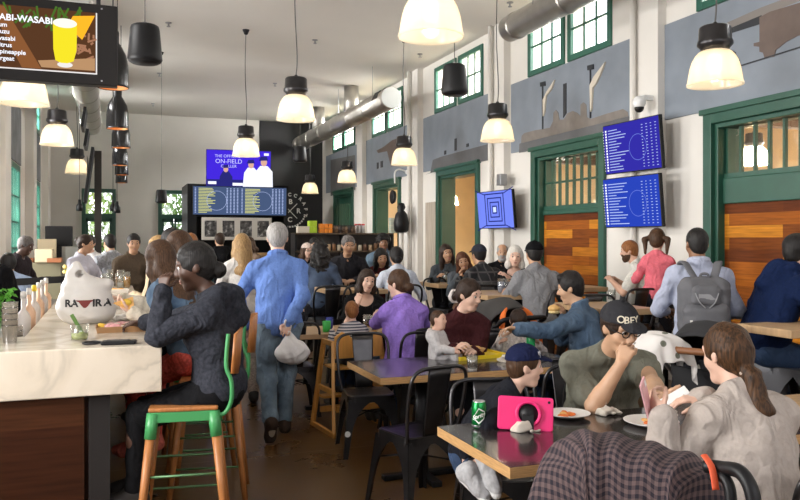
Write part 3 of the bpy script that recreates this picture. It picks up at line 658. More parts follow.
# ---------------------------------------------------------------- food kiosk
k0, k1 = at(190, 0, 19.9).x, at(291, 0, 19.9).x
t = thing('food_kiosk', 'black food kiosk under the menu boards with a wooden counter', 'kiosk', ((k0 + k1) / 2, 19.9, 0)); w = (k1 - k0) / 2
mb = MB(); mb.b2((-w, .05, 2.2), (w, .25, 3.0)); mb.b2((-w - .12, 0, 0), (-w + .1, 1.6, 3.0)); mb.b2((w - .1, .1, 0), (w, 1.6, 2.9)); mb.b2((-w, 1.45, 0), (w, 1.6, 3)); mb.b2((-w, .05, 2.9), (w, 1.6, 3.0)); mb.build('frame', M_plas, t)
MB().b2((-w + .1, -.1, 0), (w - .1, .35, 1.2)).build('front', planks('kiosk_wood', (.35, .2, .1), (.45, .27, .14), (.5, .32, .18), 1.4, .2, 'XZ'), t)
MB().b2((-w + .05, -.2, 1.2), (w - .05, .45, 1.27)).build('counter_top', M_wood, t, bevel=.01)
zc = 1.88; px0, px1 = at(199, 0, 19.7).x - t.location.x, at(272, 0, 19.7).x - t.location.x
ps = thing('photo_strip', 'white framed strip of small black and white photographs under the menu boards', 'picture', (t.location.x, 19.62, zc))
MB().b2((px0, 0, -.28), (px1, .04, .28)).build('frame', mat('frame_white', (.68, .66, .62), .6), ps, bevel=.006)
n_ = 4; wd = (px1 - px0) / n_
def _photo(nt, b):
    tc = nt.nodes.new('ShaderNodeTexCoord'); n = nt.nodes.new('ShaderNodeTexNoise'); n.inputs['Scale'].default_value = 9; n.inputs['Detail'].default_value = 8; nt.links.new(tc.outputs['Object'], n.inputs[0])
    r = ramp(nt, n.outputs[0], [(.38, (.02, .02, .022)), (.55, (.1, .1, .1)), (.68, (.5, .5, .5))]); nt.links.new(r.outputs[0], b.inputs['Base Color'])
M_photo = nodes_mat('monochrome_print', _photo)
for i in range(n_): MB().b2((px0 + wd * i + .07, -.004, -.2), (px0 + wd * (i + 1) - .07, 0.0, .2)).build('print', M_photo, ps)
# ---------------------------------------------------------------- retail shelf with goods
sY, s0, s1 = 16.0, 3.62, 5.82
t = thing('retail_shelf', 'dark retail shelf unit with jars and boxes along the far end', 'shelf', ((s0 + s1) / 2, sY, 0)); w = (s1 - s0) / 2
for x in (-w, -.02, w - .04): MB().b2((x, 0, 0), (x + .04, .4, 1.74)).build('upright', M_blackm, t)
for z in (.45, .9, 1.34, 1.72): MB().b2((-w, 0, z), (w, .4, z + .03)).build('shelf_board', mat('dark_shelf_wood', (.10, .065, .04), .5), t)
MB().b2((-w, .39, 0), (w, .41, 1.72)).build('back_panel', mat('shelf_back', (.06, .05, .045), .7), t)
rnd = random.Random(11)
def good(px, z, w_, h_, col, kind, label, group, lid=None, Y=sY + .17):
    d = Y / cT  # refine along the ray
    u = (px - 400) / FPX; d = Y / (cT - u * sT); x = d * (sT + u * cT)
    m = mat('goods_%02d%02d%02d' % tuple(int(c * 99) for c in col), col, .45)
    if kind == 'box':
        o = MB().b2((-w_ / 2, -.08, 0), (w_ / 2, .08, h_)).build('carton', m, bevel=.006, loc=(x, Y, z)); tag(o, label, 'box', group)
    else:
        o = MB().lathe([(0, 0), (w_ / 2, 0), (w_ / 2, h_ * .75), (w_ * .42, h_ * .82), (w_ * .42, h_ * .86)], n=14).build('jar', m, smooth=True, loc=(x, Y, z)); tag(o, label, 'jar', group)
        MB().lathe([(0, h_), (w_ * .43, h_), (w_ * .43, h_ * .84), (0, h_ * .84)], n=14).build('lid', mat('lid_%d' % (1 if lid is None else 2), (.02, .02, .02) if lid is None else (.5, .03, .03), .4), o)
    return o
zt = 1.751
good(303, zt, .26, .14, (.62, .56, .47), 'box', 'cream carton on the shelf top beside the lime cartons', None)
for i, (px, zz) in enumerate(((310.2, 0), (314.2, 0), (310.2, .13), (314.2, .13))): good(px, zt + zz, .085, .127, (.42, .62, .03), 'box', 'lime green carton stacked on the shelf top', 'lime cartons')
for i in range(3):
    for j in range(2): good(321 + i * 4.3, zt + j * .10, .085, .095, (.78, .24, .02), 'box', 'orange carton in the low stack on the shelf top', 'orange cartons')
cols = [(.10, .06, .04), (.20, .12, .07), (.06, .05, .05), (.28, .2, .13), (.5, .47, .42)]
for i in range(8):
    lb = 'dark lidded jar between orange cartons and red lidded jars on the shelf'
    good(333.5 + i * 3.1, zt, .075, .17, cols[i % 3], 'jar', lb, 'dark lidded jars')
for i in range(3): good(356 + i * 3.6, zt, .085, .2, (.45, .42, .4), 'jar', 'red lidded jar on the shelf top before the green frame', 'red lidded jars', 1)
for i in range(2):
    for j in range(4): good(391.5 + i * 4.2, zt + j * .085, .085, .08, (.42, .47, .40), 'box', 'pale green carton in the tall stack at the shelf end', 'pale green cartons')
for i in range(3):
    for j in range(5): good(399.6 + i * 4.0, zt + j * .072, .08, .068, (.32, .05, .045), 'box', 'dark red carton in the tall stack at the shelf end', 'dark red cartons')
for i in range(16):
    good(308 + i * 5.2, 1.371, .085, rnd.uniform(.14, .2), [(.62, .45, .28), (.3, .16, .08), (.7, .6, .45), (.2, .1, .06)][i % 4], 'jar', 'jar of dry goods in the row on the second shelf', 'jars on the second shelf')
for i in range(12):
    good(318 + i * 6.2, .931, .11, rnd.uniform(.2, .3), [(.5, .48, .45), (.35, .33, .32), (.6, .56, .5)][i % 3], 'box', 'grey carton in the row on the third shelf', 'cartons on the third shelf')
# ---------------------------------------------------------------- chairs, stools, tables
M_top = mat('dark_laminate', (.030, .024, .024), .16, noise=.15, nscale=3, coat=.2)
M_edge = mat('ply_edge', (.50, .29, .12), .5, noise=.22, nscale=6, stretch=(3, 3, 40))
M_oak = mat('oak_top', (.46, .30, .16), .4, noise=.16, nscale=4, stretch=(1, 9, 1))
M_hwood = mat('honey_wood', (.62, .30, .07), .4, noise=.12, nscale=5, stretch=(6, 6, 1))
M_leg = mat('walnut_leg', (.40, .155, .045), .42, noise=.2, nscale=6, stretch=(8, 8, 1))
M_sgreen = mat('stool_green', (.06, .30, .10), .38)
M_sticker = mat('white_sticker', (.8, .8, .78), .5)
def cafe_chair(h, backh, name):
    """sheet metal chair facing +Y, seat height h; returns dict of part meshes"""
    P = {}
    # seat: rounded plate with a down-turned rim
    s = .178
    def rr(s, r, n=5):
        out = []
        for (cx, cy, a0) in ((s - r, s - r, 0), (-s + r, s - r, 90), (-s + r, -s + r, 180), (s - r, -s + r, 270)):
            out += [(cx + r * math.cos(R(a0 + 90 * k / n)), cy + r * math.sin(R(a0 + 90 * k / n))) for k in range(n + 1)]
        return out
    rings = [(rr(s * .2, .02), h - .010), (rr(s * .75, .05), h - .006), (rr(s * .93, .055), h), (rr(s, .06), h - .004), (rr(s + .004, .06), h - .05), (rr(s, .06), h - .05), (rr(s - .006, .06), h - .012)]
    vs = []; fs = []; n = len(rings[0][0])
    for r_, z in rings: vs += [(x, y, z) for x, y in r_]
    for i in range(len(rings) - 1):
        for k in range(n): fs.append((i * n + k, i * n + (k + 1) % n, (i + 1) * n + (k + 1) % n, (i + 1) * n + k))
    fs.append(tuple(range(n))); fs.append(tuple(range((len(rings) - 1) * n, len(rings) * n)))
    P['seat'] = MB().add(vs, fs).mesh('seat')
    legs = []
    for sx, sy in ((-1, 1), (1, 1), (-1, -1), (1, -1)):
        mb = MB(); top = Vector((sx * .175, sy * .175, h - .03)); ft = Vector((sx * .222, sy * (.222 if sy > 0 else .235), 0))
        for ax in (0, 1):
            d = Vector((-sx, 0, 0)) if ax == 0 else Vector((0, -sy, 0)); nrm = Vector((0, -sy * .005, 0)) if ax == 0 else Vector((-sx * .005, 0, 0))
            N = 9; rows = []
            for i in range(N + 1):
                t = i / N; o_ = top.lerp(ft, t); w = .036 + .135 * (1 - t) ** 5 + .02 * (1 - t)
                rows.append((o_, o_ + d * w))
            vs = []
            for o_, q in rows: vs += [o_, q, q + nrm, o_ + nrm]
            fs = [(0, 1, 2, 3), (4 * N, 4 * N + 3, 4 * N + 2, 4 * N + 1)]
            for i in range(N):
                for k in range(4): fs.append((4 * i + k, 4 * i + (k + 1) % 4, 4 * i + 4 + (k + 1) % 4, 4 * i + 4 + k))
            mb.add(vs, fs)
        legs.append(mb.mesh('leg'))
    P['legs'] = legs
    bt = h + backh
    P['back_frame'] = MB().tube(smooth_path([(-.172, -.16, h - .03), (-.195, -.19, h + .10), (-.205, -.225, bt - .14), (-.19, -.245, bt - .045), (-.13, -.252, bt - .005), (0, -.255, bt), (.13, -.252, bt - .005), (.19, -.245, bt - .045), (.205, -.225, bt - .14), (.195, -.19, h + .10), (.172, -.16, h - .03)], 5), .0115, 10).mesh('bf')
    vs = []; fs = []; N = 8
    for i in range(N + 1):
        t = i / N; w = .066 + .020 * t; y = -.165 - .085 * t; z = h + (backh - .008) * t
        for x, dy in ((-w, 0), (-w * .86, -.008), (w * .86, -.008), (w, 0), (w * .86, -.004), (-w * .86, -.004)): vs.append((x, y + dy, z))
    for i in range(N):
        for k in range(6): fs.append((6 * i + k, 6 * i + (k + 1) % 6, 6 * i + 6 + (k + 1) % 6, 6 * i + 6 + k))
    fs += [tuple(range(6)), tuple(range(6 * N, 6 * N + 6))]
    P['back_splat'] = MB().add(vs, fs).mesh('bs')
    if h > .6:
        z = .28; k = .213
        P['footrest'] = MB().tube([(-k, k, z), (k, k, z), (k, -k, z), (-k, -k, z)], .008, 8, True).mesh('fr')
    else:
        P['cross_brace'] = MB().tube([(-.19, -.19, .27), (0, 0, .30), (.19, .19, .27)], .006, 6).tube([(.19, -.19, .27), (0, 0, .302), (-.19, .19, .27)], .006, 6).mesh('cb')
    return P
CH = {'low': cafe_chair(.45, .41, ''), 'high': cafe_chair(.75, .36, '')}
def chair(kind, x, y, rz, label, group=None, m=None):
    P = CH[kind]; m = m or M_gun
    t = thing('cafe_chair' if kind == 'low' else 'tall_cafe_stool', label, 'chair' if kind == 'low' else 'stool', (x, y, 0), R(rz), group)
    for k, me in P.items():
        if k == 'legs':
            for l in me: obj('leg', l, m, t)
        else: obj(k, me, m, t, smooth=(k != 'seat'))
    return t
def chp(kind, px, d, rz, label, group=None): p = at(px, 240, d); return chair(kind, p.x, p.y, rz, label, group)
def table(name, x0, x1, y0, y1, z, label, mt=None, th=.045, legs=2, group=None, rz=0):
    t = thing(name, label, 'table', ((x0 + x1) / 2, (y0 + y1) / 2, 0), R(rz), group); w, d = (x1 - x0) / 2, (y1 - y0) / 2
    if mt is None:
        MB().b2((-w, -d, z - th), (w, d, z - .0015)).build('edge_band', M_edge, t, bevel=.002)
        MB().b2((-w + .001, -d + .001, z - .002), (w - .001, d - .001, z)).build('tabletop', M_top, t)
    else: MB().b2((-w, -d, z - th), (w, d, z)).build('tabletop', mt, t, bevel=.004)
    for i in range(legs):
        px = 0 if legs == 1 else (-1 + 2 * i) * (w - .42)
        MB().cyl((px, 0, .03), (px, 0, z - th), .045, 20).build('column', M_blackm, t, True)
        mb = MB(); mb.box((px, 0, .02), (min(w * 1.4, .56), .07, .035)); mb.box((px, 0, .021), (.07, min(d * 1.5, .56), .037)); mb.build('base', M_blackm, t, bevel=.006)
        MB().b2((px - .15, -.12, z - th - .012), (px + .15, .12, z - th)).build('mount_plate', M_blackm, t)
    return t
table('dining_table', 1.40, 3.04, 2.58, 3.27, .75, 'dark topped dining table with plates, in front of the man in the lettered cap')
table('dining_table', 1.56, 3.10, 4.53, 5.25, .75, 'dark topped dining table with the yellow tray on it')
table('dining_table', 1.58, 3.2, 6.83, 7.5, .75, 'dining table before the woman in black, with the green cup on it', M_oak)
pz = lambda px, py, z: atz(px, py, z)
def htab(pxl, pxr, py, deep, label, mt, legs=1):
    a, b = pz(pxl, py, 1.05), pz(pxr, py, 1.05); y = (a.y + b.y) / 2
    return table('high_table', a.x, b.x, y, y + deep, 1.05, label, mt, .05, legs, 'high wooden tables')
htab(328, 392, 290, .75, 'high wooden table of the grey haired man, beside tall black stools', M_oak)
htab(484, 532, 295, .75, 'high wooden table holding the beer glass of the white haired woman', M_oak)
htab(436, 476, 284, .7, 'high wooden table between the man in plaid and the dark haired women', M_oak)
htab(602, 664, 309, .8, 'high oak table beside the man with the grey backpack', M_oak)
htab(577, 612, 287.5, .7, 'high oak table under the bearded man in the white shirt', M_oak)
p = pz(776, 331, 1.05); table('high_table', p.x + .10, p.x + 1.3, p.y - .02, p.y + .42, 1.05, 'high wooden table of the man in the navy jacket', M_oak, .05, 1, 'high wooden tables')
p = pz(783, 420, .75); table('dining_table', max(p.x, 3.0) + .1, p.x + 1.1, p.y - .2, p.y + .45, .75, 'wooden table edge showing right of the woman with the ponytail', M_oak, .045, 1)
# low chairs
chair('low', 1.74, 4.40, 14, 'dark metal cafe chair seen from behind at the near side of the yellow tray table')
p = atz(368, 391, .45); chair('low', p.x, p.y, 172, 'dark metal cafe chair with a white sticker on its leg, facing the camera')
c_ = [o for o in COL.objects if o.name.startswith('cafe_chair')][-1]
MB().lathe([(0, 0), (.022, 0), (.022, .003), (0, .003)], n=14).build('sticker', M_sticker, c_, loc=(.188, .206, .18), rot=(R(-90), 0, 0))
chair('low', 1.80, 3.47, 160, 'dark metal cafe chair under the boy in the navy cap')
chair('low', 2.62, 4.22, -4, 'dark metal cafe chair between the boy and the man in the lettered cap')
chair('low', 2.60, 3.92, 172, 'dark metal cafe chair under the man in the lettered cap')
chair('low', 2.32, 2.12, -8, 'dark metal cafe chair under the woman with the ponytail')
chair('low', 2.50, 5.72, 172, 'dark metal cafe chair under the woman holding the baby')
p = at(487, 240, 6.65); chair('low', p.x, p.y, -20, 'dark metal cafe chair with its round back facing us in front of the orange stroller')
chair('low', 3.52, 5.22, 50, 'dark metal cafe chair under the man in the denim jacket')
chair('low', 2.36, 6.05, 4, 'dark metal cafe chair under the woman in purple')
chair('low', 2.48, 7.85, 172, 'dark metal cafe chair under the woman in the black top')
chair('low', 1.62, 7.75, 200, 'dark metal cafe chair beyond the green cup, left of the woman in black')
p = at(322, 240, 7.6); chair('low', p.x - .35, p.y - .3, -5, 'dark metal cafe chair standing between the walking man and the high chair')
# tall stools
for px, d, rz, lb in ((327, 8.5, 0, 'tall black cafe stool with its solid back towards us before the grey haired man'), (352, 8.6, 8, 'tall black cafe stool with an arched back, behind the woman in the black top'),
    (396, 8.7, 6, 'tall black cafe stool under the person in white with dark hair'), (549, 7.9, 10, 'tall black cafe stool under the man in the grey shirt'), (490, 8.3, 160, 'tall black cafe stool with a hooped back near the orange stroller'),
    (583, 7.2, -10, 'tall black cafe stool with a hooped back behind the man in the denim jacket'), (626, 8.0, 4, 'tall black cafe stool before the bearded man in white'), (640, 9.1, 90, 'tall black cafe stool under the bearded man in white'),
    (345, 10.6, 180, 'tall black cafe stool under the grey haired man'), (448, 9.8, 200, 'tall black cafe stool left of the high table of the dark haired women'), (480, 9.6, 30, 'tall black cafe stool under the man in plaid'), (660, 8.2, -6, 'tall black cafe stool under the girl in pink'), (610, 9.6, 90, 'tall black cafe stool standing before the plank doorway')):
    chp('high', px, d, rz, lb, None)
# backless grey stools at the right edge
def backless(px, py, label):
    p = pz(px, py, .75); t = thing('metal_stool', label, 'stool', (p.x, p.y, 0), R(12), None); P = CH['high']; m = mat('grey_metal', (.14, .14, .15), .35, .7)
    obj('seat', P['seat'].copy(), None, t); t.children[0].data.materials.clear(); t.children[0].data.materials.append(m)
    for l in P['legs']: q = l.copy(); q.materials.clear(); q.materials.append(m); obj('leg', q, None, t)
    q = P['footrest'].copy(); q.materials.clear(); q.materials.append(m); obj('footrest', q, None, t)
backless(769, 361, 'grey metal backless stool under the man in the navy jacket'); backless(808, 367, 'grey metal backless stool at the right edge of the picture')
# ---------------------------------------------------------------- marble bar
t = thing('marble_bar', 'long bar with a thick cream marble top and dark wood base', 'bar', (0, 4.1, 0)); BX0, BX1, BY0, BY1, BZ = -.44, .245, 4.10, 9.6, 1.07
mb = MB(); mb.prism([(-1.25, 0), (BX1, 0), (BX1, BY1 - BY0), (BX0, BY1 - BY0), (BX0, .62), (-1.25, .62)], BZ - .235, BZ, plane='XY'); mb.build('marble_top', M_marble, t, bevel=.006)
M_bwood = planks('bar_red_wood', (.035, .011, .005), (.052, .017, .007), (.075, .027, .011), 1.6, .34, 'XZ', .35)
MB().prism([(-1.2, .06), (-.12, .06), (-.12, BY1 - BY0 - .08), (BX0 + .04, BY1 - BY0 - .08), (BX0 + .04, .57), (-1.2, .57)], 0, BZ - .236, plane='XY').build('base', M_bwood, t)
MB().b2((-.10, .06, 0), (.0, .20, BZ - .236)).build('corner_post', mat('dark_post', (.008, .005, .004), .8), t)
MB().tube([(-.05, .3, .2), (-.05, BY1 - BY0 - .2, .2)], .02, 10).build('foot_rail', M_steel, t)
t = thing('back_counter', 'low steel bartender counter running along the inside of the bar', 'counter', (-.66, 6.9, 0))
MB().b2((-.2, -2.15, .91), (.2, 2.4, .95)).build('top', mat('brushed_steel', (.30, .29, .28), .35, .9), t); MB().b2((-.18, -2.1, 0), (.18, 2.35, .91)).build('cabinet', M_blackm, t)
# green bar stools
def bar_stool(x, y, rz, label):
    t = thing('bar_stool', label, 'stool', (x, y, 0), R(rz), 'green framed wooden bar stools'); h = .76
    MB().prism([(-.18, -.17), (.18, -.17), (.185, .0), (.18, .17), (-.18, .17), (-.185, 0)], h - .022, h, plane='XY').build('seat', M_leg, t, bevel=.008)
    mb = MB()
    for a in (-1, 1): mb.b2((-.165, a * .155 - .012, h - .075), (.165, a * .155 + .012, h - .022)); mb.b2((a * .165 - .012, -.155, h - .075), (a * .165 + .012, .155, h - .022))
    mb.build('frame', M_sgreen, t, bevel=.004)
    for sx in (-1, 1):
        for sy in (-1, 1):
            tp = Vector((sx * .155, sy * .148, h - .03)); ft = Vector((sx * .235, sy * .225, 0)); md = tp.lerp(ft, .17)
            MB().tube([tp.lerp(ft, .10), ft], [.024, .017], 12).build('leg', M_leg, t, True)
            MB().tube([tp, md], [.031, .029], 12).build('leg_socket', M_sgreen, t, True)
    for z, k in ((.24, 1), (.42, .9)):
        q = lambda sx, sy: (sx * (.155 + .08 * (h - z) / h), sy * (.148 + .077 * (h - z) / h), z)
        MB().tube([q(-1, -1), q(1, -1), q(1, 1), q(-1, 1)], .007, 8, True).build('foot_ring', mat('stool_green_dull', (.10, .22, .10), .4, .3), t, True)
    for sx in (-1, 1):
        MB().tube(smooth_path([(sx * .15, -.14, h - .05), (sx * .155, -.2, h - .045), (sx * .165, -.235, h + .02), (sx * .17, -.235, h + .12), (sx * .165, -.21, h + .2), (sx * .16, -.22, h + .36)], 6), .011, 8).build('back_rail', M_sgreen, t, True)
    vs = []; fs = []; N = 10
    for i in range(N + 1):
        a = -1 + 2 * i / N; y = -.232 - .035 * (1 - a * a)
        for (dy, z) in ((0, h + .14), (-.014, h + .14), (-.03, h + .38), (-.016, h + .38)): vs.append((a * .18, y + dy, z - .02 * a * a * (1 if z > h + .2 else -1)))
    for i in range(N):
        for k in range(4): fs.append((4 * i + k, 4 * i + (k + 1) % 4, 4 * i + 4 + (k + 1) % 4, 4 * i + 4 + k))
    fs += [(0, 1, 2, 3), (4 * N, 4 * N + 1, 4 * N + 2, 4 * N + 3)]
    MB().add(vs, fs).build('backrest', M_leg, t, True)
    return t
BS = [(.37, 4.22, 82, 'green framed wooden bar stool under the woman in the grey hoodie'), (.58, 4.95, 80, 'green framed wooden bar stool second from the bar end'), (.60, 5.8, 90, 'green framed wooden bar stool third from the bar end'), (.60, 6.65, 95, 'green framed wooden bar stool fourth from the bar end'), (.6, 7.6, 90, 'green framed wooden bar stool fifth from the bar end')]
for b in BS: bar_stool(*b)
# ---------------------------------------------------------------- wooden high chair
p = atz(346, 402, .2); HCX, HCY = p.x + .02, 6.35
t = thing('wooden_high_chair', 'honey coloured wooden high chair holding the toddler in stripes', 'high chair', (HCX, HCY, 0), R(6))
for s in (-1, 1):
    mb = MB(); x = s * .235
    for a, b in (((x + s * .03, -.25, .0), (x - s * .02, -.10, .76)), ((x + s * .03, .25, 0), (x - s * .02, .10, .76)), ((x + s * .03, -.27, .02), (x + s * .03, .27, .02)), ((x - s * .02, -.12, .74), (x - s * .02, .14, .74)), ((x, -.18, .35), (x, .18, .35))):
        a, b = Vector(a), Vector(b); d = b - a; mb.box((a + b) / 2, (.028, .042, d.length), d.to_track_quat('Z', 'Y').to_matrix())
    mb.build('side_frame', M_hwood, t, bevel=.004)
for nm, lo, hi in (('seat', (-.2, -.12, .52), (.2, .14, .54)), ('footrest', (-.22, .10, .25), (.22, .22, .27)), ('stretcher', (-.22, -.20, .19), (.22, -.175, .24)), ('stretcher', (-.22, .17, .12), (.22, .195, .17))): MB().b2(lo, hi).build(nm, M_hwood, t, bevel=.004)
MB().prism([(-.215, .62), (.215, .62), (.215, .80), (.15, .84), (.10, .82), (.05, .77), (-.05, .77), (-.10, .82), (-.15, .84), (-.215, .80)], -.15, -.125).build('backrest', M_hwood, t, bevel=.004)
# ---------------------------------------------------------------- strollers
def stroller(name, label, x, y, rz, M_fr, M_seat, M_can, M_hand, accents=None, basket=True, can=True, hz=1.02):
    t = thing(name, label, 'stroller', (x, y, 0), R(rz))
    for s in (-1, 1):
        MB().tube(smooth_path([(s * .24, .38, .14), (s * .24, .15, .48), (s * .235, -.1, .72), (s * .235, -.38, hz - .04)], 5), .014, 10).build('side_tube', M_fr, t, True)
        MB().tube([(s * .245, -.02, .66), (s * .25, -.28, .15)], .013, 10).build('rear_strut', M_fr, t, True)
        for wy, wr in ((.40, .10), (-.30, .14)):
            w = MB().tube([(s * .27 + .02 * math.cos(0), wy + wr * .85 * math.cos(a * .3927), wr + wr * .85 * math.sin(a * .3927)) for a in range(16)], wr * .15, 8, True).build('wheel', mat('tyre_rubber', (.015, .015, .015), .8), t, True)
            MB().cyl((s * .25, wy, wr), (s * .30, wy, wr), wr * .55, 16).build('hub', M_fr, w, True)
    MB().tube(smooth_path([(-.235, -.38, hz - .04), (-.22, -.44, hz), (0, -.46, hz + .005), (.22, -.44, hz), (.235, -.38, hz - .04)], 6), .021, 12).build('handle', M_hand, t, True)
    vs = []; fs = []; prof = [(.34, .30), (.30, .40), (.10, .42), (-.06, .48), (-.18, .66), (-.26, .86)]
    for yy, zz in prof:
        for xx, dz in ((-.20, .10), (-.19, .0), (0, -.015), (.19, 0), (.20, .10)): vs.append((xx, yy, (zz + dz) * min(1, hz / 1.0)))
    for i in range(len(prof) - 1):
        for k in range(4): fs.append((5 * i + k, 5 * i + k + 1, 5 * i + 6 + k, 5 * i + 5 + k))
    o = MB().add(vs, fs).build('seat_shell', M_seat, t, True); m_ = o.modifiers.new('s', 'SOLIDIFY'); m_.thickness = .03
    if can:
        vs = []; fs = []; N, Mm = 12, 10
        for i in range(N + 1):
            th = R(8 + 120 * i / N)
            for k in range(Mm + 1):
                a = math.pi * k / Mm; cx = -.225 * math.cos(a); rr = .33 * math.sin(a) ** .55 + .02 if 0 < k < Mm else .02
                vs.append((cx, -.12 + rr * math.cos(th), .76 + rr * math.sin(th) * .95 + .008 * math.sin(i * math.pi / 2)))
        for i in range(N):
            for k in range(Mm): fs.append((i * (Mm + 1) + k, i * (Mm + 1) + k + 1, (i + 1) * (Mm + 1) + k + 1, (i + 1) * (Mm + 1) + k))
        o = MB().add(vs, fs).build('canopy', M_can, t, True); m_ = o.modifiers.new('s', 'SOLIDIFY'); m_.thickness = .012
    if basket: MB().b2((-.2, -.22, .16), (.2, .22, .30)).build('basket', M_seat, t, bevel=.02)
    for nm, lo, hi, mm in (accents or []): MB().b2(lo, hi).build(nm, mm, t, bevel=.012)
    return t
M_org = mat('orange_fabric', (.80, .17, .02), .75); M_bfab = mat('black_fabric', (.018, .018, .02), .85, bump=.15, bscale=150); M_gfab = mat('charcoal_fabric', (.055, .052, .05), .85, bump=.1, bscale=120)
p = at(492, 300, 7.0)
stroller('baby_stroller', 'black baby stroller with orange trim, behind the woman in maroon', p.x, p.y, 12, M_blackm, M_gfab, M_gfab, M_plas,
    [('back_pocket', (-.17, -.385, .50), (.15, -.29, .84), M_gfab), ('lower_pocket', (-.15, -.41, .52), (.13, -.37, .66), M_bfab), ('bottle_holder', (.2, -.36, .5), (.32, -.24, .64), M_plas)], hz=.93)
_st = [o for o in COL.objects if o.name.startswith('baby_stroller')][-1]
for sx in (-1, 1): MB().tube(smooth_path([(sx * .14, -.395, .50), (sx * .20, -.40, .66), (sx * .205, -.38, .80), (sx * .15, -.33, .95), (sx * .08, -.28, 1.0)]), .034, 10, flat=.5).build('orange_side_strip', M_org, _st, True)
p = at(716, 380, 5.0)
M_leather = mat('brown_leather', (.22, .085, .03), .5)
stroller('baby_stroller', 'grey framed baby stroller with a brown leather handle and dotted blanket', p.x, p.y, -62, M_steel, M_bfab, M_bfab, M_leather, [('grey_tag', (-.12, -.33, .62), (-.04, -.30, .66), M_steel)], hz=.93)
def _dots(nt, b):
    tc = nt.nodes.new('ShaderNodeTexCoord'); v = nt.nodes.new('ShaderNodeTexVoronoi'); v.inputs['Scale'].default_value = 13; nt.links.new(tc.outputs['Object'], v.inputs['Vector'])
    r = ramp(nt, v.outputs['Distance'], [(.0, (.10, .11, .08)), (.24, (.16, .16, .12)), (.27, (.66, .63, .60)), (1, (.70, .67, .64))]); nt.links.new(r.outputs[0], b.inputs['Base Color']); b.inputs['Roughness'].default_value = .9
M_dots = nodes_mat('dotted_muslin', _dots)
def drape(name, label, cat, m, ridge, side_drop, depth, nx=26, fold=.02, seed=1, uvs=3.0, bulge=.05, sag=.0):
    """cloth hanging over a ridge line: ridge = list of world points; falls on both sides"""
    rd = random.Random(seed); Rg = smooth_path(ridge, 8); n = len(Rg); ul_ = [0.]
    for i in range(1, n): ul_.append(ul_[-1] + (Rg[i] - Rg[i - 1]).length)
    N = 22; vs = []; uv = []
    ph = [rd.uniform(0, 6) for _ in range(4)]
    for i, p in enumerate(Rg):
        tt = (Rg[min(i + 1, n - 1)] - Rg[max(i - 1, 0)]).normalized(); nr = Vector((0, 0, 1)).cross(tt).normalized()
        for k in range(N + 1):
            a = -1 + 2 * k / N; e = abs(a); flat = min(e / .30, 1); down = max(0, (e - .30) / .70)
            w = depth * (flat ** .9) * (1 if a > 0 else 1) ; z = -side_drop[0 if a < 0 else 1] * down - .02 * flat ** 2
            f = fold * down ** .7 * (math.sin(i * .55 + ph[0] + a) + .6 * math.sin(i * 1.13 + ph[1] - 2 * a)) + bulge * down
            q = p + nr * (math.copysign(w + f, a) if a else 0) + Vector((0, 0, z + .008 * math.sin(i * .8 + k * .6 + ph[2])))
            vs.append(q); uv.append((ul_[i], 0))
    for i in range(n):
        acc = 0
        for k in range(N + 1):
            if k: acc += (vs[i * (N + 1) + k] - vs[i * (N + 1) + k - 1]).length
            uv[i * (N + 1) + k] = (ul_[i], acc)
    fs = [(i * (N + 1) + k, i * (N + 1) + k + 1, (i + 1) * (N + 1) + k + 1, (i + 1) * (N + 1) + k) for i in range(n - 1) for k in range(N)]
    c = sum(vs, Vector()) / len(vs); me = bpy.data.meshes.new(name); me.from_pydata([v - c for v in vs], [], fs); me.update()
    ul = me.uv_layers.new(name='uv')
    for lp in me.loops: ul.data[lp.index].uv = uv[lp.vertex_index]
    o = obj(name, me, m, None, True, loc=c); s = o.modifiers.new('s', 'SOLIDIFY'); s.thickness = .008; s.offset = 1
    ss = o.modifiers.new('sub', 'SUBSURF'); ss.levels = 1; ss.render_levels = 1
    return tag(o, label, cat)
w = lambda px, py, d: at(px, py, d)
drape('dotted_blanket', 'white dotted muslin blanket draped over the grey stroller canopy', 'blanket', M_dots, [w(634, 352, 4.75), w(648, 334, 4.8), w(665, 333, 4.85), w(680, 342, 4.9), w(690, 356, 4.9)], (.14, .12), .12, fold=.012, seed=4)
# near stroller under the plaid shirt
p = (w(625, 440, 2.35))
M_blk = M_plas
st = stroller('baby_stroller', 'black baby stroller covered by the plaid flannel shirt, nearest the camera', 1.62, 2.02, 140, M_blackm, M_bfab, M_bfab, M_plas, hz=.60, can=False)
drape('flannel_shirt', 'dark purple and brown plaid flannel shirt draped over the nearest stroller', 'shirt', M_flannel,
      [w(558, 560, 2.44), w(560, 478, 2.45), w(568, 446, 2.46), w(586, 434, 2.46), w(615, 438, 2.43), w(652, 448, 2.37), w(684, 459, 2.31), w(701, 480, 2.27), w(707, 540, 2.25)], (.6, .75), .13, fold=.016, seed=2, uvs=1.5, bulge=.03)
t = thing('stroller_bumper', 'black padded bumper bar with an orange red tab beside the plaid shirt', 'bumper', w(735, 490, 2.15))
o_ = t.location
MB().tube(smooth_path([w(706, 466, 2.22) - o_, w(722, 468, 2.18) - o_, w(740, 472, 2.12) - o_, w(752, 492, 2.08) - o_, w(757, 530, 2.06) - o_]), .020, 12).build('bar', M_plas, t, True)
MB().tube(smooth_path([w(712, 478, 2.2) - o_, w(722, 476, 2.17) - o_, w(730, 490, 2.14) - o_, w(732, 530, 2.12) - o_]), .016, 10).build('inner_bar', M_plas, t, True)
MB().tube(smooth_path([w(704, 455, 2.2) - o_, w(712, 468, 2.17) - o_, w(716, 490, 2.15) - o_]), [.012] * 13, 8, flat=.4).build('tab', mat('tab_red', (.75, .10, .03), .6), t, True)
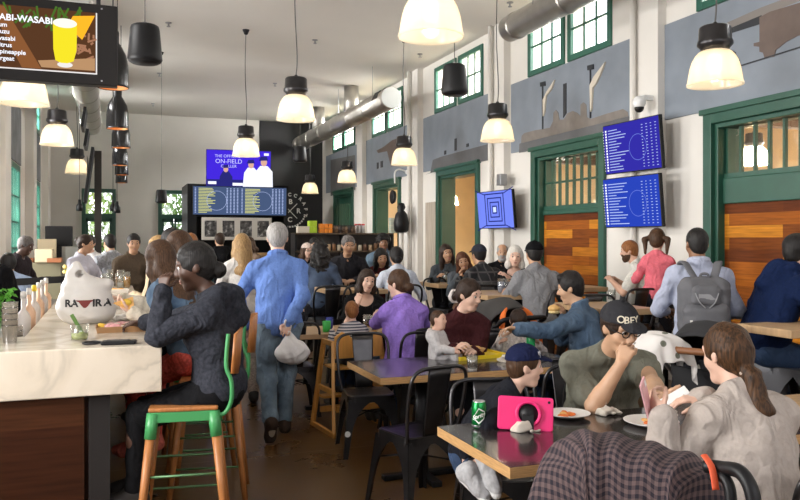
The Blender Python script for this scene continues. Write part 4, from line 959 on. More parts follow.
# ---------------------------------------------------------------- implicit surfaces -> one continuous skin per figure
V3 = lambda *a: np.array(a, dtype=float)
def nrm(v): v = np.asarray(v, float); return v / (np.linalg.norm(v) + 1e-9)
class Field:
    def __init__(s, lo, hi, h):
        s.h = h; s.lo = np.asarray(lo, float); s.n = np.ceil((np.asarray(hi) - s.lo) / h).astype(int) + 1
        s.f = np.full(s.n, 1.0, np.float32)
        s.ax = [s.lo[i] + h * np.arange(s.n[i]) for i in range(3)]
    def _sub(s, lo, hi):
        a = np.clip(np.floor((lo - s.lo) / s.h).astype(int), 0, s.n); b = np.clip(np.ceil((hi - s.lo) / s.h).astype(int) + 1, 0, s.n)
        if np.any(b <= a): return None
        sl = tuple(slice(i, j) for i, j in zip(a, b))
        X, Y, Z = np.meshgrid(s.ax[0][sl[0]], s.ax[1][sl[1]], s.ax[2][sl[2]], indexing='ij', sparse=True)
        return sl, X, Y, Z
    def dist(s, pr, infl, sub):
        sl, X, Y, Z = sub
        if pr[0] == 'c':
            _, a, b, ra, rb = pr[:5]; ab = b - a; L2 = float(ab @ ab) + 1e-12
            t = np.clip(((X - a[0]) * ab[0] + (Y - a[1]) * ab[1] + (Z - a[2]) * ab[2]) / L2, 0, 1)
            return np.sqrt((X - a[0] - t * ab[0]) ** 2 + (Y - a[1] - t * ab[1]) ** 2 + (Z - a[2] - t * ab[2]) ** 2) - (ra + (rb - ra) * t) - infl
        _, c, Rm, r = pr[:4]; r = r + infl
        dx, dy, dz = X - c[0], Y - c[1], Z - c[2]
        p = [dx * Rm[0][i] + dy * Rm[1][i] + dz * Rm[2][i] for i in range(3)]
        k0 = np.sqrt((p[0] / r[0]) ** 2 + (p[1] / r[1]) ** 2 + (p[2] / r[2]) ** 2); k1 = np.sqrt((p[0] / r[0] ** 2) ** 2 + (p[1] / r[1] ** 2) ** 2 + (p[2] / r[2] ** 2) ** 2) + 1e-9
        return k0 * (k0 - 1) / k1
    @staticmethod
    def bounds(pr, m):
        if pr[0] == 'c':
            _, a, b, ra, rb = pr[:5]; q = max(ra, rb) + m; return np.minimum(a, b) - q, np.maximum(a, b) + q
        q = np.abs(pr[2]) @ (pr[3]) + m; return pr[1] - q, pr[1] + q
    def add(s, pr, infl=0., k=.02, neg=False):
        k = max(k, 1e-4); lo, hi = s.bounds(pr, abs(infl) + k + 2.5 * s.h); sub = s._sub(lo, hi)
        if sub is None: return
        d = s.dist(pr, infl, sub).astype(np.float32); f = s.f[sub[0]]
        if neg:
            d = -d; h = np.maximum(k - np.abs(f - d), 0) / k; s.f[sub[0]] = np.maximum(f, d) + h * h * k * .25
        else:
            h = np.maximum(k - np.abs(f - d), 0) / k; s.f[sub[0]] = np.minimum(f, d) - h * h * k * .25
    def grid(s): return np.meshgrid(*s.ax, indexing='ij', sparse=True)
    def cut(s, p, n):   # remove the half space n.(x-p) > 0
        X, Y, Z = s.grid(); s.f = np.maximum(s.f, ((X - p[0]) * n[0] + (Y - p[1]) * n[1] + (Z - p[2]) * n[2]).astype(np.float32))
    def wrinkle(s, amp, fr, seed=0):
        X, Y, Z = s.grid(); r = np.random.RandomState(seed); o = 0
        for i in range(4):
            k = r.normal(size=3); k[2] *= 1.5; k = k / np.linalg.norm(k) * fr * (1 + .5 * i); q = r.normal(size=3) * fr * .5; ph = r.uniform(0, 6)
            o = o + np.sin(X * k[0] + Y * k[1] + Z * k[2] + ph + 1.6 * np.sin(X * q[0] + Y * q[1] + Z * q[2])) / (1 + .6 * i)
        s.f = s.f + (amp * .5 * o).astype(np.float32)
    def mesh(s, name, T):
        f = s.f; sg = f < 0
        if not sg.any(): return None
        c = np.zeros(s.n - 1, np.int8)
        sh = [(i, j, k) for i in (0, 1) for j in (0, 1) for k in (0, 1)]
        N = s.n - 1; S = lambda A, o: A[o[0]:o[0] + N[0], o[1]:o[1] + N[1], o[2]:o[2] + N[2]]
        for o in sh: c += S(sg, o)
        act = (c > 0) & (c < 8); idx = np.full(N, -1, np.int64); ijk = np.argwhere(act); idx[act] = np.arange(len(ijk))
        acc = np.zeros((len(ijk), 3)); cnt = np.zeros(len(ijk)); val = {o: S(f, o)[act] for o in sh}
        for a in sh:
            for ax in range(3):
                if a[ax]: continue
                b = tuple(1 if i == ax else a[i] for i in range(3)); fa, fb = val[a], val[b]; m = (fa < 0) != (fb < 0)
                t = np.where(m, fa / np.where(fa == fb, 1, fa - fb), 0); p = np.tile(np.array(a, float), (len(ijk), 1)); p[:, ax] += t
                acc += p * m[:, None]; cnt += m
        P = (ijk + acc / cnt[:, None]) * s.h + s.lo
        faces = []
        for ax in range(3):
            u, v = (ax + 1) % 3, (ax + 2) % 3
            sl0 = [slice(None)] * 3; sl1 = [slice(None)] * 3; sl0[ax] = slice(0, -1); sl1[ax] = slice(1, None)
            A, B = sg[tuple(sl0)], sg[tuple(sl1)]; e = np.argwhere(A != B)
            e = e[(e[:, u] > 0) & (e[:, v] > 0) & (e[:, u] < N[u]) & (e[:, v] < N[v])]
            if not len(e): continue
            ins = A[tuple(e.T)]; q = []
            for du, dv in ((1, 1), (0, 1), (0, 0), (1, 0)):
                w = e.copy(); w[:, u] -= du; w[:, v] -= dv; q.append(idx[tuple(w.T)])
            q = np.stack(q, 1); q[~ins] = q[~ins][:, ::-1]; faces.append(q)
        F = np.concatenate(faces); F = F[(F >= 0).all(1)]
        P = P @ T[0].T + T[1]
        me = bpy.data.meshes.new(name); me.vertices.add(len(P)); me.vertices.foreach_set('co', P.astype(np.float32).ravel())
        me.loops.add(F.size); me.loops.foreach_set('vertex_index', F.astype(np.int32).ravel()); me.polygons.add(len(F))
        me.polygons.foreach_set('loop_start', np.arange(0, F.size, 4, dtype=np.int32)); me.polygons.foreach_set('use_smooth', np.ones(len(F), bool)); me.update(calc_edges=True); me.validate()
        return me
def cap(a, b, ra, rb=None, k=.02): return ('c', np.asarray(a, float), np.asarray(b, float), ra, ra if rb is None else rb, k)
def eli(c, r, Rm=None, k=.02): return ('e', np.asarray(c, float), np.eye(3) if Rm is None else np.asarray(Rm), np.asarray(r, float), k)
def sdf_obj(name, prims, h, m, parent=None, cuts=(), neg=(), wr=None, pad=.03, infl=0):
    lo = np.min([Field.bounds(p, pad)[0] for p in prims], 0); hi = np.max([Field.bounds(p, pad)[1] for p in prims], 0)
    F = Field(lo, hi, h)
    for p in prims: F.add(p, infl, p[-1])
    for p in neg: F.add(p, 0, p[-1], True)
    if wr: F.wrinkle(*wr)
    for c in cuts: F.cut(*c)
    me = F.mesh(name, (np.eye(3), np.zeros(3)))
    return obj(name, me, m, parent) if me else None
def rot(yaw=0, pitch=0, roll=0):  # yaw left+, pitch down+, roll right+
    cy, sy, cp, sp, cr_, sr = math.cos(R(yaw)), math.sin(R(yaw)), math.cos(R(-pitch)), math.sin(R(-pitch)), math.cos(R(roll)), math.sin(R(roll))
    Rz = np.array([[cy, -sy, 0], [sy, cy, 0], [0, 0, 1]]); Rx = np.array([[1, 0, 0], [0, cp, -sp], [0, sp, cp]]); Ry = np.array([[cr_, 0, sr], [0, 1, 0], [-sr, 0, cr_]])
    return Rz @ Rx @ Ry
def ik(a, b, l1, l2, hint):
    a, b = np.asarray(a, float), np.asarray(b, float); d = b - a; L = np.linalg.norm(d); mx = (l1 + l2) * .995
    if L > mx: b = a + d / L * mx; d = b - a; L = mx
    L = max(L, abs(l1 - l2) + .02); u = nrm(d); x = (l1 * l1 - l2 * l2 + L * L) / (2 * L); y = math.sqrt(max(l1 * l1 - x * x, 0))
    hv = np.asarray(hint, float); hv = hv - (hv @ u) * u; return a + u * x + nrm(hv) * y, b
SKIN = {'light': (.62, .37, .26), 'fair': (.70, .45, .34), 'tan': (.48, .27, .16), 'brown': (.26, .13, .07), 'dark': (.075, .034, .02), 'olive': (.52, .31, .19), 'baby': (.70, .43, .32)}
def skin_mat(s): return mat('skin_' + s, SKIN[s], .5, noise=.06, nscale=14, bump=.02, bscale=120)
def cloth(name, col, noise=.10, bump=.12, rough=.88):
    m = mat('cloth_' + name, col, rough, noise=noise, nscale=60, bump=bump, bscale=140, spec=.12)
    if m.get('folds'): return m
    m['folds'] = 1; folds(m); return m
def folds(m, st=.42):
    nt = m.node_tree; b = nt.nodes['Principled BSDF']; tc = nt.nodes.new('ShaderNodeTexCoord')
    mp = nt.nodes.new('ShaderNodeMapping'); mp.inputs['Rotation'].default_value = (.5, .3, .4); mp.inputs['Scale'].default_value = (1.5, 1, .75); nt.links.new(tc.outputs['Object'], mp.inputs[0])
    n = nt.nodes.new('ShaderNodeTexNoise'); n.inputs['Scale'].default_value = 8.5; n.inputs['Detail'].default_value = 2.5; n.inputs['Roughness'].default_value = .45; n.inputs['Distortion'].default_value = 1.1; nt.links.new(mp.outputs[0], n.inputs[0])
    r = nt.nodes.new('ShaderNodeValToRGB'); r.color_ramp.elements[0].position = .38; r.color_ramp.elements[1].position = .62; r.color_ramp.interpolation = 'EASE'; nt.links.new(n.outputs[0], r.inputs[0])
    bp = nt.nodes.new('ShaderNodeBump'); bp.inputs['Strength'].default_value = st; bp.inputs['Distance'].default_value = .022; nt.links.new(r.outputs[0], bp.inputs['Height'])
    old = b.inputs['Normal'].links
    if old: nt.links.new(old[0].from_socket, bp.inputs['Normal'])
    nt.links.new(bp.outputs[0], b.inputs['Normal'])
def hair_mat(name, c0, c1=None):
    def f(nt, b):
        tc = nt.nodes.new('ShaderNodeTexCoord'); mp = nt.nodes.new('ShaderNodeMapping'); mp.inputs['Scale'].default_value = (140, 140, 7); nt.links.new(tc.outputs['Object'], mp.inputs[0])
        n = nt.nodes.new('ShaderNodeTexNoise'); n.inputs['Scale'].default_value = 1; n.inputs['Detail'].default_value = 3; nt.links.new(mp.outputs[0], n.inputs[0])
        r = ramp(nt, n.outputs[0], [(.30, c0), (.80, c1 or tuple(min(1, c * 1.9) for c in c0))]); nt.links.new(r.outputs[0], b.inputs['Base Color']); b.inputs['Roughness'].default_value = .5; b.inputs['Specular IOR Level'].default_value = .25
        bp = nt.nodes.new('ShaderNodeBump'); bp.inputs['Strength'].default_value = .35; bp.inputs['Distance'].default_value = .01; nt.links.new(n.outputs[0], bp.inputs['Height']); nt.links.new(bp.outputs[0], b.inputs['Normal'])
    return nodes_mat('hair_' + name, f)
HAIR = {'black': ((.008, .007, .007), (.022, .019, .017)), 'brown': ((.035, .017, .009), (.10, .05, .024)), 'darkbrown': ((.016, .009, .006), (.045, .024, .014)), 'blond': ((.20, .115, .045), (.48, .31, .14)), 'grey': ((.22, .21, .20), (.5, .48, .46)), 'white': ((.5, .47, .42), (.75, .72, .66)), 'ginger': ((.17, .06, .018), (.36, .15, .05)), 'salt': ((.045, .04, .037), (.22, .2, .19)), 'auburn': ((.06, .02, .01), (.15, .06, .03)), 'ponytail': ((.012, .007, .004), (.125, .056, .021))}
def hmat(n): return hair_mat(n, *HAIR[n])
M_eye = mat('eye_white', (.78, .76, .73), .25); M_iris = mat('iris_dark', (.02, .012, .008), .2); M_lip = mat('lip_rose', (.40, .19, .15), .5); M_brow = mat('brow_dark', (.03, .02, .015), .8)
M_shoe = mat('shoe_dark', (.025, .022, .02), .6); M_sole = mat('shoe_sole', (.55, .52, .48), .7)
def figure(label, x, y, yaw, h=.012, seed=1, s=1.0, skin='light', hz=.55, lean=6, slean=0, twist=0, hunch=0, fem=False, fat=1.0, head=(0, 8, 0), hfwd=.02, hs=1.0,
           hands=None, elbows=((-.5, -.5, -.9), (.5, -.5, -.9)), hdir=(None, None), hnorm=(None, None), curl=(.5, .5), feet=None, knees=((-.05, 1, .4), (.05, 1, .4)), fdir=None,
           top=None, sleeve='long', bottom=None, shoes=M_shoe, sole=None, hair=None, hairc='darkbrown', face=False, cap_=None, hood=False, collar=False, vest=None, neckline=.0, tuck=True, glasses=False, beard=None, z0=0., lap=True, belly=0, top_infl=.012, group=None, hem=.0, extra=None, legs=True, sh=1.0, hl=1.0, brow_c=None, shave=None):
    """pose in the figure's own frame: +y faces forward, +z up; hands / feet are wrist / ankle targets"""
    yaw_m = rot(yaw); T0 = np.array([x, y, z0])
    def W(p): return (yaw_m @ np.asarray(p, float))
    S = s
    # ---- skeleton
    pel = V3(0, 0, hz); sd = rot(0, lean, slean); L = .52 * S
    mid = pel + sd @ V3(0, 0, .5 * L); sd2 = rot(twist, lean + hunch, slean); nb = mid + sd2 @ V3(0, 0, .5 * L)
    swd = (.152 if fem else .174) * S * sh; hw = .09 * S
    shl = [nb + sd2 @ V3(i * swd, 0, -.070 * S) for i in (-1, 1)]
    hR = rot(head[0] + twist * .0, head[1], head[2]); hS = hs * S * .95
    hc = nb + sd2 @ V3(0, 0, .05 * S) + V3(0, hfwd, 0) @ np.eye(3) + hR @ V3(0, .015 * S, .135 * hS)
    if hfwd: hc = hc + 0
    H = lambda *p: hc + hR @ (V3(*p) * hS)
    ua, fa = .285 * S, .245 * S; tl, sl = .43 * S * hl, .42 * S * hl
    hands = hands or ((-.2, .30, hz + .2), (.2, .30, hz + .2))
    arms = [ik(shl[i], np.asarray(hands[i]) * 1.0, ua, fa, elbows[i]) for i in (0, 1)]
    feet = feet or ((-.11, .42, .085), (.11, .42, .085))
    hips = [pel + V3(i * hw, .0, -.01) for i in (-1, 1)]
    lg = [ik(hips[i], feet[i], tl, sl, knees[i]) for i in (0, 1)]
    # ---- primitives
    fr = .0075 * S if h < .0065 else max(.0080 * S, h * .72)
    tor = [eli(pel + sd @ V3(0, 0, .03 * S), V3((.172 if fem else .160) * fat, .125 * fat, .13) * S, sd, .05),
           eli(pel + sd @ V3(0, .012 + belly * .5, .16 * S), V3((.135 if fem else .150) * fat, (.108 + belly) * fat, .15) * S, sd, .06),
           eli(mid + sd2 @ V3(0, 0, .06 * S), V3((.138 if fem else .155) * fat, .108 * fat, .18) * S, sd2, .06),
           cap(shl[0] + sd2 @ V3(.03 * S, 0, 0), shl[1] - sd2 @ V3(.03 * S, 0, 0), .060 * S, None, .05)]
    for i in (0, 1): tor.append(cap(nb + sd2 @ V3(0, -.008, .035 * S), shl[i], .044 * S, .046 * S, .04))
    if fem: tor += [eli(mid + sd2 @ V3(i * .075 * S, .095 * S, .06 * S), V3(.062, .058, .065) * S * fat, sd2, .04) for i in (-1, 1)]
    neck = [cap(nb + sd2 @ V3(0, .0, .0), hc + hR @ V3(0, -.012, -.055) * S, .056 * S * (.9 if fem else 1), .050 * S * (.9 if fem else 1), .03)]
    hd = [eli(H(0, -.010, .028), V3(.075, .093, .090) * hS, hR, .02), eli(H(0, .022, -.020), V3(.060, .070, .098) * hS, hR, .03), cap(H(-.018, .058, -.102), H(.018, .058, -.102), .020 * hS, None, .035),
          eli(H(-.036, .052, -.030), V3(.030, .032, .034) * hS, hR, .02), eli(H(.036, .052, -.030), V3(.030, .032, .034) * hS, hR, .02)]
    ft = []; fneg = []
    if h < .0135:
        ft += [cap(H(0, .085, .016), H(0, .106, -.024), .0075 * hS, .0135 * hS, .014), cap(H(-.012, .094, -.030), H(.012, .094, -.030), .0085 * hS, None, .010),
               cap(H(-.042, .073, .030), H(.042, .073, .030), .012 * hS, None, .022), eli(H(0, .086, -.060), V3(.024, .010, .0065) * hS, hR, .008), eli(H(0, .085, -.071), V3(.020, .010, .0075) * hS, hR, .008)]
        fneg += [eli(H(-.031, .092, .008), V3(.017, .012, .0078) * hS, hR, .012), eli(H(.031, .092, .008), V3(.017, .012, .0078) * hS, hR, .012), cap(H(-.020, .096, -.0655), H(.020, .096, -.0655), .0022 * hS, None, .004)]
    ears = [eli(H(i * .076, -.008, -.006), V3(.011, .021, .031) * hS, hR @ rot(i * 22), .008) for i in (-1, 1)]
    armp = []; fore = []; hnd = []
    for i, sg in ((0, -1), (1, 1)):
        el, wr = arms[i]; k_ = 1 if not fem else .88
        armp.append((cap(shl[i], el, .047 * S * k_ * fat ** .5, .038 * S * k_, .03)))
        m_ = el + (wr - el) * .28
        fore.append([cap(el, m_, .040 * S * k_, .042 * S * k_, .02), cap(m_, wr, .042 * S * k_, .027 * S * k_, .02)])
        fd = nrm(hdir[i]) if hdir[i] is not None else nrm(wr - el)
        nn = np.asarray(hnorm[i] if hnorm[i] is not None else (-sg * .6, 0, -.8), float); nn = nrm(nn - (nn @ fd) * fd)
        th_ = np.cross(fd, nn) * (1 if sg > 0 else -1); hk = S * (.92 if fem else 1.0); c_ = curl[i]
        pr = []
        for q in (-.030, -.010, .010, .030):
            pr.append(cap(wr + fd * .012 * hk + th_ * q * .55 * hk, wr + fd * (.082 - abs(q - .01) * .25) * hk + th_ * q * hk, .0135 * hk, .0115 * hk, .012))
        for q, ln in ((.030, .92), (.010, 1.0), (-.011, .94), (-.031, .76)):
            p_ = wr + fd * (.084 - abs(q - .01) * .25) * hk + th_ * q * hk; a_ = .15 + c_ * .5; spread = th_ * q * 1.2
            for j, sl_ in enumerate((.043, .027, .021)):
                dr = nrm(fd * math.cos(a_) + nn * math.sin(a_) + spread); p2 = p_ + dr * sl_ * ln * hk
                pr.append(cap(p_, p2, fr * (1.05 - .08 * j), fr * (1.0 - .10 * j), .004)); p_ = p2; a_ += c_ * (1.15 if j == 0 else .9)
        p_ = wr + fd * .028 * hk + th_ * .024 * hk + nn * .006
        for j, (sl_, dr) in enumerate(((.042, fd * .62 + th_ * .68 + nn * (.2 + .5 * c_)), (.030, fd * .85 + th_ * (.35 - .3 * c_) + nn * (.2 + .6 * c_)), (.024, fd * .9 + th_ * (.1 - .4 * c_) + nn * (.2 + .6 * c_)))):
            p2 = p_ + nrm(dr) * sl_ * hk; pr.append(cap(p_, p2, (.0125, .0098, .0088)[j] * hk if fr < .009 else fr * 1.1, (.0100, .0090, .0075)[j] * hk if fr < .009 else fr, .008)); p_ = p2
        hnd.append(pr)
    legp = []; shoe = []
    for i, sg in ((0, -1), (1, 1)):
        kn, an = lg[i]; ki = 1.08 if fem else 1
        cf = kn + (an - kn) * .3 + nrm(np.cross(V3(1, 0, 0), an - kn)) * .012
        legp.append([cap(hips[i], kn, .086 * S * ki * fat ** .6, .058 * S, .04), cap(kn, cf, .056 * S, .056 * S, .03), cap(cf, an, .056 * S, .038 * S, .03)])
        fd = nrm(fdir[i]) if fdir and fdir[i] is not None else nrm(V3(sg * .15, 1, 0)); dn = nrm(V3(0, 0, -1) - (V3(0, 0, -1) @ fd) * fd)
        he = an - fd * .03 * S + dn * .045 * S; ba = an + fd * .105 * S + dn * .052 * S; to = an + fd * .16 * S + dn * .055 * S
        shoe.append([cap(an + dn * .0, he, .040 * S, .036 * S, .03), cap(he, ba, .036 * S, .034 * S, .03), cap(ba, to, .036 * S, .028 * S, .02), cap(an, ba, .040 * S, .034 * S, .03)])
    # ---- body
    allp = tor + neck + hd + ft + ears + armp + sum(fore, []) + sum(hnd, []) + (sum(legp, []) + sum(shoe, []) if legs else [])
    lo = np.min([Field.bounds(p, .03)[0] for p in allp], 0); hi = np.max([Field.bounds(p, .03)[1] for p in allp], 0)
    F = Field(lo, hi, h)
    shr = -.004
    for p in tor: F.add(p, shr, p[-1])
    for p in armp: F.add(p, shr if top is not None else 0, p[-1])
    for p in sum(fore, []): F.add(p, shr if (top is not None and sleeve == 'long') else 0, p[-1])
    for p in neck + hd + ft: F.add(p, 0, p[-1])
    for p in fneg: F.add(p, 0, p[-1], True)
    for p in ears: F.add(p, 0, p[-1])
    if legs:
        for p in sum(legp, []): F.add(p, shr, p[-1])
        for p in sum(shoe, []): F.add(p, shr, p[-1])
    for g in hnd:
        G = Field(np.min([Field.bounds(p, .015)[0] for p in g], 0), np.max([Field.bounds(p, .015)[1] for p in g], 0), h)
        a = np.round((G.lo - F.lo) / h).astype(int); G.lo = F.lo + a * h; G.ax = [G.lo[i] + h * np.arange(G.n[i]) for i in range(3)]
        for p in g: G.add(p, 0, p[-1])
        a0 = np.maximum(a, 0); b0 = np.minimum(a + G.n, F.n)
        if np.any(b0 <= a0): continue
        sf = tuple(slice(i, j) for i, j in zip(a0, b0)); sg_ = tuple(slice(i - k, j - k) for i, j, k in zip(a0, b0, a))
        f, d = F.f[sf], G.f[sg_]; k = .012; hh = np.maximum(k - np.abs(f - d), 0) / k; F.f[sf] = np.minimum(f, d) - hh * hh * k * .25
    I = (np.eye(3), np.zeros(3))
    body = obj('person', F.mesh('person', I), skin_mat(skin)); body.location = T0; body.rotation_euler = (0, 0, R(yaw))
    tag(body, label, 'person', group)
    def garment(name, prims, m, infl, cuts=(), wr=None, neg=(), hh=h):
        lo = np.min([Field.bounds(p, infl + .025)[0] for p in prims], 0); hi = np.max([Field.bounds(p, infl + .025)[1] for p in prims], 0)
        G = Field(lo, hi, hh)
        for p in prims: G.add(p, infl, p[-1])
        if wr: G.wrinkle(*wr)
        for p in neg: G.add(p, 0, p[-1], True)
        for c in cuts: G.cut(*c)
        me = G.mesh(name, I); return obj(name, me, m, body) if me else None
    up = sd2 @ V3(0, 0, 1)
    if top is not None:
        pr = list(tor)
        for i in (0, 1):
            el, wr = arms[i]
            if sleeve == 'none': continue
            if sleeve == 'short': pr.append(cap(shl[i], shl[i] + (el - shl[i]) * .68, .055 * S * fat ** .5, .056 * S * fat ** .5, .035))
            else:
                pr.append(cap(shl[i], el, .052 * S * fat ** .5, .045 * S, .035)); 
        cuts = [(nb + sd2 @ V3(0, .0, .062 * S), nrm(up + sd2 @ V3(0, .35, 0)))]
        pz = pel + sd @ V3(0, 0, -.03 * S - hem if lap else -.16 * S)
        cuts.append((pz, sd @ V3(0, 0, -1)))
        if hood: pr += [cap(nb + sd2 @ V3(-.085, -.055, .02) * 1, nb + sd2 @ V3(0, -.105, -.03), .040 * S, .052 * S, .03), cap(nb + sd2 @ V3(.085, -.055, .02), nb + sd2 @ V3(0, -.105, -.03), .040 * S, .052 * S, .03), cap(nb + sd2 @ V3(0, -.10, -.0), nb + sd2 @ V3(0, -.13, -.12), .058 * S, .045 * S, .03)]
        garment(top[0], pr, top[1], top_infl, cuts, (min(.011, .008 + h * .2), 26, seed), [eli(nb + sd2 @ V3(0, .075, .0), V3(.095, .11, .085) * S, sd2, .01)] if neckline else ())
        if vest is not None or sleeve == 'long':
            for i in (0, 1):
                el, wr = arms[i]; garment('sleeve', [cap(el, el + (wr - el) * .5, .045 * S, .042 * S, .02), cap(el + (wr - el) * .5, el + (wr - el) * .97, .042 * S, .036 * S, .02)], vest or top[1], top_infl - .001, (), (.006, 40, seed + i))
        if collar:
            q = []
            for i in range(13):
                a = R(-200 + i * 220 / 12) ; q.append(nb + sd2 @ V3(.064 * S * math.cos(a), .062 * S * math.sin(a) * -1 * -1, .052 * S + .012 * math.sin(a) * -1))
            garment('collar', [cap(q[i], q[i + 1], .015 * S, None, .01) for i in range(12)], top[1], .004)
    if bottom is not None and legs:
        pr = [tor[0]]; cuts = [(pel + sd @ V3(0, 0, (.10 if lap else .01) * S), sd @ V3(0, 0, 1))]
        for i in (0, 1):
            kn, an = lg[i]; pr += [cap(hips[i], kn, .088 * S * fat ** .6, .066 * S, .04), cap(kn, kn + (an - kn) * .93, .064 * S, .052 * S if not fem else .045 * S, .03)]
        garment('trousers', pr, bottom, .009, cuts, (.008, 30, seed + 9))
        for i in (0, 1):
            o_ = garment('shoe', shoe[i], shoes, .005)
            if sole is not None and o_:
                fd = shoe[i][1]; garment('shoe_sole', [cap(shoe[i][1][1] + V3(0, 0, -.022), shoe[i][2][2] + V3(0, 0, -.02), .030 * S, .026 * S, .01)], sole, .004).parent = o_
    # ---- hair
    hh = min(h, .010)
    if hair and hair != 'bald':
        inf = .008 if hair in ('buzz', 'ring') else .013
        sk = [eli(H(0, -.012, .032), V3(.0755, .092, .090) * hS, hR, .02)]
        ng = []; cuts = []
        lo = H(0, 0, 0) - .5; G = None
        prims = [('e', sk[0][1], sk[0][2], sk[0][3] + inf * hS, .02)]
        if hair in ('short', 'buzz', 'ring', 'curly', 'quiff', 'kid'):
            prims.append(eli(H(0, -.045, -.02), V3(.066, .058, .075) * hS, hR, .02))
            ng = [eli(H(0, .115, -.045), V3(.095, .078, .105) * hS, hR, .015), eli(H(0, .03, -.115), V3(.10, .085, .09) * hS, hR, .01)]
            ng += [eli(H(i * .085, .0, -.045), V3(.022, .03, .045) * hS, hR, .01) for i in (-1, 1)]
            if hair == 'ring': ng.append(eli(H(0, .03, .115), V3(.07, .09, .06) * hS, hR, .02))
            if hair == 'quiff': prims += [cap(H(-.04, .06, .105), H(.04, .06, .105), .026 * hS, None, .03), cap(H(0, .0, .115), H(0, -.05, .10), .03 * hS, None, .03)]
            if hair == 'curly':
                rd = random.Random(seed); prims = [('e', sk[0][1], sk[0][2], sk[0][3] + .02 * hS, .02)]
                for _ in range(46):
                    a, b = rd.uniform(0, 6.28), rd.uniform(-.25, 1); q = V3(math.cos(a) * math.sqrt(1 - b * b if b > 0 else 1), math.sin(a) * math.sqrt(1 - b * b if b > 0 else 1), b)
                    prims.append(cap(H(*(q * .098 + V3(0, -.015, .03))), H(*(q * .105 + V3(0, -.015, .03))), .022 * hS, None, .012))
        else:
            ng = [eli(H(0, .120, -.040), V3(.074, .075, .115) * hS, hR, .02)]
            nk = H(0, -.055, -.09)
            if hair in ('long', 'bob', 'longcurly'):
                ln = {'long': .37, 'bob': .03, 'longcurly': .2}[hair]; w_ = .040 if hair != 'longcurly' else .052
                for xx, yy in ((-.072, .015), (-.062, -.055), (-.02, -.085), (.02, -.085), (.062, -.055), (.072, .015)):
                    a = H(xx, yy, .02); b = H(xx * 1.05, yy - .01, -.10); e_ = b + sd2 @ V3(xx * .12, -.035 if yy < 0 else .02, -ln) * S
                    prims += [cap(a, b, .030 * hS, w_ * hS * .9, .03), cap(b, b * .5 + e_ * .5 + sd2 @ V3(0, -.02, 0), w_ * hS * .9, w_ * hS * .85, .03), cap(b * .5 + e_ * .5 + sd2 @ V3(0, -.02, 0), e_, w_ * hS * .85, .018 * hS, .03)]
            if hair in ('pony', 'bun', 'lowbun', 'pigtails'):
                prims.append(eli(H(0, -.05, -.02), V3(.066, .060, .075) * hS, hR, .03)); ng += [eli(H(i * .088, .0, -.05), V3(.022, .026, .045) * hS, hR, .01) for i in (-1, 1)]
                ng.append(eli(H(0, .02, -.12), V3(.10, .075, .08) * hS, hR, .01))
            if hair == 'bun': prims.append(eli(H(0, -.115, .03), V3(.045, .04, .045) * hS, hR, .01))
            if hair == 'lowbun': prims.append(eli(H(0, -.115, -.045), V3(.048, .042, .045) * hS, hR, .01))
            if hair == 'pony':
                p0 = H(0, -.085, -.065); p1 = H(0, -.120, -.095); p2 = p1 + V3(.01, -.035, -.13) * S; p3 = p1 + V3(.05, -.05, -.47) * S
                prims += [cap(H(0, -.06, -.02), p0, .06 * hS, .030 * hS, .03), cap(p0, p1, .026 * hS, .034 * hS, .01), cap(p1, p2, .036 * hS, .050 * hS, .02), cap(p2, p3, .050 * hS, .014, .02)]
            if hair == 'pigtails':
                for i in (-1, 1):
                    p0 = H(i * .085, -.05, .03); p1 = H(i * .12, -.06, .0); p2 = H(i * .115, -.06, -.15)
                    prims += [cap(p0, p1, .02 * hS, .03 * hS, .01), cap(p1, p2, .033 * hS, .014 * hS, .02)]
        lo = np.min([Field.bounds(p, .02)[0] for p in prims], 0); hi = np.max([Field.bounds(p, .02)[1] for p in prims], 0)
        G = Field(lo, hi, hh)
        for p in prims: G.add(p, 0, p[-1])
        G.wrinkle(.016 if hair == 'longcurly' else .0028 if hair not in ('buzz', 'ring') else .001, 90 if hh < .008 else 60, seed)
        for p in ng: G.add(p, 0, p[-1], True)
        if cap_: G.cut(H(0, 0, .048), nrm(hR @ V3(0, -.12 if 'back' not in cap_ else .12, 1)))
        me = G.mesh('hair', I)
        if me: obj('hair', me, hmat(hairc), body)
    if beard:
        me_p = [eli(H(0, .030, -.055), V3(.064, .072, .072) * hS, hR, .02), cap(H(-.02, .068, -.105), H(.02, .068, -.105), .024 * hS, None, .02)]
        garment('beard', me_p, hmat(beard), .004, [(H(0, 0, -.040), hR @ V3(0, -.35, 1))], (.003, 90, 2), [eli(H(0, .10, -.066), V3(.024, .02, .011) * hS, hR, .006)], hh)
    # ---- face details
    if face:
        for i in (-1, 1):
            e_ = MB().ball((0, 0, 0), (.0118 if h < .0068 else .0100) * hS, 14, 10).build('eye', M_eye, body, True); e_.location = H(i * .031, .0765 if h < .0068 else .0772, .007)
            q = MB().ball((0, 0, 0), (.0078 * hS, .003 * hS, .0078 * hS), 12, 8).build('iris', M_iris, e_, True); q.location = hR @ V3(0, .0108, -.001) * hS; q.rotation_euler = Matrix(hR.tolist()).to_euler()
            garment('eyebrow', [cap(H(i * .016, .0885, .030), H(i * .034, .0855, .036), .0042 * hS, .0045 * hS, .006), cap(H(i * .034, .0855, .036), H(i * .05, .070, .030), .0045 * hS, .0025 * hS, .006)], hmat(brow_c) if brow_c else M_brow, 0, hh=min(hh, .004))
        garment('lips', [eli(H(0, .0887, -.0605), V3(.022, .0085, .0055) * hS, hR, .003), eli(H(0, .0877, -.0715), V3(.018, .0085, .0062) * hS, hR, .003)], M_lip, .0006, (), None, [cap(H(-.024, .098, -.0655), H(.024, .098, -.0655), .0018 * hS, None, .002)], min(hh, .0035))
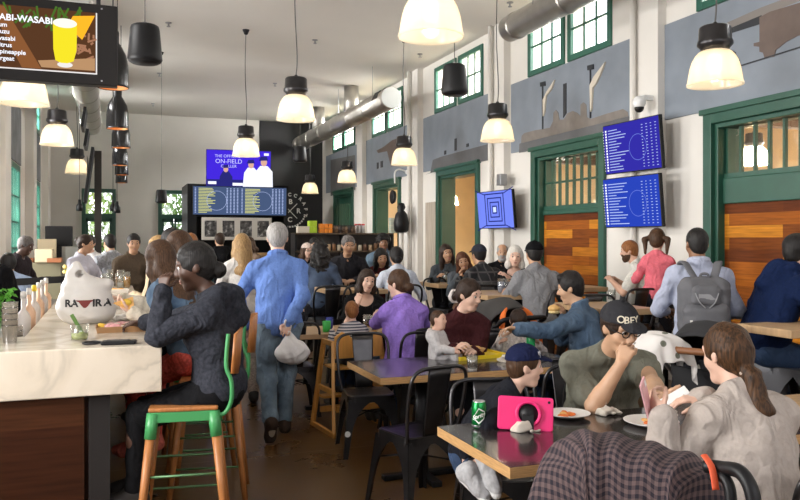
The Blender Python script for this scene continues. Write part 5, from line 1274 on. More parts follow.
    if glasses:
        g = MB()
        for i in (-1, 1):
            pts = [H(i * .034 + .022 * math.cos(a * .5236), .104 - abs(.022 * math.cos(a * .5236) * .25), .006 + .017 * math.sin(a * .5236)) for a in range(12)]
            g.tube(pts, .0030 * hS, 6, True); g.tube([H(i * .056, .098, .010), H(i * .078, .05, .012), H(i * .082, -.01, .008)], .0028 * hS, 6)
        g.tube([H(-.012, .104, .010), H(.012, .104, .010)], .0028 * hS, 6)
        g.build('glasses', M_plas, body, True)
    # ---- cap
    if cap_:
        m = cap_[0]; fwd = -1 if 'back' in cap_ else 1
        sk = eli(H(0, -.010, .036), V3(.0815, .1005, .088) * hS, hR, .02); up_ = hR @ V3(0, -.12 * fwd, 1); up_ = nrm(up_)
        crown = garment('cap', [sk], m, .012, [(H(0, 0, .042), -up_)], None, (), min(h, .008))
        bp_ = []
        if 'nobrim' not in cap_:
            br = garment('brim', [eli(H(0, .105 * fwd, .036), V3(.072, .072, .030) * hS, hR @ rot(0, 6 * fwd, 0), .02)], cap_[1] if len(cap_) > 1 and not isinstance(cap_[1], str) else m, 0, [(H(0, .05 * fwd, .03), hR @ V3(0, -fwd, 0))], None, [eli(H(0, .090 * fwd, .024), V3(.095, .12, .0285) * hS, hR @ rot(0, 6 * fwd, 0), .002)], min(h, .005))
            if br: br.parent = crown if crown else body
        MB().ball(tuple(H(0, -.012, .135)), .008 * hS, 8, 6).build('button', m, crown)
    body['_'] = 0; del body['_']
    info = dict(body=body, H=H, hR=hR, hS=hS, arms=arms, nb=nb, sd2=sd2, mid=mid, pel=pel, W=lambda p: Vector(yaw_m @ np.asarray(p, float) + T0), shl=shl, sd=sd, lg=lg, garment=garment)
    return info
def to_local(p, x, y, yaw, z0=0.): q = rot(yaw).T @ (np.array(p, float) - np.array([x, y, z0])); return tuple(q)
# ---------------------------------------------------------------- people
def _stripe(nt, b, k=42, c0=(.07, .07, .10), c1=(.55, .53, .52)):
    tc = nt.nodes.new('ShaderNodeTexCoord'); sp = nt.nodes.new('ShaderNodeSeparateXYZ'); nt.links.new(tc.outputs['Object'], sp.inputs[0])
    m = nt.nodes.new('ShaderNodeMath'); m.operation = 'MULTIPLY'; m.inputs[1].default_value = k; nt.links.new(sp.outputs['Z'], m.inputs[0])
    f = nt.nodes.new('ShaderNodeMath'); f.operation = 'FRACT'; nt.links.new(m.outputs[0], f.inputs[0])
    r = ramp(nt, f.outputs[0], [(0, c0), (.5, c1)]); r.color_ramp.interpolation = 'CONSTANT'; nt.links.new(r.outputs[0], b.inputs['Base Color']); b.inputs['Roughness'].default_value = .9
M_stripe = nodes_mat('striped_jersey', _stripe)
def _plaidobj(nt, b, k=9, c0=(.010, .010, .012), c1=(.075, .07, .07)):
    tc = nt.nodes.new('ShaderNodeTexCoord'); sp = nt.nodes.new('ShaderNodeSeparateXYZ'); nt.links.new(tc.outputs['Object'], sp.inputs[0]); outs = []
    for a in 'XZ':
        m = nt.nodes.new('ShaderNodeMath'); m.operation = 'MULTIPLY'; m.inputs[1].default_value = k; nt.links.new(sp.outputs[a], m.inputs[0])
        f = nt.nodes.new('ShaderNodeMath'); f.operation = 'FRACT'; nt.links.new(m.outputs[0], f.inputs[0])
        g = nt.nodes.new('ShaderNodeMath'); g.operation = 'GREATER_THAN'; g.inputs[1].default_value = .82; nt.links.new(f.outputs[0], g.inputs[0]); outs.append(g)
    mx = nt.nodes.new('ShaderNodeMath'); mx.operation = 'MAXIMUM'; nt.links.new(outs[0].outputs[0], mx.inputs[0]); nt.links.new(outs[1].outputs[0], mx.inputs[1])
    r = ramp(nt, mx.outputs[0], [(0, c0), (1, c1)]); nt.links.new(r.outputs[0], b.inputs['Base Color']); b.inputs['Roughness'].default_value = .9
M_dplaid = nodes_mat('dark_check_shirt', _plaidobj)
def _denim(nt, b, c0, c1):
    tc = nt.nodes.new('ShaderNodeTexCoord'); n = nt.nodes.new('ShaderNodeTexNoise'); n.inputs['Scale'].default_value = 7; n.inputs['Detail'].default_value = 6; nt.links.new(tc.outputs['Object'], n.inputs[0])
    r = ramp(nt, n.outputs[0], [(.3, c0), (.7, c1)]); nt.links.new(r.outputs[0], b.inputs['Base Color']); b.inputs['Roughness'].default_value = .85
    n2 = nt.nodes.new('ShaderNodeTexNoise'); n2.inputs['Scale'].default_value = 160; nt.links.new(tc.outputs['Object'], n2.inputs[0])
    bp = nt.nodes.new('ShaderNodeBump'); bp.inputs['Strength'].default_value = .15; bp.inputs['Distance'].default_value = .01; nt.links.new(n2.outputs[0], bp.inputs['Height']); nt.links.new(bp.outputs[0], b.inputs['Normal'])
M_denim = nodes_mat('denim_jacket', lambda nt, b: _denim(nt, b, (.035, .070, .125), (.11, .175, .26)))
M_jean = nodes_mat('washed_jeans', lambda nt, b: _denim(nt, b, (.055, .085, .12), (.20, .27, .33)))
M_djean = nodes_mat('dark_jeans', lambda nt, b: _denim(nt, b, (.012, .03, .075), (.03, .065, .14)))
C = cloth
for m_ in (M_denim, M_jean, M_djean): folds(m_)
c_black = C('black', (.006, .006, .007)); c_char = C('charcoal', (.032, .034, .040)); c_dark = C('dark_trousers', (.016, .016, .02))
def P(px, d): p = at(px, 240, d); return p.x, p.y
def fig(label, pos, yaw, hp=(None, None), ep=(None, None), fp=(None, None), z0=0., **k):
    x, y = pos if not isinstance(pos[1], str) else pos
    L = lambda t: to_local(at(*t), x, y, yaw, z0)
    hz = k.get('hz', .55); d = [(-.17, .30, hz + .22), (.17, .30, hz + .22)]
    if 'hands' in k: d = list(k.pop('hands'))
    k['hands'] = [L(hp[i]) if hp[i] else d[i] for i in (0, 1)]
    if fp[0]: k['feet'] = [L(fp[i]) for i in (0, 1)]
    return figure(label, x, y, yaw, z0=z0, **k)
HI = dict(hz=.855, feet=((-.12, .36, .32), (.12, .36, .32)))
ST = dict(hz=.90, feet=((-.10, .02, .085), (.10, -.02, .085)), lean=2)
# ---- the bar side
girl = fig('woman in a grey hoodie on the nearest green bar stool, fist raised to her face', (.55, 4.22), 74, h=.0065, seed=3, skin='dark', s=.94, hs=1.12, fem=True, fat=1.08, hz=.80, lean=2, hunch=8, head=(6, 12, 0), hfwd=.03,
    hp=((163, 291, 3.98), (128, 326, 4.5)), elbows=((-.25, .6, -1), (1, -.2, -.6)), hdir=((.1, -.1, 1), None), hnorm=((.9, -.4, .1), None), curl=(1.5, .5), feet=((-.09, .42, .30), (.09, .46, .30)), top=('hoodie', C('hoodie', (.030, .032, .041), .35)), hood=True, bottom=c_black, hair='lowbun', hairc='black', face=True, top_infl=.016)
M_stripe2 = C('side_stripe', (.085, .08, .085))
w2 = fig('woman with long brown hair in a denim vest, second along the bar', (.50, 5.05), 46, h=.009, seed=4, skin='fair', s=.97, fem=True, hz=.86, lean=20, hunch=8, head=(-4, 10, 0), hp=((133, 313, 4.72), (122, 300, 5.2)), elbows=((-.8, -.2, -1), (.8, 0, -1)), hnorm=((0, .2, 1), None), curl=(.5, .5),
    feet=((-.09, .38, .30), (.09, .40, .30)), top=('denim_vest', M_denim), vest=C('cream_knit', (.58, .52, .42), .12), bottom=C('coral_leggings', (.60, .10, .08), .3), hair='long', hairc='brown', shoes=C('coral_shoe', (.62, .16, .12), .2))
fig('brown haired person in a dark jacket, third along the bar', (.55, 5.95), 40, h=.012, seed=5, fem=True, s=1.0, **HI, head=(20, 5, 0), top=('jacket', c_char), bottom=c_dark, hair='bob', hairc='brown')
fig('dark haired man in a black shirt, fourth along the bar', (.56, 6.85), 35, h=.013, seed=6, s=1.04, skin='olive', **HI, top=('shirt', c_black), bottom=c_dark, hair='short', hairc='black')
fig('blond person half hidden behind the long brown hair, fifth along the bar', (.56, 7.7), 50, h=.014, seed=7, s=.98, skin='fair', **HI, lean=12, top=('shirt', C('sand', (.45, .36, .24))), bottom=c_dark, hair='short', hairc='blond')
fig('ginger haired person beyond the bar stools, turned away', P(193, 8.9), 20, h=.014, seed=8, s=.95, skin='fair', **ST, top=('shirt', C('teal', (.05, .10, .11))), bottom=c_dark, hair='short', hairc='ginger')
fig('man in a brown jacket facing us at the far end of the bar', (.26, 9.95), 186, h=.012, seed=9, s=.95, skin='tan', **ST, face=True, top=('jacket', C('olive_brown', (.085, .062, .042))), collar=True, bottom=c_dark, hair='short', hairc='black', hands=((-.2, .35, 1.08), (.2, .35, 1.08)))
fig('woman in a pale sleeveless top looking right, beyond the white takeout bag', P(80, 9.6), 235, h=.012, seed=10, s=.94, skin='tan', fem=True, fat=1.15, **ST, head=(20, 10, 0), face=True, top=('top', C('pale_lilac', (.55, .54, .62))), sleeve='short', bottom=c_dark, hair='bun', hairc='darkbrown', hands=((-.2, .33, 1.1), (.2, .3, 1.1)))
fig('man in a white tee facing us, right beside the woman in the pale top', P(90.5, 10.8), 170, h=.013, seed=11, s=.94, skin='light', **ST, face=True, top=('shirt', C('white_tee', (.66, .65, .63))), sleeve='short', bottom=c_dark, hair='short', hairc='black')
fig('dark haired man in a patterned grey shirt, turned away before the green door', P(112, 10.2), 25, h=.013, seed=12, s=.95, skin='tan', **ST, top=('shirt', C('grey_pattern', (.30, .31, .33), .4)), bottom=c_dark, hair='short', hairc='black')
fig('grey haired man in a black shirt with red trim behind the bar counter', P(18, 9.3), 250, h=.013, seed=13, s=.93, skin='dark', **ST, head=(0, 20, 0), face=True, top=('shirt', C('black_red', (.025, .018, .02))), bottom=c_dark, hair='short', hairc='salt')
fig('person in a light blue shirt bending with their back to us behind the bar', P(17, 7.9), 20, h=.013, seed=14, s=.92, skin='tan', hz=.80, lean=28, hunch=10, feet=((-.1, .05, .085), (.1, -.02, .085)), top=('shirt', C('light_blue', (.34, .42, .58))), bottom=c_char, hair='short', hairc='black', hands=((-.2, .3, .75), (.2, .3, .75)))
fig('person in a black shirt and jeans cut by the left edge of the picture', P(-20, 5.9), -15, h=.012, seed=15, s=.97, skin='tan', **ST, top=('shirt', c_black), sleeve='long', bottom=M_djean, hair='short', hairc='black', hands=((-.2, .3, 1.0), (.2, .3, 1.0)))
# ---- aisle
bx, by = P(278, 6.42)
blue = fig('grey haired man in a blue sweater and jeans walking away down the aisle', (bx, by), -9, h=.0085, seed=16, s=1.02, skin='fair', fat=1.14, hz=.905, lean=5, hunch=3, head=(0, 10, 0), hs=1.05, hp=(None, (288, 322, 6.2)), hands=((-.27, .16, .88), (.1, -.15, .9)), elbows=((-1, -.3, 0), (1, -.35, .1)), hdir=(None, (-.3, -.2, -1)), hnorm=(None, (0, -1, 0)), curl=(.5, 1.2),
    feet=((-.07, -.30, .17), (.06, .06, .085)), knees=((-.05, 1, .1), (.05, 1, 0)), fdir=((-.1, .55, -.8), (.08, 1, 0)), top=('sweater', C('blue_knit', (.14, .24, .56), .08)), lap=False, hem=.06, bottom=M_jean, shoes=C('brown_shoe', (.045, .028, .02)), sole=C('tan_sole', (.42, .36, .28)), hair='short', hairc='grey', collar=True)
fig('woman with long blonde hair in white, standing beyond the walking man', P(243, 7.6), 2, h=.011, seed=17, s=.935, skin='fair', fem=True, **ST, top=('top', C('white_knit', (.62, .59, .55))), bottom=C('pale_print', (.52, .44, .38), .35), hair='long', hairc='blond', lap=False)
fig('dark haired man in a black hooded jacket before the photo strip', P(221, 12.6), 10, h=.015, seed=18, s=1.0, skin='olive', **ST, top=('jacket', c_black), hood=True, bottom=c_dark, hair='short', hairc='darkbrown')
fig('small figure with brown hair seen between the blonde woman and the blue sweater', P(252, 12), 120, h=.016, seed=19, s=.92, skin='fair', fem=True, **ST, top=('top', C('brown_top', (.20, .14, .1))), bottom=c_dark, hair='bob', hairc='brown')
# ---- central tables
fig('grey haired man in a dark overshirt leaning on the high table, smiling', P(347, 10.0), 165, h=.0115, seed=20, s=1.02, skin='tan', hz=.86, feet=HI['feet'], lean=16, hunch=6, head=(12, 8, 0), face=True, brow_c='salt', top=('overshirt', C('ink', (.022, .021, .024))), collar=True, bottom=c_dark, hair='short', hairc='salt', hands=((-.10, .40, 1.10), (.12, .38, 1.10)), elbows=((-1, 0, -.4), (1, 0, -.4)))
fig('person with dark curly hair and denim jacket, back turned, left of the grey haired man', P(320, 9.2), -15, h=.012, seed=21, s=.98, skin='tan', fem=True, hz=.81, feet=HI['feet'], lean=10, top=('denim_jacket', nodes_mat('navy_denim', lambda nt, b: _denim(nt, b, (.02, .035, .07), (.06, .09, .15)))), bottom=c_dark, hair='longcurly', hairc='black')
fig('woman in glasses and a pale knit beanie, beyond the blue sweater', P(304, 11.8), 185, h=.013, seed=22, s=.93, skin='fair', fem=True, hz=.80, feet=HI['feet'], lean=10, head=(10, 5, 0), face=True, glasses=True, top=('jacket', c_black), bottom=c_dark, cap_=(C('beanie', (.62, .50, .44), .3), 'nobrim'), hair='bob', hairc='brown')
fig('small seated person in black near the retail shelf, facing us', P(313.5, 13.4), 170, h=.015, seed=23, s=.98, skin='tan', hz=.84, feet=HI['feet'], face=True, top=('shirt', c_black), bottom=c_dark, hair='short', hairc='black')
fig('woman with long dark hair in burgundy looking down at a high table', P(379, 10.2), 168, h=.0125, seed=24, s=.95, skin='tan', fem=True, hz=.775, feet=HI['feet'], lean=20, hunch=5, head=(10, 20, 8), face=True, top=('top', C('burgundy', (.085, .018, .018))), bottom=c_dark, hair='long', hairc='black', hands=((-.15, .4, 1.1), (.15, .4, 1.1)))
fig('young man with thick curly black hair standing before the retail shelf', P(382.5, 11.6), 165, h=.0125, seed=25, s=.97, skin='brown', **ST, head=(5, 12, 0), face=True, top=('shirt', C('slate_blue', (.13, .19, .25))), collar=True, bottom=c_dark, hair='curly', hairc='black')
fig('person with a dark low ponytail in a white shirt, back turned at the high table', P(399, 8.9), -14, h=.0115, seed=26, s=.98, skin='olive', fem=True, hz=.765, feet=HI['feet'], lean=20, hunch=6, head=(8, 5, 0), top=('shirt', C('white_blue', (.56, .60, .68))), bottom=c_dark, hair='lowbun', hairc='black', hands=((-.3, .35, 1.1), (.22, .35, 1.1)))
mom = fig('woman with short brown hair in a black top resting her chin on her hand', P(364, 8.1), 168, h=.0095, seed=27, s=.96, skin='fair', fem=True, hz=.53, lean=8, hunch=6, head=(14, 8, -4), face=True, top=('top', c_black), neckline=.45, bottom=c_dark, hair='bob', hairc='darkbrown', hp=((372, 325, 7.45), (358, 303, 7.75)), elbows=((-1, .2, -.6), (.4, .3, -1)), hdir=(None, (-.2, -.25, 1)), hnorm=(None, (-.3, -1, .1)), curl=(.5, 1.0), sleeve='short')
fig('toddler with ginger hair in a striped top sitting in the wooden high chair', (HCX, HCY - .02), 2, h=.0085, seed=28, s=.50, hs=1.42, skin='baby', hz=.615, lean=0, head=(-8, 4, 0), feet=((-.05, .19, .33), (.05, .19, .33)), top=('striped_top', M_stripe), bottom=M_djean, hair='kid', hairc='ginger', hands=((-.13, .17, .80), (.15, .17, .80)), fat=1.15)
purple = fig('woman in a purple fleece with brown hair tied up, seated with her back to us', P(407, 6.5), 2, h=.0085, seed=29, s=.99, skin='fair', fem=True, fat=1.12, hz=.55, lean=8, hunch=5, head=(34, 8, 0), top=('fleece', C('purple', (.30, .19, .62), .12)), bottom=M_djean, hair='lowbun', hairc='brown', hp=((381, 321, 7.0), (400, 322, 7.0)), elbows=((-1, -.3, -.5), (1, 0, -.6)), hnorm=((0, -.3, 1), None), top_infl=.018, collar=True)
mx_, my_ = P(460, 6.0)
maroon = fig('woman with pulled back dark hair in maroon, holding the baby', (mx_, my_), 172, h=.0075, seed=30, s=.99, skin='fair', fem=True, hz=.51, lean=6, hunch=5, head=(38, 14, 0), face=True, top=('top', C('maroon', (.050, .013, .015), .15)), bottom=c_dark, hair='lowbun', hairc='darkbrown', hp=((474, 352, 5.6), (455, 349, 5.58)), elbows=((-.15, -.2, -1), (.3, .1, -1)), curl=(.6, .6), top_infl=.013)
q = maroon['H'](0, -.13, -.05); sc_ = MB().tube([(.035 * math.cos(a * .63), .02 * math.sin(a * 2.1), .035 * math.sin(a * .63)) for a in range(10)], .02, 8, True).build('hair_scrunchie', C('scrunchie', (.65, .6, .57)), maroon['body'], True); sc_.location = q
fig('baby in a pale outfit held in the arm of the woman in maroon', P(439, 5.62), 222, h=.0065, seed=31, s=.38, hs=1.5, skin='baby', hz=.735, z0=0, lean=-8, head=(5, -5, -10), face=True, feet=((-.05, .15, .68), (.05, .17, .66)), top=('romper', C('romper', (.56, .54, .54))), bottom=C('romper', (.56, .54, .54)), hair='buzz', hairc='brown', hands=((-.08, .13, .80), (.08, .14, .82)), shoes=C('romper', (.56, .54, .54)), fat=1.2)
denim = fig('man in a denim jacket eating, turned left at the end of the yellow tray table', P(594, 6.05), 38, h=.0075, seed=32, s=1.03, skin='olive', hz=.52, lean=10, hunch=4, head=(10, 12, 0), face=True, top=('denim_jacket', M_denim), collar=True, bottom=M_djean, hair='quiff', hairc='black', hp=((518, 329, 5.7), (566, 318, 6.2)), elbows=((-.6, -.6, -.6), (1, .2, -1)), hnorm=((.2, -.6, -1), None), hdir=(None, (.1, .5, .8)), curl=(.5, .7), top_infl=.016)
fig('small dark haired child in a pale printed jacket under an outstretched denim sleeve', P(517, 6.15), 155, h=.0085, seed=33, s=.62, hs=1.3, skin='light', hz=.545, lean=6, head=(0, 40, 0), feet=((-.08, .26, .28), (.08, .26, .28)), top=('jacket', C('printed', (.60, .54, .50), .3)), bottom=c_dark, hair='kid', hairc='darkbrown', hands=((-.15, .2, .8), (.15, .2, .8)), fat=1.25)
# ---- high tables at the mural wall
fig('white haired woman in a black top with bare arms at the beer glass table', P(514, 8.75), 155, h=.011, seed=34, s=.97, skin='fair', fem=True, fat=1.1, hz=.76 if 1 else .85, feet=HI['feet'], lean=8, hunch=6, head=(0, 8, 0), face=True, brow_c='grey', top=('top', c_black), sleeve='short', neckline=.5, bottom=c_dark, hair='bob', hairc='white', hp=((508, 277, 8.3), (524, 285, 8.2)))
fig('man in a grey tee and black cap, back turned, at the beer glass table', P(541, 7.75), -12, h=.0105, seed=35, s=1.04, skin='tan', hz=.76 if 1 else .86, feet=HI['feet'], lean=14, hunch=4, head=(0, 6, 0), top=('tee', C('grey_tee', (.215, .215, .225), .08)), sleeve='short', bottom=c_black, hair='short', hairc='black', cap_=(c_black,), hands=((-.26, .36, 1.1), (.22, .3, 1.1)))
fig('man in a dark check shirt and cap leaning forward at a high table', P(492, 9.3), 6, h=.012, seed=36, s=1.03, skin='tan', hz=.76 if 1 else .86, feet=HI['feet'], lean=22, hunch=6, head=(0, 5, 0), top=('check_shirt', M_dplaid), bottom=c_dark, hair='short', hairc='black', cap_=(C('cap_ink', (.03, .033, .045)),), hands=((-.2, .42, 1.12), (.2, .4, 1.1)))
fig('bald man in black between the check shirt and the white hair', P(502, 10.8), 155, h=.0125, seed=37, s=.97, skin='tan', hz=.76 if 1 else .86, feet=HI['feet'], face=True, top=('shirt', c_black), bottom=c_dark, hair='ring', hairc='grey', beard='grey')
fig('dark haired woman in a grey top, left at the high table by the open doorway', P(446, 10.4), 165, h=.012, seed=38, s=.97, skin='tan', fem=True, hz=.76 if 1 else .86, feet=HI['feet'], lean=8, head=(10, 4, 10), face=True, top=('top', C('dark_grey', (.06, .068, .075))), bottom=c_dark, hair='long', hairc='darkbrown', hands=((-.1, .4, 1.12), (.18, .42, 1.12)))
fig('auburn haired woman leaning her head low at the high table by the open doorway', P(462.5, 10.0), 162, h=.012, seed=39, s=.95, skin='tan', fem=True, hz=.73, feet=HI['feet'], lean=20, hunch=8, head=(0, 10, 14), face=True, top=('top', C('grey_blue', (.10, .115, .13))), bottom=c_dark, hair='long', hairc='auburn', hands=((-.2, .40, 1.1), (.1, .35, 1.15)))
fig('bearded man in a white shirt leaning left at the oak high table', P(652, 8.8), 46, h=.011, seed=40, s=.98, skin='light', hz=.83, feet=HI['feet'], lean=18, hunch=4, head=(5, 10, 0), face=True, top=('shirt', C('white_shirt', (.68, .66, .60))), sleeve='short', bottom=c_dark, hair='short', hairc='ginger', beard='brown', hp=((612, 281, 8.9), (618, 281, 9.1)), elbows=((-.5, -.4, -.6), (.5, -.4, -.6)))
fig('girl in a pink top with brown pigtails, back to us beside the bearded man', P(657, 7.9), -36, h=.0105, seed=41, sh=.9, fat=.9, s=.80, hs=1.22, skin='fair', fem=True, hz=1.02, feet=HI['feet'], lean=4, head=(-12, 4, 0), top=('top', C('pink', (.72, .16, .20))), bottom=c_dark, hair='pigtails', hairc='brown')
sx_, sy_ = P(699, 5.6)
pack = fig('man in a pale blue shirt wearing the grey backpack, back to us', (sx_, sy_), -32, h=.0085, seed=42, s=.965, skin='brown', fat=1.05, **ST, head=(12, 4, 0), top=('shirt', C('pale_blue', (.40, .43, .54), .06)), collar=True, lap=False, bottom=C('charcoal_trousers', (.035, .035, .042)), hair='buzz', hairc='black', hands=((-.20, .30, 1.06), (.20, .28, 1.06)), elbows=((-.55, -1, -.3), (.55, -1, -.3)))
fig('man in a navy hooded jacket and jeans seated at the right edge of the picture', P(760, 5.35), -100, h=.009, seed=43, s=1.03, skin='light', fat=1.1, hz=.86, feet=((-.14, .34, .33), (.14, .36, .33)), lean=20, hunch=10, head=(6, 4, 0), top=('hooded_jacket', C('navy', (.006, .014, .050), .15)), hood=True, bottom=M_djean, hair='short', hairc='black', hands=((-.2, .4, 1.12), (.2, .36, 1.12)), elbows=((-1, -.2, -.6), (1, -.3, -.5)), top_infl=.02)
# ---- near table
boy = fig('boy in a navy cap and black shirt sitting sideways behind the pink tablet', (1.655, 3.47), -112, h=.0055, fat=1.15, seed=44, s=.72, hs=1.18, skin='fair', hz=.535, lean=26, hunch=14, head=(6, 4, 0), hfwd=.03, face=True, brow_c='brown', top=('shirt', C('boy_black', (.012, .013, .018))), bottom=M_djean, hair='short', hairc='brown', cap_=(C('navy_cap', (.010, .014, .048), .08, .06),),
    hp=(None, (466, 452, 3.58)), hands=((-.16, .22, .60), (.1, .1, .6)), elbows=((-1, -.3, -.4), (1, -.3, .1)), hdir=(None, (.1, .2, -1)), curl=(.5, .6), fp=((470, 470, 3.42), (488, 462, 3.40)), knees=((-.7, 1, .5), (.7, 1, .6)), fdir=((.45, .5, -.35), (.6, .3, -.5)), shoes=C('grey_sneaker', (.42, .42, .43), .15), sole=C('white_sole', (.66, .66, .65)))
obey = fig('man in an olive tee, glasses and a lettered charcoal cap, fist at his mouth', (2.53, 3.66), 160, h=.0055, seed=45, s=1.04, skin='olive', fat=1.2, belly=.02, hz=.535, lean=24, hunch=13, head=(22, 18, 4), hfwd=.03, face=True, glasses=True, beard=None, top=('tee', C('olive_tee', (.165, .165, .130), .07)), sleeve='short', bottom=M_djean, hair='short', hairc='darkbrown', cap_=(C('cap_charcoal', (.030, .030, .034), .1, .06),),
    hp=((656, 398, 3.52), (621, 364, 3.80)), elbows=((-.9, -.1, -.6), (.3, .35, -1)), hdir=((-.3, 1, .05), (-.45, -.1, 1)), hnorm=((.2, -.1, 1), (-.7, -1, 0)), curl=(.35, 1.6))
pony = fig('woman in a beige sweatshirt with a long highlighted ponytail, back turned to us', (2.25, 2.20), -8, h=.006, seed=46, s=.98, skin='fair', fem=True, fat=1.08, hz=.50, lean=12, hunch=10, head=(10, 10, 0), hfwd=.02, top=('sweatshirt', C('beige', (.44, .385, .345), .06)), bottom=C('charcoal_trousers', (.035, .035, .042)), hair='pony', hairc='ponytail', hp=((664, 416, 2.92), (703, 398, 3.12)), elbows=((-.6, .2, -1), (.9, .0, -.5)), hdir=((-.2, .75, .6), (-1, .4, -.1)), hnorm=((.8, .3, .3), (-.1, .1, -1)), curl=(.7, .35), top_infl=.020)
# ---------------------------------------------------------------- small things
from mathutils.bvhtree import BVHTree
def wrap_text(parent, name, txt, size, m, mapf, bold=0, shear=0, depth=.0008):
    me = text_mesh(txt, size, depth, 'CENTER', bold, shear)
    for v in me.vertices: v.co = mapf(v.co.x, v.co.y, v.co.z)
    return obj(name, me, m, parent)
BARZ = BZ
# takeout bag
p = atz(89, 324, BARZ); t = thing('takeout_bag', 'white plastic takeout bag with black and red lettering standing on the bar', 'bag', (p.x - .01, p.y + .08, BARZ), R(-4))
M_bag = mat('white_plastic_film', (.72, .69, .65), .35, noise=.04, nscale=6, bump=.25, bscale=22)
bagp = [eli((0, 0, .09), (.175, .115, .120), None, .06), eli((-.01, 0, .17), (.140, .090, .13), None, .06), cap((-.04, 0, .20), (-.065, 0, .37), .100, .026, .05), cap((.03, 0, .20), (.115, 0, .245), .085, .04, .05), cap((-.11, 0, .10), (-.095, 0, .33), .06, .02, .05)]
bo = sdf_obj('bag_body', bagp, .006, M_bag, t, [((0, 0, .002), (0, 0, -1))], (eli((-.045, -.03, .315), (.018, .06, .022), None, .01),), (.006, 34, 5))
MB().tube(smooth_path([(-.085, -.01, .27), (-.085, -.012, .34), (-.06, -.012, .375), (-.035, -.012, .34), (-.02, -.01, .28)]), .012, 8, flat=.3).build('handle', M_bag, t, True)
MB().tube(smooth_path([(.02, -.03, .23), (.04, -.03, .29), (.075, -.03, .27), (.09, -.03, .22)]), .010, 8, flat=.3).build('handle', M_bag, t, True)
bvh = BVHTree.FromObject(bo, bpy.context.evaluated_depsgraph_get()) if False else BVHTree.FromPolygons([v.co for v in bo.data.vertices], [tuple(f.vertices) for f in bo.data.polygons])
def onbag(x, y, z):
    h = bvh.ray_cast(Vector((x, -.6, y)), Vector((0, 1, 0)))[0]; yy = h.y if h else -.1
    return Vector((x, yy - .002 - z, y))
M_ink = mat('black_print', (.02, .018, .02), .5); M_redink = mat('red_print', (.20, .02, .015), .5)
for tx, x, sz in (('RA', -.085, .062), ('IR', .065, .062), ('A', .125, .062)):
    wrap_text(t, 'lettering', tx, sz, M_ink, lambda a, b, c, x=x: onbag(a + x, b + .132, c), .0025)
me = MB().add([(i * .004 - .046 + 0, 0, 0) for i in range(1)], []).mesh()
vs = []; fs = []
for i in range(9):
    z = .105 + .006 * i; w = .006 + .036 * (i / 8) ** .8 + (.012 if i >= 7 else 0)
    vs += [onbag(-.005 + w * k / 4, z, .001) for k in range(-4, 5)]
for i in range(8):
    for k in range(8): fs.append((9 * i + k, 9 * i + k + 1, 9 * i + 10 + k, 9 * i + 9 + k))
MB().add(vs, fs).build('red_emblem', M_redink, t)
# cardboard tray with food
M_card = mat('kraft_card', (.36, .20, .09), .8, noise=.1); M_paper = mat('white_paper', (.74, .71, .66), .8, noise=.05, bump=.2, bscale=30)
def tray(name, label, loc, rz, w, d, h, food, m=M_card, seed=1, cat='tray', paper=True):
    t = thing(name, label, cat, loc, R(rz)); mb = MB(); mb.b2((-w, -d, 0), (w, d, .004))
    for a in (-1, 1): mb.box((a * (w + h * .2), 0, h / 2), (.004, 2 * d + h * .4, h * 1.05), (0, R(a * 20), 0)); mb.box((0, a * (d + h * .2), h / 2), (2 * w + h * .4, .004, h * 1.05), (R(-a * 20), 0, 0))
    mb.build('tray_shell', m, t)
    if paper: MB().b2((-w * .9, -d * .9, .005), (w * .9, d * .9, .012)).build('paper_liner', M_paper, t)
    rd = random.Random(seed)
    for nm, mm, n, r in food:
        for i in range(n):
            x, y = rd.uniform(-w * .75, w * .75), rd.uniform(-d * .7, d * .7); MB().ball((0, 0, 0), (r * rd.uniform(.8, 1.3), r * rd.uniform(.7, 1.1), r * rd.uniform(.4, .7)), 10, 7).build(nm, mm, t, True, loc=(x, y, .012 + r * .45), rot=(rd.uniform(-.4, .4), rd.uniform(-.4, .4), rd.uniform(0, 3)))
    return t
M_pink = mat('pickled_pink', (.62, .30, .30), .6, noise=.3, nscale=30); M_mayo = mat('cream_sauce', (.72, .62, .50), .5, noise=.1); M_yol = mat('mustard_yellow', (.75, .48, .05), .5); M_meat = mat('roast_brown', (.24, .09, .04), .55, noise=.3, nscale=30); M_chip = mat('tortilla_chip', (.72, .40, .13), .6, noise=.2, nscale=20); M_tom = mat('tomato_orange', (.72, .17, .03), .5, noise=.25, nscale=30)
p = atz(121, 331, BARZ); tray('food_tray', 'brown cardboard tray of pink topped food on the bar before the woman in the hoodie', (p.x, p.y, BARZ), 2, .125, .075, .035, [('pink_topping', M_pink, 12, .034), ('white_topping', M_mayo, 10, .032), ('yellow_topping', M_yol, 2, .03), ('meat', M_meat, 6, .03)], seed=3)
for (px, py, rz, sd, lb) in ((134, 287, 30, 4, 'paper lined boat of tortilla chips farther along the bar, behind the nachos'), (128, 268, 10, 6, 'paper lined boat of chips near the far end of the bar'), (103, 258, 0, 8, 'paper lined boat of food beyond the takeout bag')):
    p = Vector({4: (.02, 6.4, 0), 6: (.04, 8.3, 0), 8: (-.16, 9.0, 0)}[sd]); tray('paper_boat', lb, (p.x, p.y, BARZ), rz, .11, .07, .04, [('tortilla_chip', M_chip, 9, .035), ('salsa', M_tom, 3, .02)], M_paper, sd)
p = atz(122, 322, BARZ); tag(sdf_obj('crumpled_napkin', [eli((0, 0, .015), (.075, .05, .018), None, .02), cap((-.05, 0, .02), (.06, .02, .03), .012, .02, .02)], .005, M_paper, None, [((0, 0, .001), (0, 0, -1))], (), (.014, 70, 3)), 'crumpled white paper napkin behind the cardboard tray on the bar', 'napkin').location = (p.x + .0, p.y + .11, BARZ)
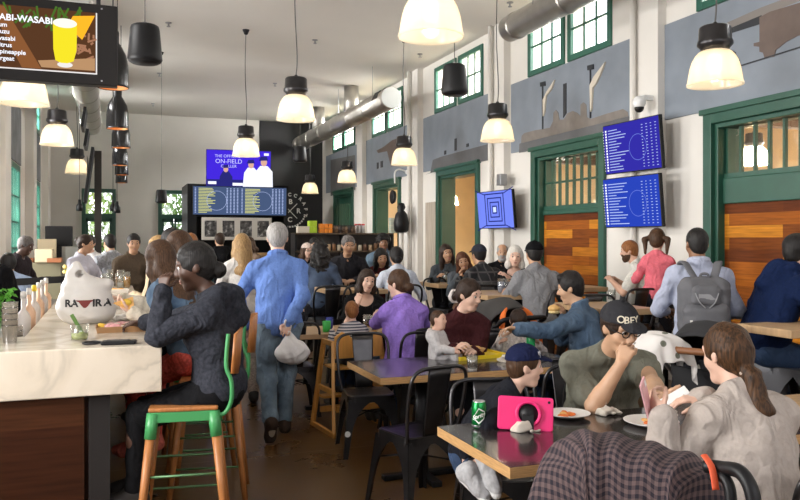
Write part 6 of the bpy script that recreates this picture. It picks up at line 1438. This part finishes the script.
# nachos in the hand of the second woman
p = at(126, 303, 4.70); t = thing('nacho', 'loaded orange tortilla chip held above the cardboard tray', 'food', p); mb = MB().prism([(-.07, -.02), (.06, -.045), (.03, .05)], -.006, .006, plane='XY'); mb.build('chip', M_chip, t, rot=(R(60), R(15), 0)); MB().ball((0, 0, .0), (.035, .02, .025), 10, 7).build('topping', M_yol, t, True)
# wallet/phone with cord
p = atz(119, 344, BARZ); t = thing('phone_case', 'black phone in a case with a looped wrist cord lying on the bar edge', 'phone', (p.x, p.y, BARZ), R(-8))
MB().b2((-.085, -.045, 0), (.085, .045, .018)).build('case', M_plas, t, bevel=.008); MB().b2((-.06, -.035, .018), (.05, .03, .021)).build('flap', M_gfab, t, bevel=.004)
MB().tube(smooth_path([(-.08, 0, .01), (-.12, .03, .012), (-.17, .01, .01), (-.16, -.02, .008), (-.11, -.03, .01), (-.085, -.015, .012)], 6), .006, 8).build('wrist_cord', M_plas, t, True)
M_clear = glassmat('clear_tumbler', (.94, .95, .93), .16, .05); M_liq = lambda n, c: mat('liquid_' + n, c, .15, alpha=.85)
def glass(label, loc, r, h, liq=None, lc=None, name='drinking_glass', cat='glass', group=None, taper=1.1):
    t = thing(name, label, cat, loc, 0, group)
    MB().lathe([(0, 0), (r * .98, 0), (r * taper, h), (r * taper - .003, h), (r * .95, .006), (0, .006)], n=20).build('glass_wall', M_clear, t, True)
    if liq: MB().lathe([(0, .008), (r * .93, .008), (r * (.93 + (taper - 1) * liq), h * liq), (0, h * liq)], n=20).build('drink', M_liq(lc[0], lc[1]), t, True)
    return t
p = atz(79.5, 341, BARZ); t = glass('short glass with lime and cucumber in pale green drink at the bar corner', (p.x, p.y + .03, BARZ), .043, .085, .45, ('lime', (.45, .52, .18)))
MB().box((-.012, 0, .085), (.02, .006, .12), (0, R(-28), 0)).build('cucumber_stick', mat('cucumber', (.08, .16, .03), .5), t, bevel=.003); MB().ball((.012, -.01, .035), (.018, .018, .012), 10, 7).build('lime_wedge', mat('lime_rind', (.35, .45, .10), .5), t, True)
for i, (px, py, h, k, lb) in enumerate(((12, 343, .20, 1, 'front stack of clear plastic cups on the bartender ledge, beside the mint'), (18, 332, .19, 1, 'second stack of clear plastic cups on the bartender ledge'), (23, 323, .18, 1, 'third stack of clear plastic cups on the bartender ledge'))):
    p = atz(px, py + 4, 1.05); t = thing('cup_stack', lb, 'cups', (p.x - .01, p.y, BZ if p.y < 4.7 and p.x > -1.2 else .9), 0, 'stacks of plastic cups')
    for j in range(5): MB().lathe([(.031, j * .03), (.040, j * .03 + .09), (.042, j * .03 + .092), (.039, j * .03 + .09), (.03, j * .03 + .002)], n=18).build('cup', glassmat('cup_plastic', (.80, .78, .76), .25, .2), t, True)
M_juice = mat('bottle_juice', (.72, .50, .36), .3); M_capy = mat('yellow_cap', (.85, .62, .02), .4)
for i, (px, py) in enumerate(((30, 324), (33, 316), (37, 310), (40, 305), (44, 299), (47, 294))):
    p = atz(px, py, .9); p.x = -.5
    t = thing('squeeze_bottle', 'pale squeeze bottle in the row behind the plastic cups', 'bottle', (p.x, 5.3 + i * .36, .951), 0, 'squeeze bottles behind the cups')
    MB().lathe([(0, 0), (.04, 0), (.042, .17), (.03, .2), (.014, .22), (.014, .30), (0, .30)], n=16).build('bottle_body', mat('bottle_%d' % (i % 2), [(.66, .60, .55), (.72, .46, .30)][i % 2], .3), t, True)
    MB().lathe([(0, .29), (.018, .29), (.016, .33), (0, .335)], n=12).build('bottle_cap', M_capy if i == 2 else M_paper, t, True)
# mint
p = atz(0, 338, BZ); t = thing('mint_bunch', 'bunch of bright green mint leaves at the left edge beside the cups', 'herb', (p.x - .02, p.y + .05, BZ)); rd = random.Random(4)
MB().lathe([(0, 0), (.05, 0), (.055, .08), (.05, .08), (0, .01)], n=16).build('pot', M_clear, t, True)
mb = MB()
for i in range(160):
    a = rd.uniform(0, 6.28); r = rd.uniform(0, .09); z = rd.uniform(.05, .26); c = Vector((r * math.cos(a), r * math.sin(a), z)); E = Euler((rd.uniform(-1, 1), rd.uniform(-1, 1), a)).to_matrix()
    mb.add([c + E @ Vector(v) for v in ((-.02, 0, 0), (0, -.011, .004), (.022, 0, 0), (0, .011, .004))], [(0, 1, 2, 3)])
mb.build('leaves', mat('mint_leaf', (.08, .30, .02), .5), t)
# drinks along the bar
for px, py, r, h, lq, lc, lb in ((118, 283, .036, .16, .7, ('rose', (.62, .38, .22)), 'tall glass of amber drink beyond the takeout bag, nearest the nachos'), (110, 272, .034, .2, .5, ('clearish', (.6, .58, .52)), 'tall clear glass beyond the takeout bag'), (118.5, 268, .045, .085, .8, ('orange', (.80, .20, .02)), 'short orange drink standing near the far end of the bar'), (121, 258, .04, .2, .3, ('pale', (.6, .6, .6)), 'clear pitcher at the far end of the bar'), (105, 255, .04, .16, .6, ('cola', (.10, .04, .02)), 'dark drink in a glass at the far end of the bar'), (127, 254, .036, .18, .7, ('amber', (.6, .3, .06)), 'amber beer glass before the man in the brown jacket')):
    p = atz(px, py, BZ) if py > 262 else at(px, py, 8.6); glass(lb, (min(max(p.x, BX0 + .06), BX1 - .06), min(p.y, 9.3), BZ), r, h, lq, lc)
t = thing('flower_vase', 'small vase of yellow flowers on the bar, left of the takeout bag', 'vase', (-.33, 7.9, BZ))
MB().lathe([(0, 0), (.035, 0), (.045, .06), (.03, .12), (.034, .14)], n=16).build('vase', M_clear, t, True)
mb = MB()
for i in range(9): a = i * .7; mb.tube([(0, 0, .05), (.07 * math.cos(a), .07 * math.sin(a), .24 + .03 * math.sin(i * 2))], .003, 5)
mb.build('stems', mat('stem_green', (.08, .2, .04), .6), t)
for i in range(9): a = i * .7; MB().ball((.07 * math.cos(a), .07 * math.sin(a), .25 + .03 * math.sin(i * 2)), .02, 8, 6).build('flower_head', mat('petal_yellow', (.75, .6, .2), .6), t, True)
# ---------------------------------------------------------------- near table
TZ = .75
p = atz(482, 429, TZ); t = thing('soda_can', 'green soda can with white lettering standing beside the pink tablet', 'can', (p.x, p.y + .03, TZ), R(-28))
M_can = mat('can_green', (.005, .22, .045), .25, .6); M_alu = mat('aluminium', (.62, .62, .63), .3, .9)
MB().lathe([(.024, .0), (.026, .004), (.033, .012), (.033, .108), (.027, .119)], n=32).build('can_body', M_can, t, True)
MB().lathe([(0, .116), (.024, .116), (.026, .121), (.0275, .121), (.0275, .117)], n=28).build('lid', M_alu, t, True); MB().lathe([(.0, .002), (.02, .003), (.026, .003), (.0335, .012), (.0333, .016)], n=28).build('bottom_rim', M_alu, t, True)
MB().b2((-.008, -.015, .118), (.008, .01, .121)).build('tab', M_alu, t)
def oncan(x, y, z, r=.0334, a0=-1.57): a = a0 + x / r; return Vector(((r + z) * math.cos(a), (r + z) * math.sin(a), y))
M_wht = mat('print_white', (.80, .82, .78), .4); M_dkg = mat('print_dark_green', (.005, .10, .02), .4)
for (q, m_, lay) in (([(-.028, .05), (.0, .095), (.03, .078), (.026, .045), (.0, .022)], M_wht, .0002), ([(-.024, .052), (.0, .089), (.026, .074), (.022, .049), (.0, .030)], M_dkg, .0005)):
    n = len(q); cx, cy = sum(a for a, b in q) / n, sum(b for a, b in q) / n; vs = [oncan(cx, cy, lay)]; fs = []
    for i in range(n):
        a, b = q[i], q[(i + 1) % n]
        for k in range(4): f = k / 4; vs.append(oncan(a[0] + (b[0] - a[0]) * f, a[1] + (b[1] - a[1]) * f, lay))
    for i in range(4 * n): fs.append((0, 1 + i, 1 + (i + 1) % (4 * n)))
    MB().add(vs, fs).build('splash_emblem', m_, t)
wrap_text(t, 'lettering', 'Sprite', .026, M_wht, lambda a, b, c: oncan(a, b + .058 + a * .35, c + .0007), .0008, .2, .0003)
# pink tablet
p = at(525, 428.5, 3.47); t = thing('tablet', 'tablet in a bright pink rubber case with a black round grip, propped before the boy', 'tablet', (p.x, p.y, TZ), R(-27))
M_pk = mat('hot_pink_rubber', (.80, .02, .17), .45, bump=.03); W2, H2 = .123, .148
tb = bpy.data.objects.new('case_pivot', None)
E = Euler((R(-12), R(2), 0)).to_matrix()
def tilt(me_o): me_o.rotation_euler = (R(-12), R(2), 0); return me_o
mb = MB().prism([(-W2 + .012, 0), (W2 - .012, 0), (W2 - .003, .004), (W2, .012), (W2, H2 - .012), (W2 - .003, H2 - .003), (W2 - .012, H2), (-W2 + .012, H2), (-W2 + .003, H2 - .003), (-W2, H2 - .012), (-W2, .012), (-W2 + .003, .004)], -.009, .009); tilt(mb.build('case', M_pk, t, bevel=.004))
tilt(MB().b2((-W2 + .014, .0085, .014), (W2 - .014, .0105, H2 - .014)).build('glass_screen', M_plas, t))
q = MB().tube([(.012 + .052 * math.cos(a * .2618), -.014, .074 + .052 * math.sin(a * .2618)) for a in range(24)], .009, 10, True).build('grip_ring', M_pk, t, True); tilt(q)
q = MB().lathe([(0, .0), (.045, .0), (.047, .006), (0, .012)], n=28).build('grip_disc', M_plas, t, True); q.rotation_euler = (R(90 - 12), R(2), 0); q.location = E @ Vector((.012, -.009, .074))
q = MB().box((.012, -.022, .045), (.05, .006, .085), (R(-14), 0, 0)).build('kickstand', M_plas, t, bevel=.002); tilt(q)
q = MB().cyl((W2 - .02, -.0095, H2 - .02), (W2 - .02, -.011, H2 - .02), .006, 12).build('camera_hole', M_plas, t); tilt(q)
def plate(label, px, py, food, seed, r=.105, rz=0):
    p = atz(px, py, TZ); t = thing('plate', label, 'plate', (p.x, p.y, TZ), R(rz))
    MB().lathe([(0, .004), (r * .62, .004), (r * .72, .008), (r, .020), (r + .002, .023), (r * .98, .0235), (r * .7, .012), (0, .0095)], n=36).build('dish', mat('white_paper_plate', (.80, .78, .75), .5), t, True)
    rd = random.Random(seed)
    for i in range(food): MB().ball((0, 0, 0), (rd.uniform(.012, .028), rd.uniform(.01, .018), .009), 10, 6).build('food_scrap', (M_tom, M_chip, M_tom)[i % 3], t, True, loc=(rd.uniform(-.05, .05), rd.uniform(-.035, .035), .016), rot=(0, 0, rd.uniform(0, 3)))
    return t
plate('white paper plate with orange food scraps beside the pink tablet', 568, 417, 7, 2); plate('white paper plate with orange food scraps under the hands of the ponytail woman', 651, 425, 5, 5, r=.122)
def napkin(label, px, py, sd, sc=1, z=TZ, m=None):
    p = atz(px, py, z); o = sdf_obj('crumpled_napkin', [eli((0, 0, .012), (.045 * sc, .032 * sc, .016), None, .02), cap((-.045 * sc, .012, .008), (-.01, .0, .04 * sc), .008, .010, .02), cap((.0, -.01, .03), (.065 * sc, -.02, .008), .012, .006, .02), cap((-.01, .01, .02), (.03, .035 * sc, .012), .012, .006, .02)], .004, m or mat('napkin', (.60, .54, .46), .85, bump=.2, bscale=40), None, [((0, 0, .001), (0, 0, -1))], (), (.013, 80, sd)); o.location = (p.x, p.y, z); tag(o, label, 'napkin')
napkin('crumpled napkin on the near table beside the elbow of the man in the cap', 607, 415, 3); napkin('crumpled napkin lying under the pink tablet stand', 524, 432, 6, .8); napkin('crumpled napkin on the far plate edge before the ponytail woman', 668, 417, 8, .7)
def phone(label, c, rot_, m, ln=.15):
    t = thing('smartphone', label, 'phone', c); t.rotation_euler = rot_
    MB().b2((-.037, -.0045, -ln / 2), (.037, .0045, ln / 2)).build('case', m, t, bevel=.004); MB().b2((-.034, .0046, -ln / 2 + .004), (.034, .0052, ln / 2 - .004)).build('screen', M_plas, t); MB().b2((.008, -.0062, ln / 2 - .035), (.030, -.0046, ln / 2 - .010)).build('lens_block', M_white, t, bevel=.001)
    return t
phone('pink smartphone held upright by the woman with the ponytail', at(646, 398, 2.95), (R(-8), R(-22), R(42)), mat('pink_case', (.72, .40, .42), .4))
_a, _b = at(657, 407, 3.36), at(686, 390, 3.34); _z = (_b - _a).normalized(); _y = (Vector((.1, .2, -.97)) - Vector((.1, .2, -.97)).dot(_z) * _z).normalized(); _x = _y.cross(_z)
phone('white smartphone held flat between the couple', (_a + _b) / 2, Matrix((_x, _y, _z)).transposed().to_euler(), mat('white_case', (.80, .79, .78), .35), .155)
# ---------------------------------------------------------------- tray table
p = atz(487, 358, TZ); t = thing('food_basket_tray', 'yellow plastic tray holding a kraft paper basket on the middle table', 'tray', (p.x - .05, p.y + .10, TZ), R(6))
MB().prism([(-.2, -.13), (.2, -.13), (.2, .13), (-.2, .13)], 0, .012, plane='XY').build('tray_base', mat('tray_yellow', (.75, .55, .02), .4), t, bevel=.005)
mb = MB()
for a in (-1, 1): mb.b2((a * .2 - .006, -.136, .0), (a * .2 + .006, .136, .026)); mb.b2((-.2, a * .13 - .006, 0), (.2, a * .13 + .006, .026))
mb.build('tray_rim', MATS['tray_yellow'], t)
MB().lathe([(0, .014), (.07, .014), (.10, .06), (.096, .06), (.066, .02)], n=18, sx=1.2).build('paper_basket', mat('kraft_basket', (.55, .33, .13), .8), t, True, loc=(-.04, .0, 0))
for i, (x, y) in enumerate(((-.07, 0), (-.03, .02), (0, -.02), (-.05, -.03))): MB().ball((x, y, .06), (.04, .03, .02), 10, 7).build('fried_food', M_chip, t, True)
p = atz(484, 374, TZ); t = thing('plastic_cup', 'clear plastic water cup before the yellow tray', 'cup', (p.x, p.y + .17, TZ)); MB().lathe([(0, 0), (.03, 0), (.040, .095), (.038, .095), (.028, .005), (0, .005)], n=20).build('cup_wall', glassmat('frosted_cup', (.82, .82, .82), .22, .25), t, True); MB().lathe([(.03, .0), (.031, .012)], n=16).build('base_ring', M_paper, t)
p = at(552, 340, 5.55); t = thing('green_bottle', 'green plastic soda bottle standing beside the man in the denim jacket', 'bottle', (p.x, 5.12, TZ)); MB().lathe([(0, 0), (.03, 0), (.033, .02), (.033, .13), (.015, .18), (.013, .21), (0, .21)], n=18).build('bottle_body', mat('bottle_green', (.01, .32, .08), .2), t, True); MB().lathe([(0, .205), (.016, .205), (.016, .225), (0, .225)], n=14).build('bottle_cap', mat('cap_green', (.01, .2, .05), .4), t, True)
q_ = at(554, 310, 6.15); t = thing('sandwich', 'bitten sandwich bun held by the man in the denim jacket', 'food', q_); MB().ball((0, 0, .012), (.05, .04, .03), 14, 9).build('bun', mat('bun', (.68, .42, .15), .6, noise=.15), t, True); MB().ball((0, 0, -.015), (.048, .038, .018), 14, 8).build('filling', mat('filling', (.70, .55, .25), .6, noise=.3, nscale=30), t, True)
napkin('crumpled paper on the middle table behind the yellow tray', 505, 362, 9, .9)
# toddler table things
p = at(328, 333, 7.02); t3y = 7.0
for px, r, h, m, lb, nm in ((326.5, .04, .10, mat('cup_lime', (.05, .48, .08), .4), 'bright green cup on the table left of the toddler', 'cup'), (333.5, .035, .12, mat('cup_blue', (.03, .05, .28), .4), 'dark blue cup on the table just left of the toddler', 'cup')):
    q = at(px, 333, 7.2); MBo = MB().lathe([(0, 0), (r * .85, 0), (r, h), (r * .93, h), (r * .8, .006), (0, .006)], n=20).build('plastic_tumbler', m, smooth=True, loc=(q.x, 6.98 if px < 330 else 7.1, TZ)); tag(MBo, lb, nm)
for px, y_, lb in ((367, 7.05, 'dark drink in a glass between the toddler and the woman in black'), (374, 6.95, 'clear glass before the woman in purple')):
    u = (px - 400) / FPX; d = y_ / (cT - u * sT); glass(lb, (d * (sT + u * cT), y_, TZ), .036, .14, .7, ('cola2', (.06, .03, .02)) if px < 370 else ('pale2', (.5, .5, .5)))
tray('food_tray', 'paper tray of food on the table before the woman in purple', (2.25, 7.0, TZ), 0, .1, .06, .03, [('fried_food', M_chip, 6, .03), ('sauce', M_mayo, 3, .02)], M_paper, 12)
# high table drinks
def htop(px, py): return atz(px, py, 1.05)
for px, lq, lc, lb in ((504.5, .8, ('bluecup', (.30, .36, .55)), 'white and blue cup beside the beer glass, left of it'), (509.5, .8, ('navycup', (.05, .07, .16)), 'dark blue cup just left of the beer glass'), (516, .85, ('beer', (.45, .14, .02)), 'glass of amber beer before the white haired woman')):
    p = htop(px, 293.5); glass(lb, (p.x, p.y + .06, 1.05), .042, .15, lq, lc)
for px, lb in ((447.5, 'clear glass on the high table of the dark haired women'),): p = htop(px, 282); glass(lb, (p.x, p.y + .05, 1.05), .04, .14, .6, ('pale2', (.5, .5, .5)))
p = htop(615, 300); glass('clear glass on the oak high table by the bearded man', (p.x, p.y + .05, 1.05), .036, .09, .5, ('pale2', (.5, .5, .5)))
# ---------------------------------------------------------------- carried things
M_film = mat('thin_white_film', (.66, .64, .63), .35, noise=.05, bump=.3, bscale=25)
hp_ = blue['W'](blue['arms'][1][1]); t = thing('shopping_bag', 'white plastic shopping bag hanging from the hand of the walking man', 'bag', hp_)
sdf_obj('bag_body', [cap((0, 0, -.07), (.02, -.01, -.17), .018, .07, .04), eli((.02, -.02, -.24), (.125, .075, .085), None, .05), eli((.05, -.01, -.25), (.12, .07, .075), None, .05)], .006, M_film, t, (), (), (.007, 40, 8))
MB().tube(smooth_path([(0, 0, -.08), (-.03, -.02, -.02), (-.02, -.03, .02), (.02, -.02, -.01), (.01, 0, -.09)]), .010, 8, flat=.5).build('handle', M_film, t, True)
# backpack
f_ = pack; q0 = f_['mid'] + f_['sd2'] @ V3(0, -.20, -.02)
t = thing('backpack', 'grey backpack with padded straps worn by the man in the pale blue shirt', 'backpack', f_['W'](q0), R(-32)); M_bp = mat('grey_nylon', (.105, .105, .115), .7, noise=.12, bump=.15, bscale=140); M_bp2 = mat('grey_nylon_light', (.24, .24, .25), .6)
def rbox(c, d, r): # rounded block from overlapping capsules
    x, y, z = d; o = []
    for i in np.linspace(-1, 1, 5):
        for j in np.linspace(-1, 1, 3): o.append(cap((c[0] + i * (x - r), c[1] + j * max(y - r, 0), c[2] - z + r), (c[0] + i * (x - r), c[1] + j * max(y - r, 0), c[2] + z - r), r, None, .03))
    return o
sdf_obj('main_body', rbox((0, 0, -.02), (.165, .085, .215), .075), .008, M_bp, t, (), (), (.008, 32, 3))
sdf_obj('front_pocket', rbox((0, -.075, -.10), (.14, .06, .12), .05), .008, M_bp, t, (), (), (.006, 40, 4)); sdf_obj('top_pocket', rbox((0, -.085, .08), (.085, .03, .06), .028), .007, M_bp, t, (), (), (.004, 40, 5))
MB().b2((-.055, -.128, .045), (.055, -.122, .095)).build('label_patch', M_bp2, t, bevel=.002)
for s in (-1, 1):
    MB().tube(smooth_path([(s * .05, -.03, .17), (s * .085, .03, .245), (s * .11, .10, .30), (s * .125, .17, .29), (s * .13, .24, .20), (s * .14, .25, .02)]), .030, 10, flat=.35).build('shoulder_strap', M_bp, t, True)
    MB().tube(smooth_path([(s * .075, -.12, .10), (s * .05, -.135, .04), (s * .012, -.14, .0)]), .010, 8, flat=.4).build('compression_strap', M_bp2, t, True)
    MB().b2((s * .1 - .012, -.14, -.10), (s * .1 + .012, -.13, -.085)).build('zip_pull', M_paper, t)
MB().tube(smooth_path([(-.03, -.02, .19), (-.02, -.02, .225), (.02, -.02, .225), (.03, -.02, .19)]), .009, 8).build('haul_loop', M_bp, t, True)
MB().b2((-.06, -.143, -.165), (.06, -.132, -.150)).build('reflective_bar', M_bp2, t)
# lettering on the caps
def cap_text(f, txt, size, step, z, m, ry=.113, rx=.0945, off=0.):
    n = len(txt)
    for i, ch in enumerate(txt):
        a = (i - (n - 1) / 2) * step + off; zz = z - .036; k = math.sqrt(max(.05, 1 - (zz / .1) ** 2))
        pos = f['H'](rx * math.sin(-a) * -k * 1.0, -.010 + ry * math.cos(a) * k, z); Rm = f['hR'] @ rot(-math.degrees(a) * 1.0) @ rot(180) @ rot(0, 0)
        me = text_mesh(ch, size * f['hS'], .0012, 'CENTER', .0007)
        tl = math.atan2(zz, .1) * .8
        Mx = Matrix((f['hR'] @ rot(math.degrees(a) * -1)).tolist()) @ Matrix.Rotation(math.pi, 3, 'Z') @ Matrix.Rotation(R(90) - tl, 3, 'X')
        for v in me.vertices: v.co = Mx @ v.co
        o = obj('cap_lettering', me, m, f['body']); o.location = pos
M_cream = mat('cream_embroidery', (.72, .66, .52), .7)
cap_text(obey, 'YEBO', .050, .31, .076, M_cream, off=.24); cap_text(boy, 'AL', .052, .16, .078, mat('white_embroidery', (.78, .78, .78), .6), off=.55)
# hair tie, ear ring
q = pony['H'](0, -.102, -.082); o = MB().tube([(.028 * math.cos(a * .7854), .028 * math.sin(a * .7854), 0) for a in range(8)], .009, 8, True).build('hair_tie', mat('beaded_tie', (.42, .34, .28), .5, noise=.4, nscale=80), pony['body'], True); o.location = q
# ---------------------------------------------------------------- behind the bar, far left
def blk(name, label, cat, px0, px1, pyt, d, zb, dep, m, bev=.006, group=None):
    a, b = at(px0, pyt, d), at(px1, pyt, d); o = MB().b2((-(b.x - a.x) / 2, -dep / 2, zb), ((b.x - a.x) / 2, dep / 2, a.z)).build(name, m, bevel=bev, loc=((a.x + b.x) / 2, (a.y + b.y) / 2, 0)); return tag(o, label, cat, group)
M_cab = mat('olive_cabinet', (.22, .20, .12), .6); M_cream2 = mat('cream_board', (.62, .52, .34), .6)
blk('low_counter', 'olive green service counter behind the bar, left of the flowers', 'counter', 24, 62, 262, 11.6, 0, .7, M_cab)
a = at(43, 262, 11.5); zt_ = a.z
for px0, px1, pyt, d, m, lb, nm in ((20, 34, 258, 11.5, mat('rust_board', (.30, .11, .04), .6), 'rust coloured box left on the service counter', 'box'), (36, 53, 249, 11.4, M_cream2, 'cream box in the middle of the service counter', 'box'), (48, 62, 258, 11.3, mat('rust_board', (.30, .11, .04), .6), 'rust coloured box right on the service counter', 'box')):
    blk('display_box', lb, nm, px0, px1, pyt, d, zt_ + .001, .35, m)
o = blk('display_box', 'pale lid tilted on the cream box of the service counter', 'box', 38, 56, 239, 11.9, zt_ + .001, .16, M_cream2)
p = at(59, 234, 12.3); t = thing('register_screen', 'dark register screen on a stand beyond the service counter', 'screen', (p.x, p.y, 0)); MB().b2((-.2, -.03, 1.5), (.2, .03, 1.82)).build('monitor', M_plas, t, bevel=.01); MB().b2((-.04, -.03, 0), (.04, .03, 1.5)).build('stand', M_plas, t)
blk('white_bin', 'white appliance against the end wall near the corner', 'appliance', 66, 78, 247, 20, 0, .6, M_white)
t = thing('belt_barrier', 'black retractable belt barrier behind the bartender ledge', 'barrier', tuple(at(64, 240, 8.2).to_2d()) + (0,))
MB().cyl((0, 0, 0), (0, 0, 1.22), .035, 14).build('post', M_plas, t, True); MB().lathe([(0, 0), (.17, 0), (.16, .02), (0, .03)], n=20).build('base', M_plas, t, True)
b_ = at(10, 277, 7.6) - Vector(t.location); MB().add([(0, 0, 1.15), (b_.x, b_.y, 1.15), (b_.x, b_.y, 1.22), (0, 0, 1.22), (0, .006, 1.15), (b_.x, b_.y + .006, 1.15), (b_.x, b_.y + .006, 1.22), (0, .006, 1.22)], [(0, 1, 2, 3), (4, 7, 6, 5), (0, 4, 5, 1), (3, 2, 6, 7)]).build('belt', M_bfab, t)
p = atz(332, 401, .004); tag(MB().prism([(-.08, -.02), (.05, -.03), (.09, .01), (-.03, .03)], 0, .006, plane='XY').build('paper_scrap', mat('scrap_red', (.55, .03, .03), .7), loc=(p.x, p.y, 0.001)), 'small red paper scrap lying on the brown floor', 'scrap')
# ---------------------------------------------------------------- outside greenery through the end doors
rd = random.Random(21)
def leafmass(name, label, x0, x1, y0, y1, z0, z1, n, m):
    mb = MB()
    for i in range(n):
        c = Vector((rd.uniform(x0, x1), rd.uniform(y0, y1), rd.uniform(z0, z1))); E = Euler((rd.uniform(0, 6), rd.uniform(0, 6), rd.uniform(0, 6))).to_matrix(); s = rd.uniform(.05, .13)
        mb.add([c + E @ Vector(v) * s for v in ((-1, 0, 0), (0, -.5, .2), (1, 0, 0), (0, .5, .2))], [(0, 1, 2, 3)])
    return tag(mb.build(name, m), label, 'foliage', kind='stuff')
leafmass('foliage', 'bright green foliage outside the left end wall door', -2.2, .9, 25, 26.5, .7, 3.6, 2600, mat('leaf_bright', (.20, .34, .06), .6, noise=.4, nscale=3)); leafmass('foliage', 'bright green foliage outside the door beside the menu boards', 1.2, 3.6, 25, 26.5, .5, 3.4, 2200, mat('leaf_bright2', (.16, .30, .07), .6, noise=.4, nscale=3))
o = MB().b2((-8, 23.2, -.13), (10, 40, -.03)).build('ground_outside', mat('pale_paving', (.5, .5, .47), .8)); tag(o, 'pale paving outside the end wall doors', 'ground', kind='structure')
# ---------------------------------------------------------------- light and view
wd_ = bpy.data.worlds.new('sky'); SC.world = wd_; wd_.use_nodes = True
bg = wd_.node_tree.nodes['Background']; bg.inputs[0].default_value = (.95, .95, 1.0, 1); bg.inputs[1].default_value = 3.2
def area(name, loc, rot, sx, sy, e, col=(1, 1, 1)):
    l = bpy.data.lights.new(name, 'AREA'); l.shape = 'RECTANGLE'; l.size = sx; l.size_y = sy; l.energy = e; l.color = col
    o = bpy.data.objects.new(name, l); COL.objects.link(o); o.location = loc; o.rotation_euler = rot; return o
for y_ in (5.1, 9.0, 14.4, 18.4): area('fill_neighbour', (11.6, y_, 2.2), (0, R(90), 0), 2.0, 1.4, 320, (1, .92, .78))  # added fill lamps that brighten the neighbouring room
area('fill_front_a', (-.3 + .5, YF - .5, 3.9), (R(-70), 0, 0), 3.2, 2.4, FRONT_W, (1, .96, .90))  # added fill lamp, out of view behind the camera
area('fill_front_b', (4.0, YF - .5, 3.9), (R(-70), 0, 0), 3.2, 2.4, FRONT_W, (1, .96, .90))  # second added fill lamp behind the camera
for i, c in enumerate(BAYS): area('daylight_clerestory', (XR + 1.3, c, 4.75), (0, R(80), 0), .9, 2.2, CLER_W * (.5, .6, .8, 1.3, 3.2, 5)[i], (1, .98, .945))
for c, w in ((3, 1.9), (7, 1.9), (11, 1.9), (15.2, 1.7), (19.9, 1.1)): area('daylight_bar_side', (XL - 1.3, c, 4.75), (0, R(-80), 0), .8, w, CLER_W * (6.5 if c > 15 else 1.2 if c > 10 else .7), (1, .98, .945)); area('daylight_bar_window', (XL - 1.3, c, 2.2), (0, R(-90), 0), 1.9, w, CLER_W * 1.2, (1, .98, .945))
SC.view_settings.view_transform = 'Standard'; SC.view_settings.look = 'None'; SC.view_settings.gamma = 1; SC.view_settings.exposure = EXPO
SC.cycles.use_denoising = True; SC.cycles.max_bounces = 7; SC.cycles.diffuse_bounces = 4; SC.cycles.transparent_max_bounces = 16; SC.cycles.caustics_reflective = False; SC.cycles.caustics_refractive = False
SC.cycles.sample_clamp_indirect = 6
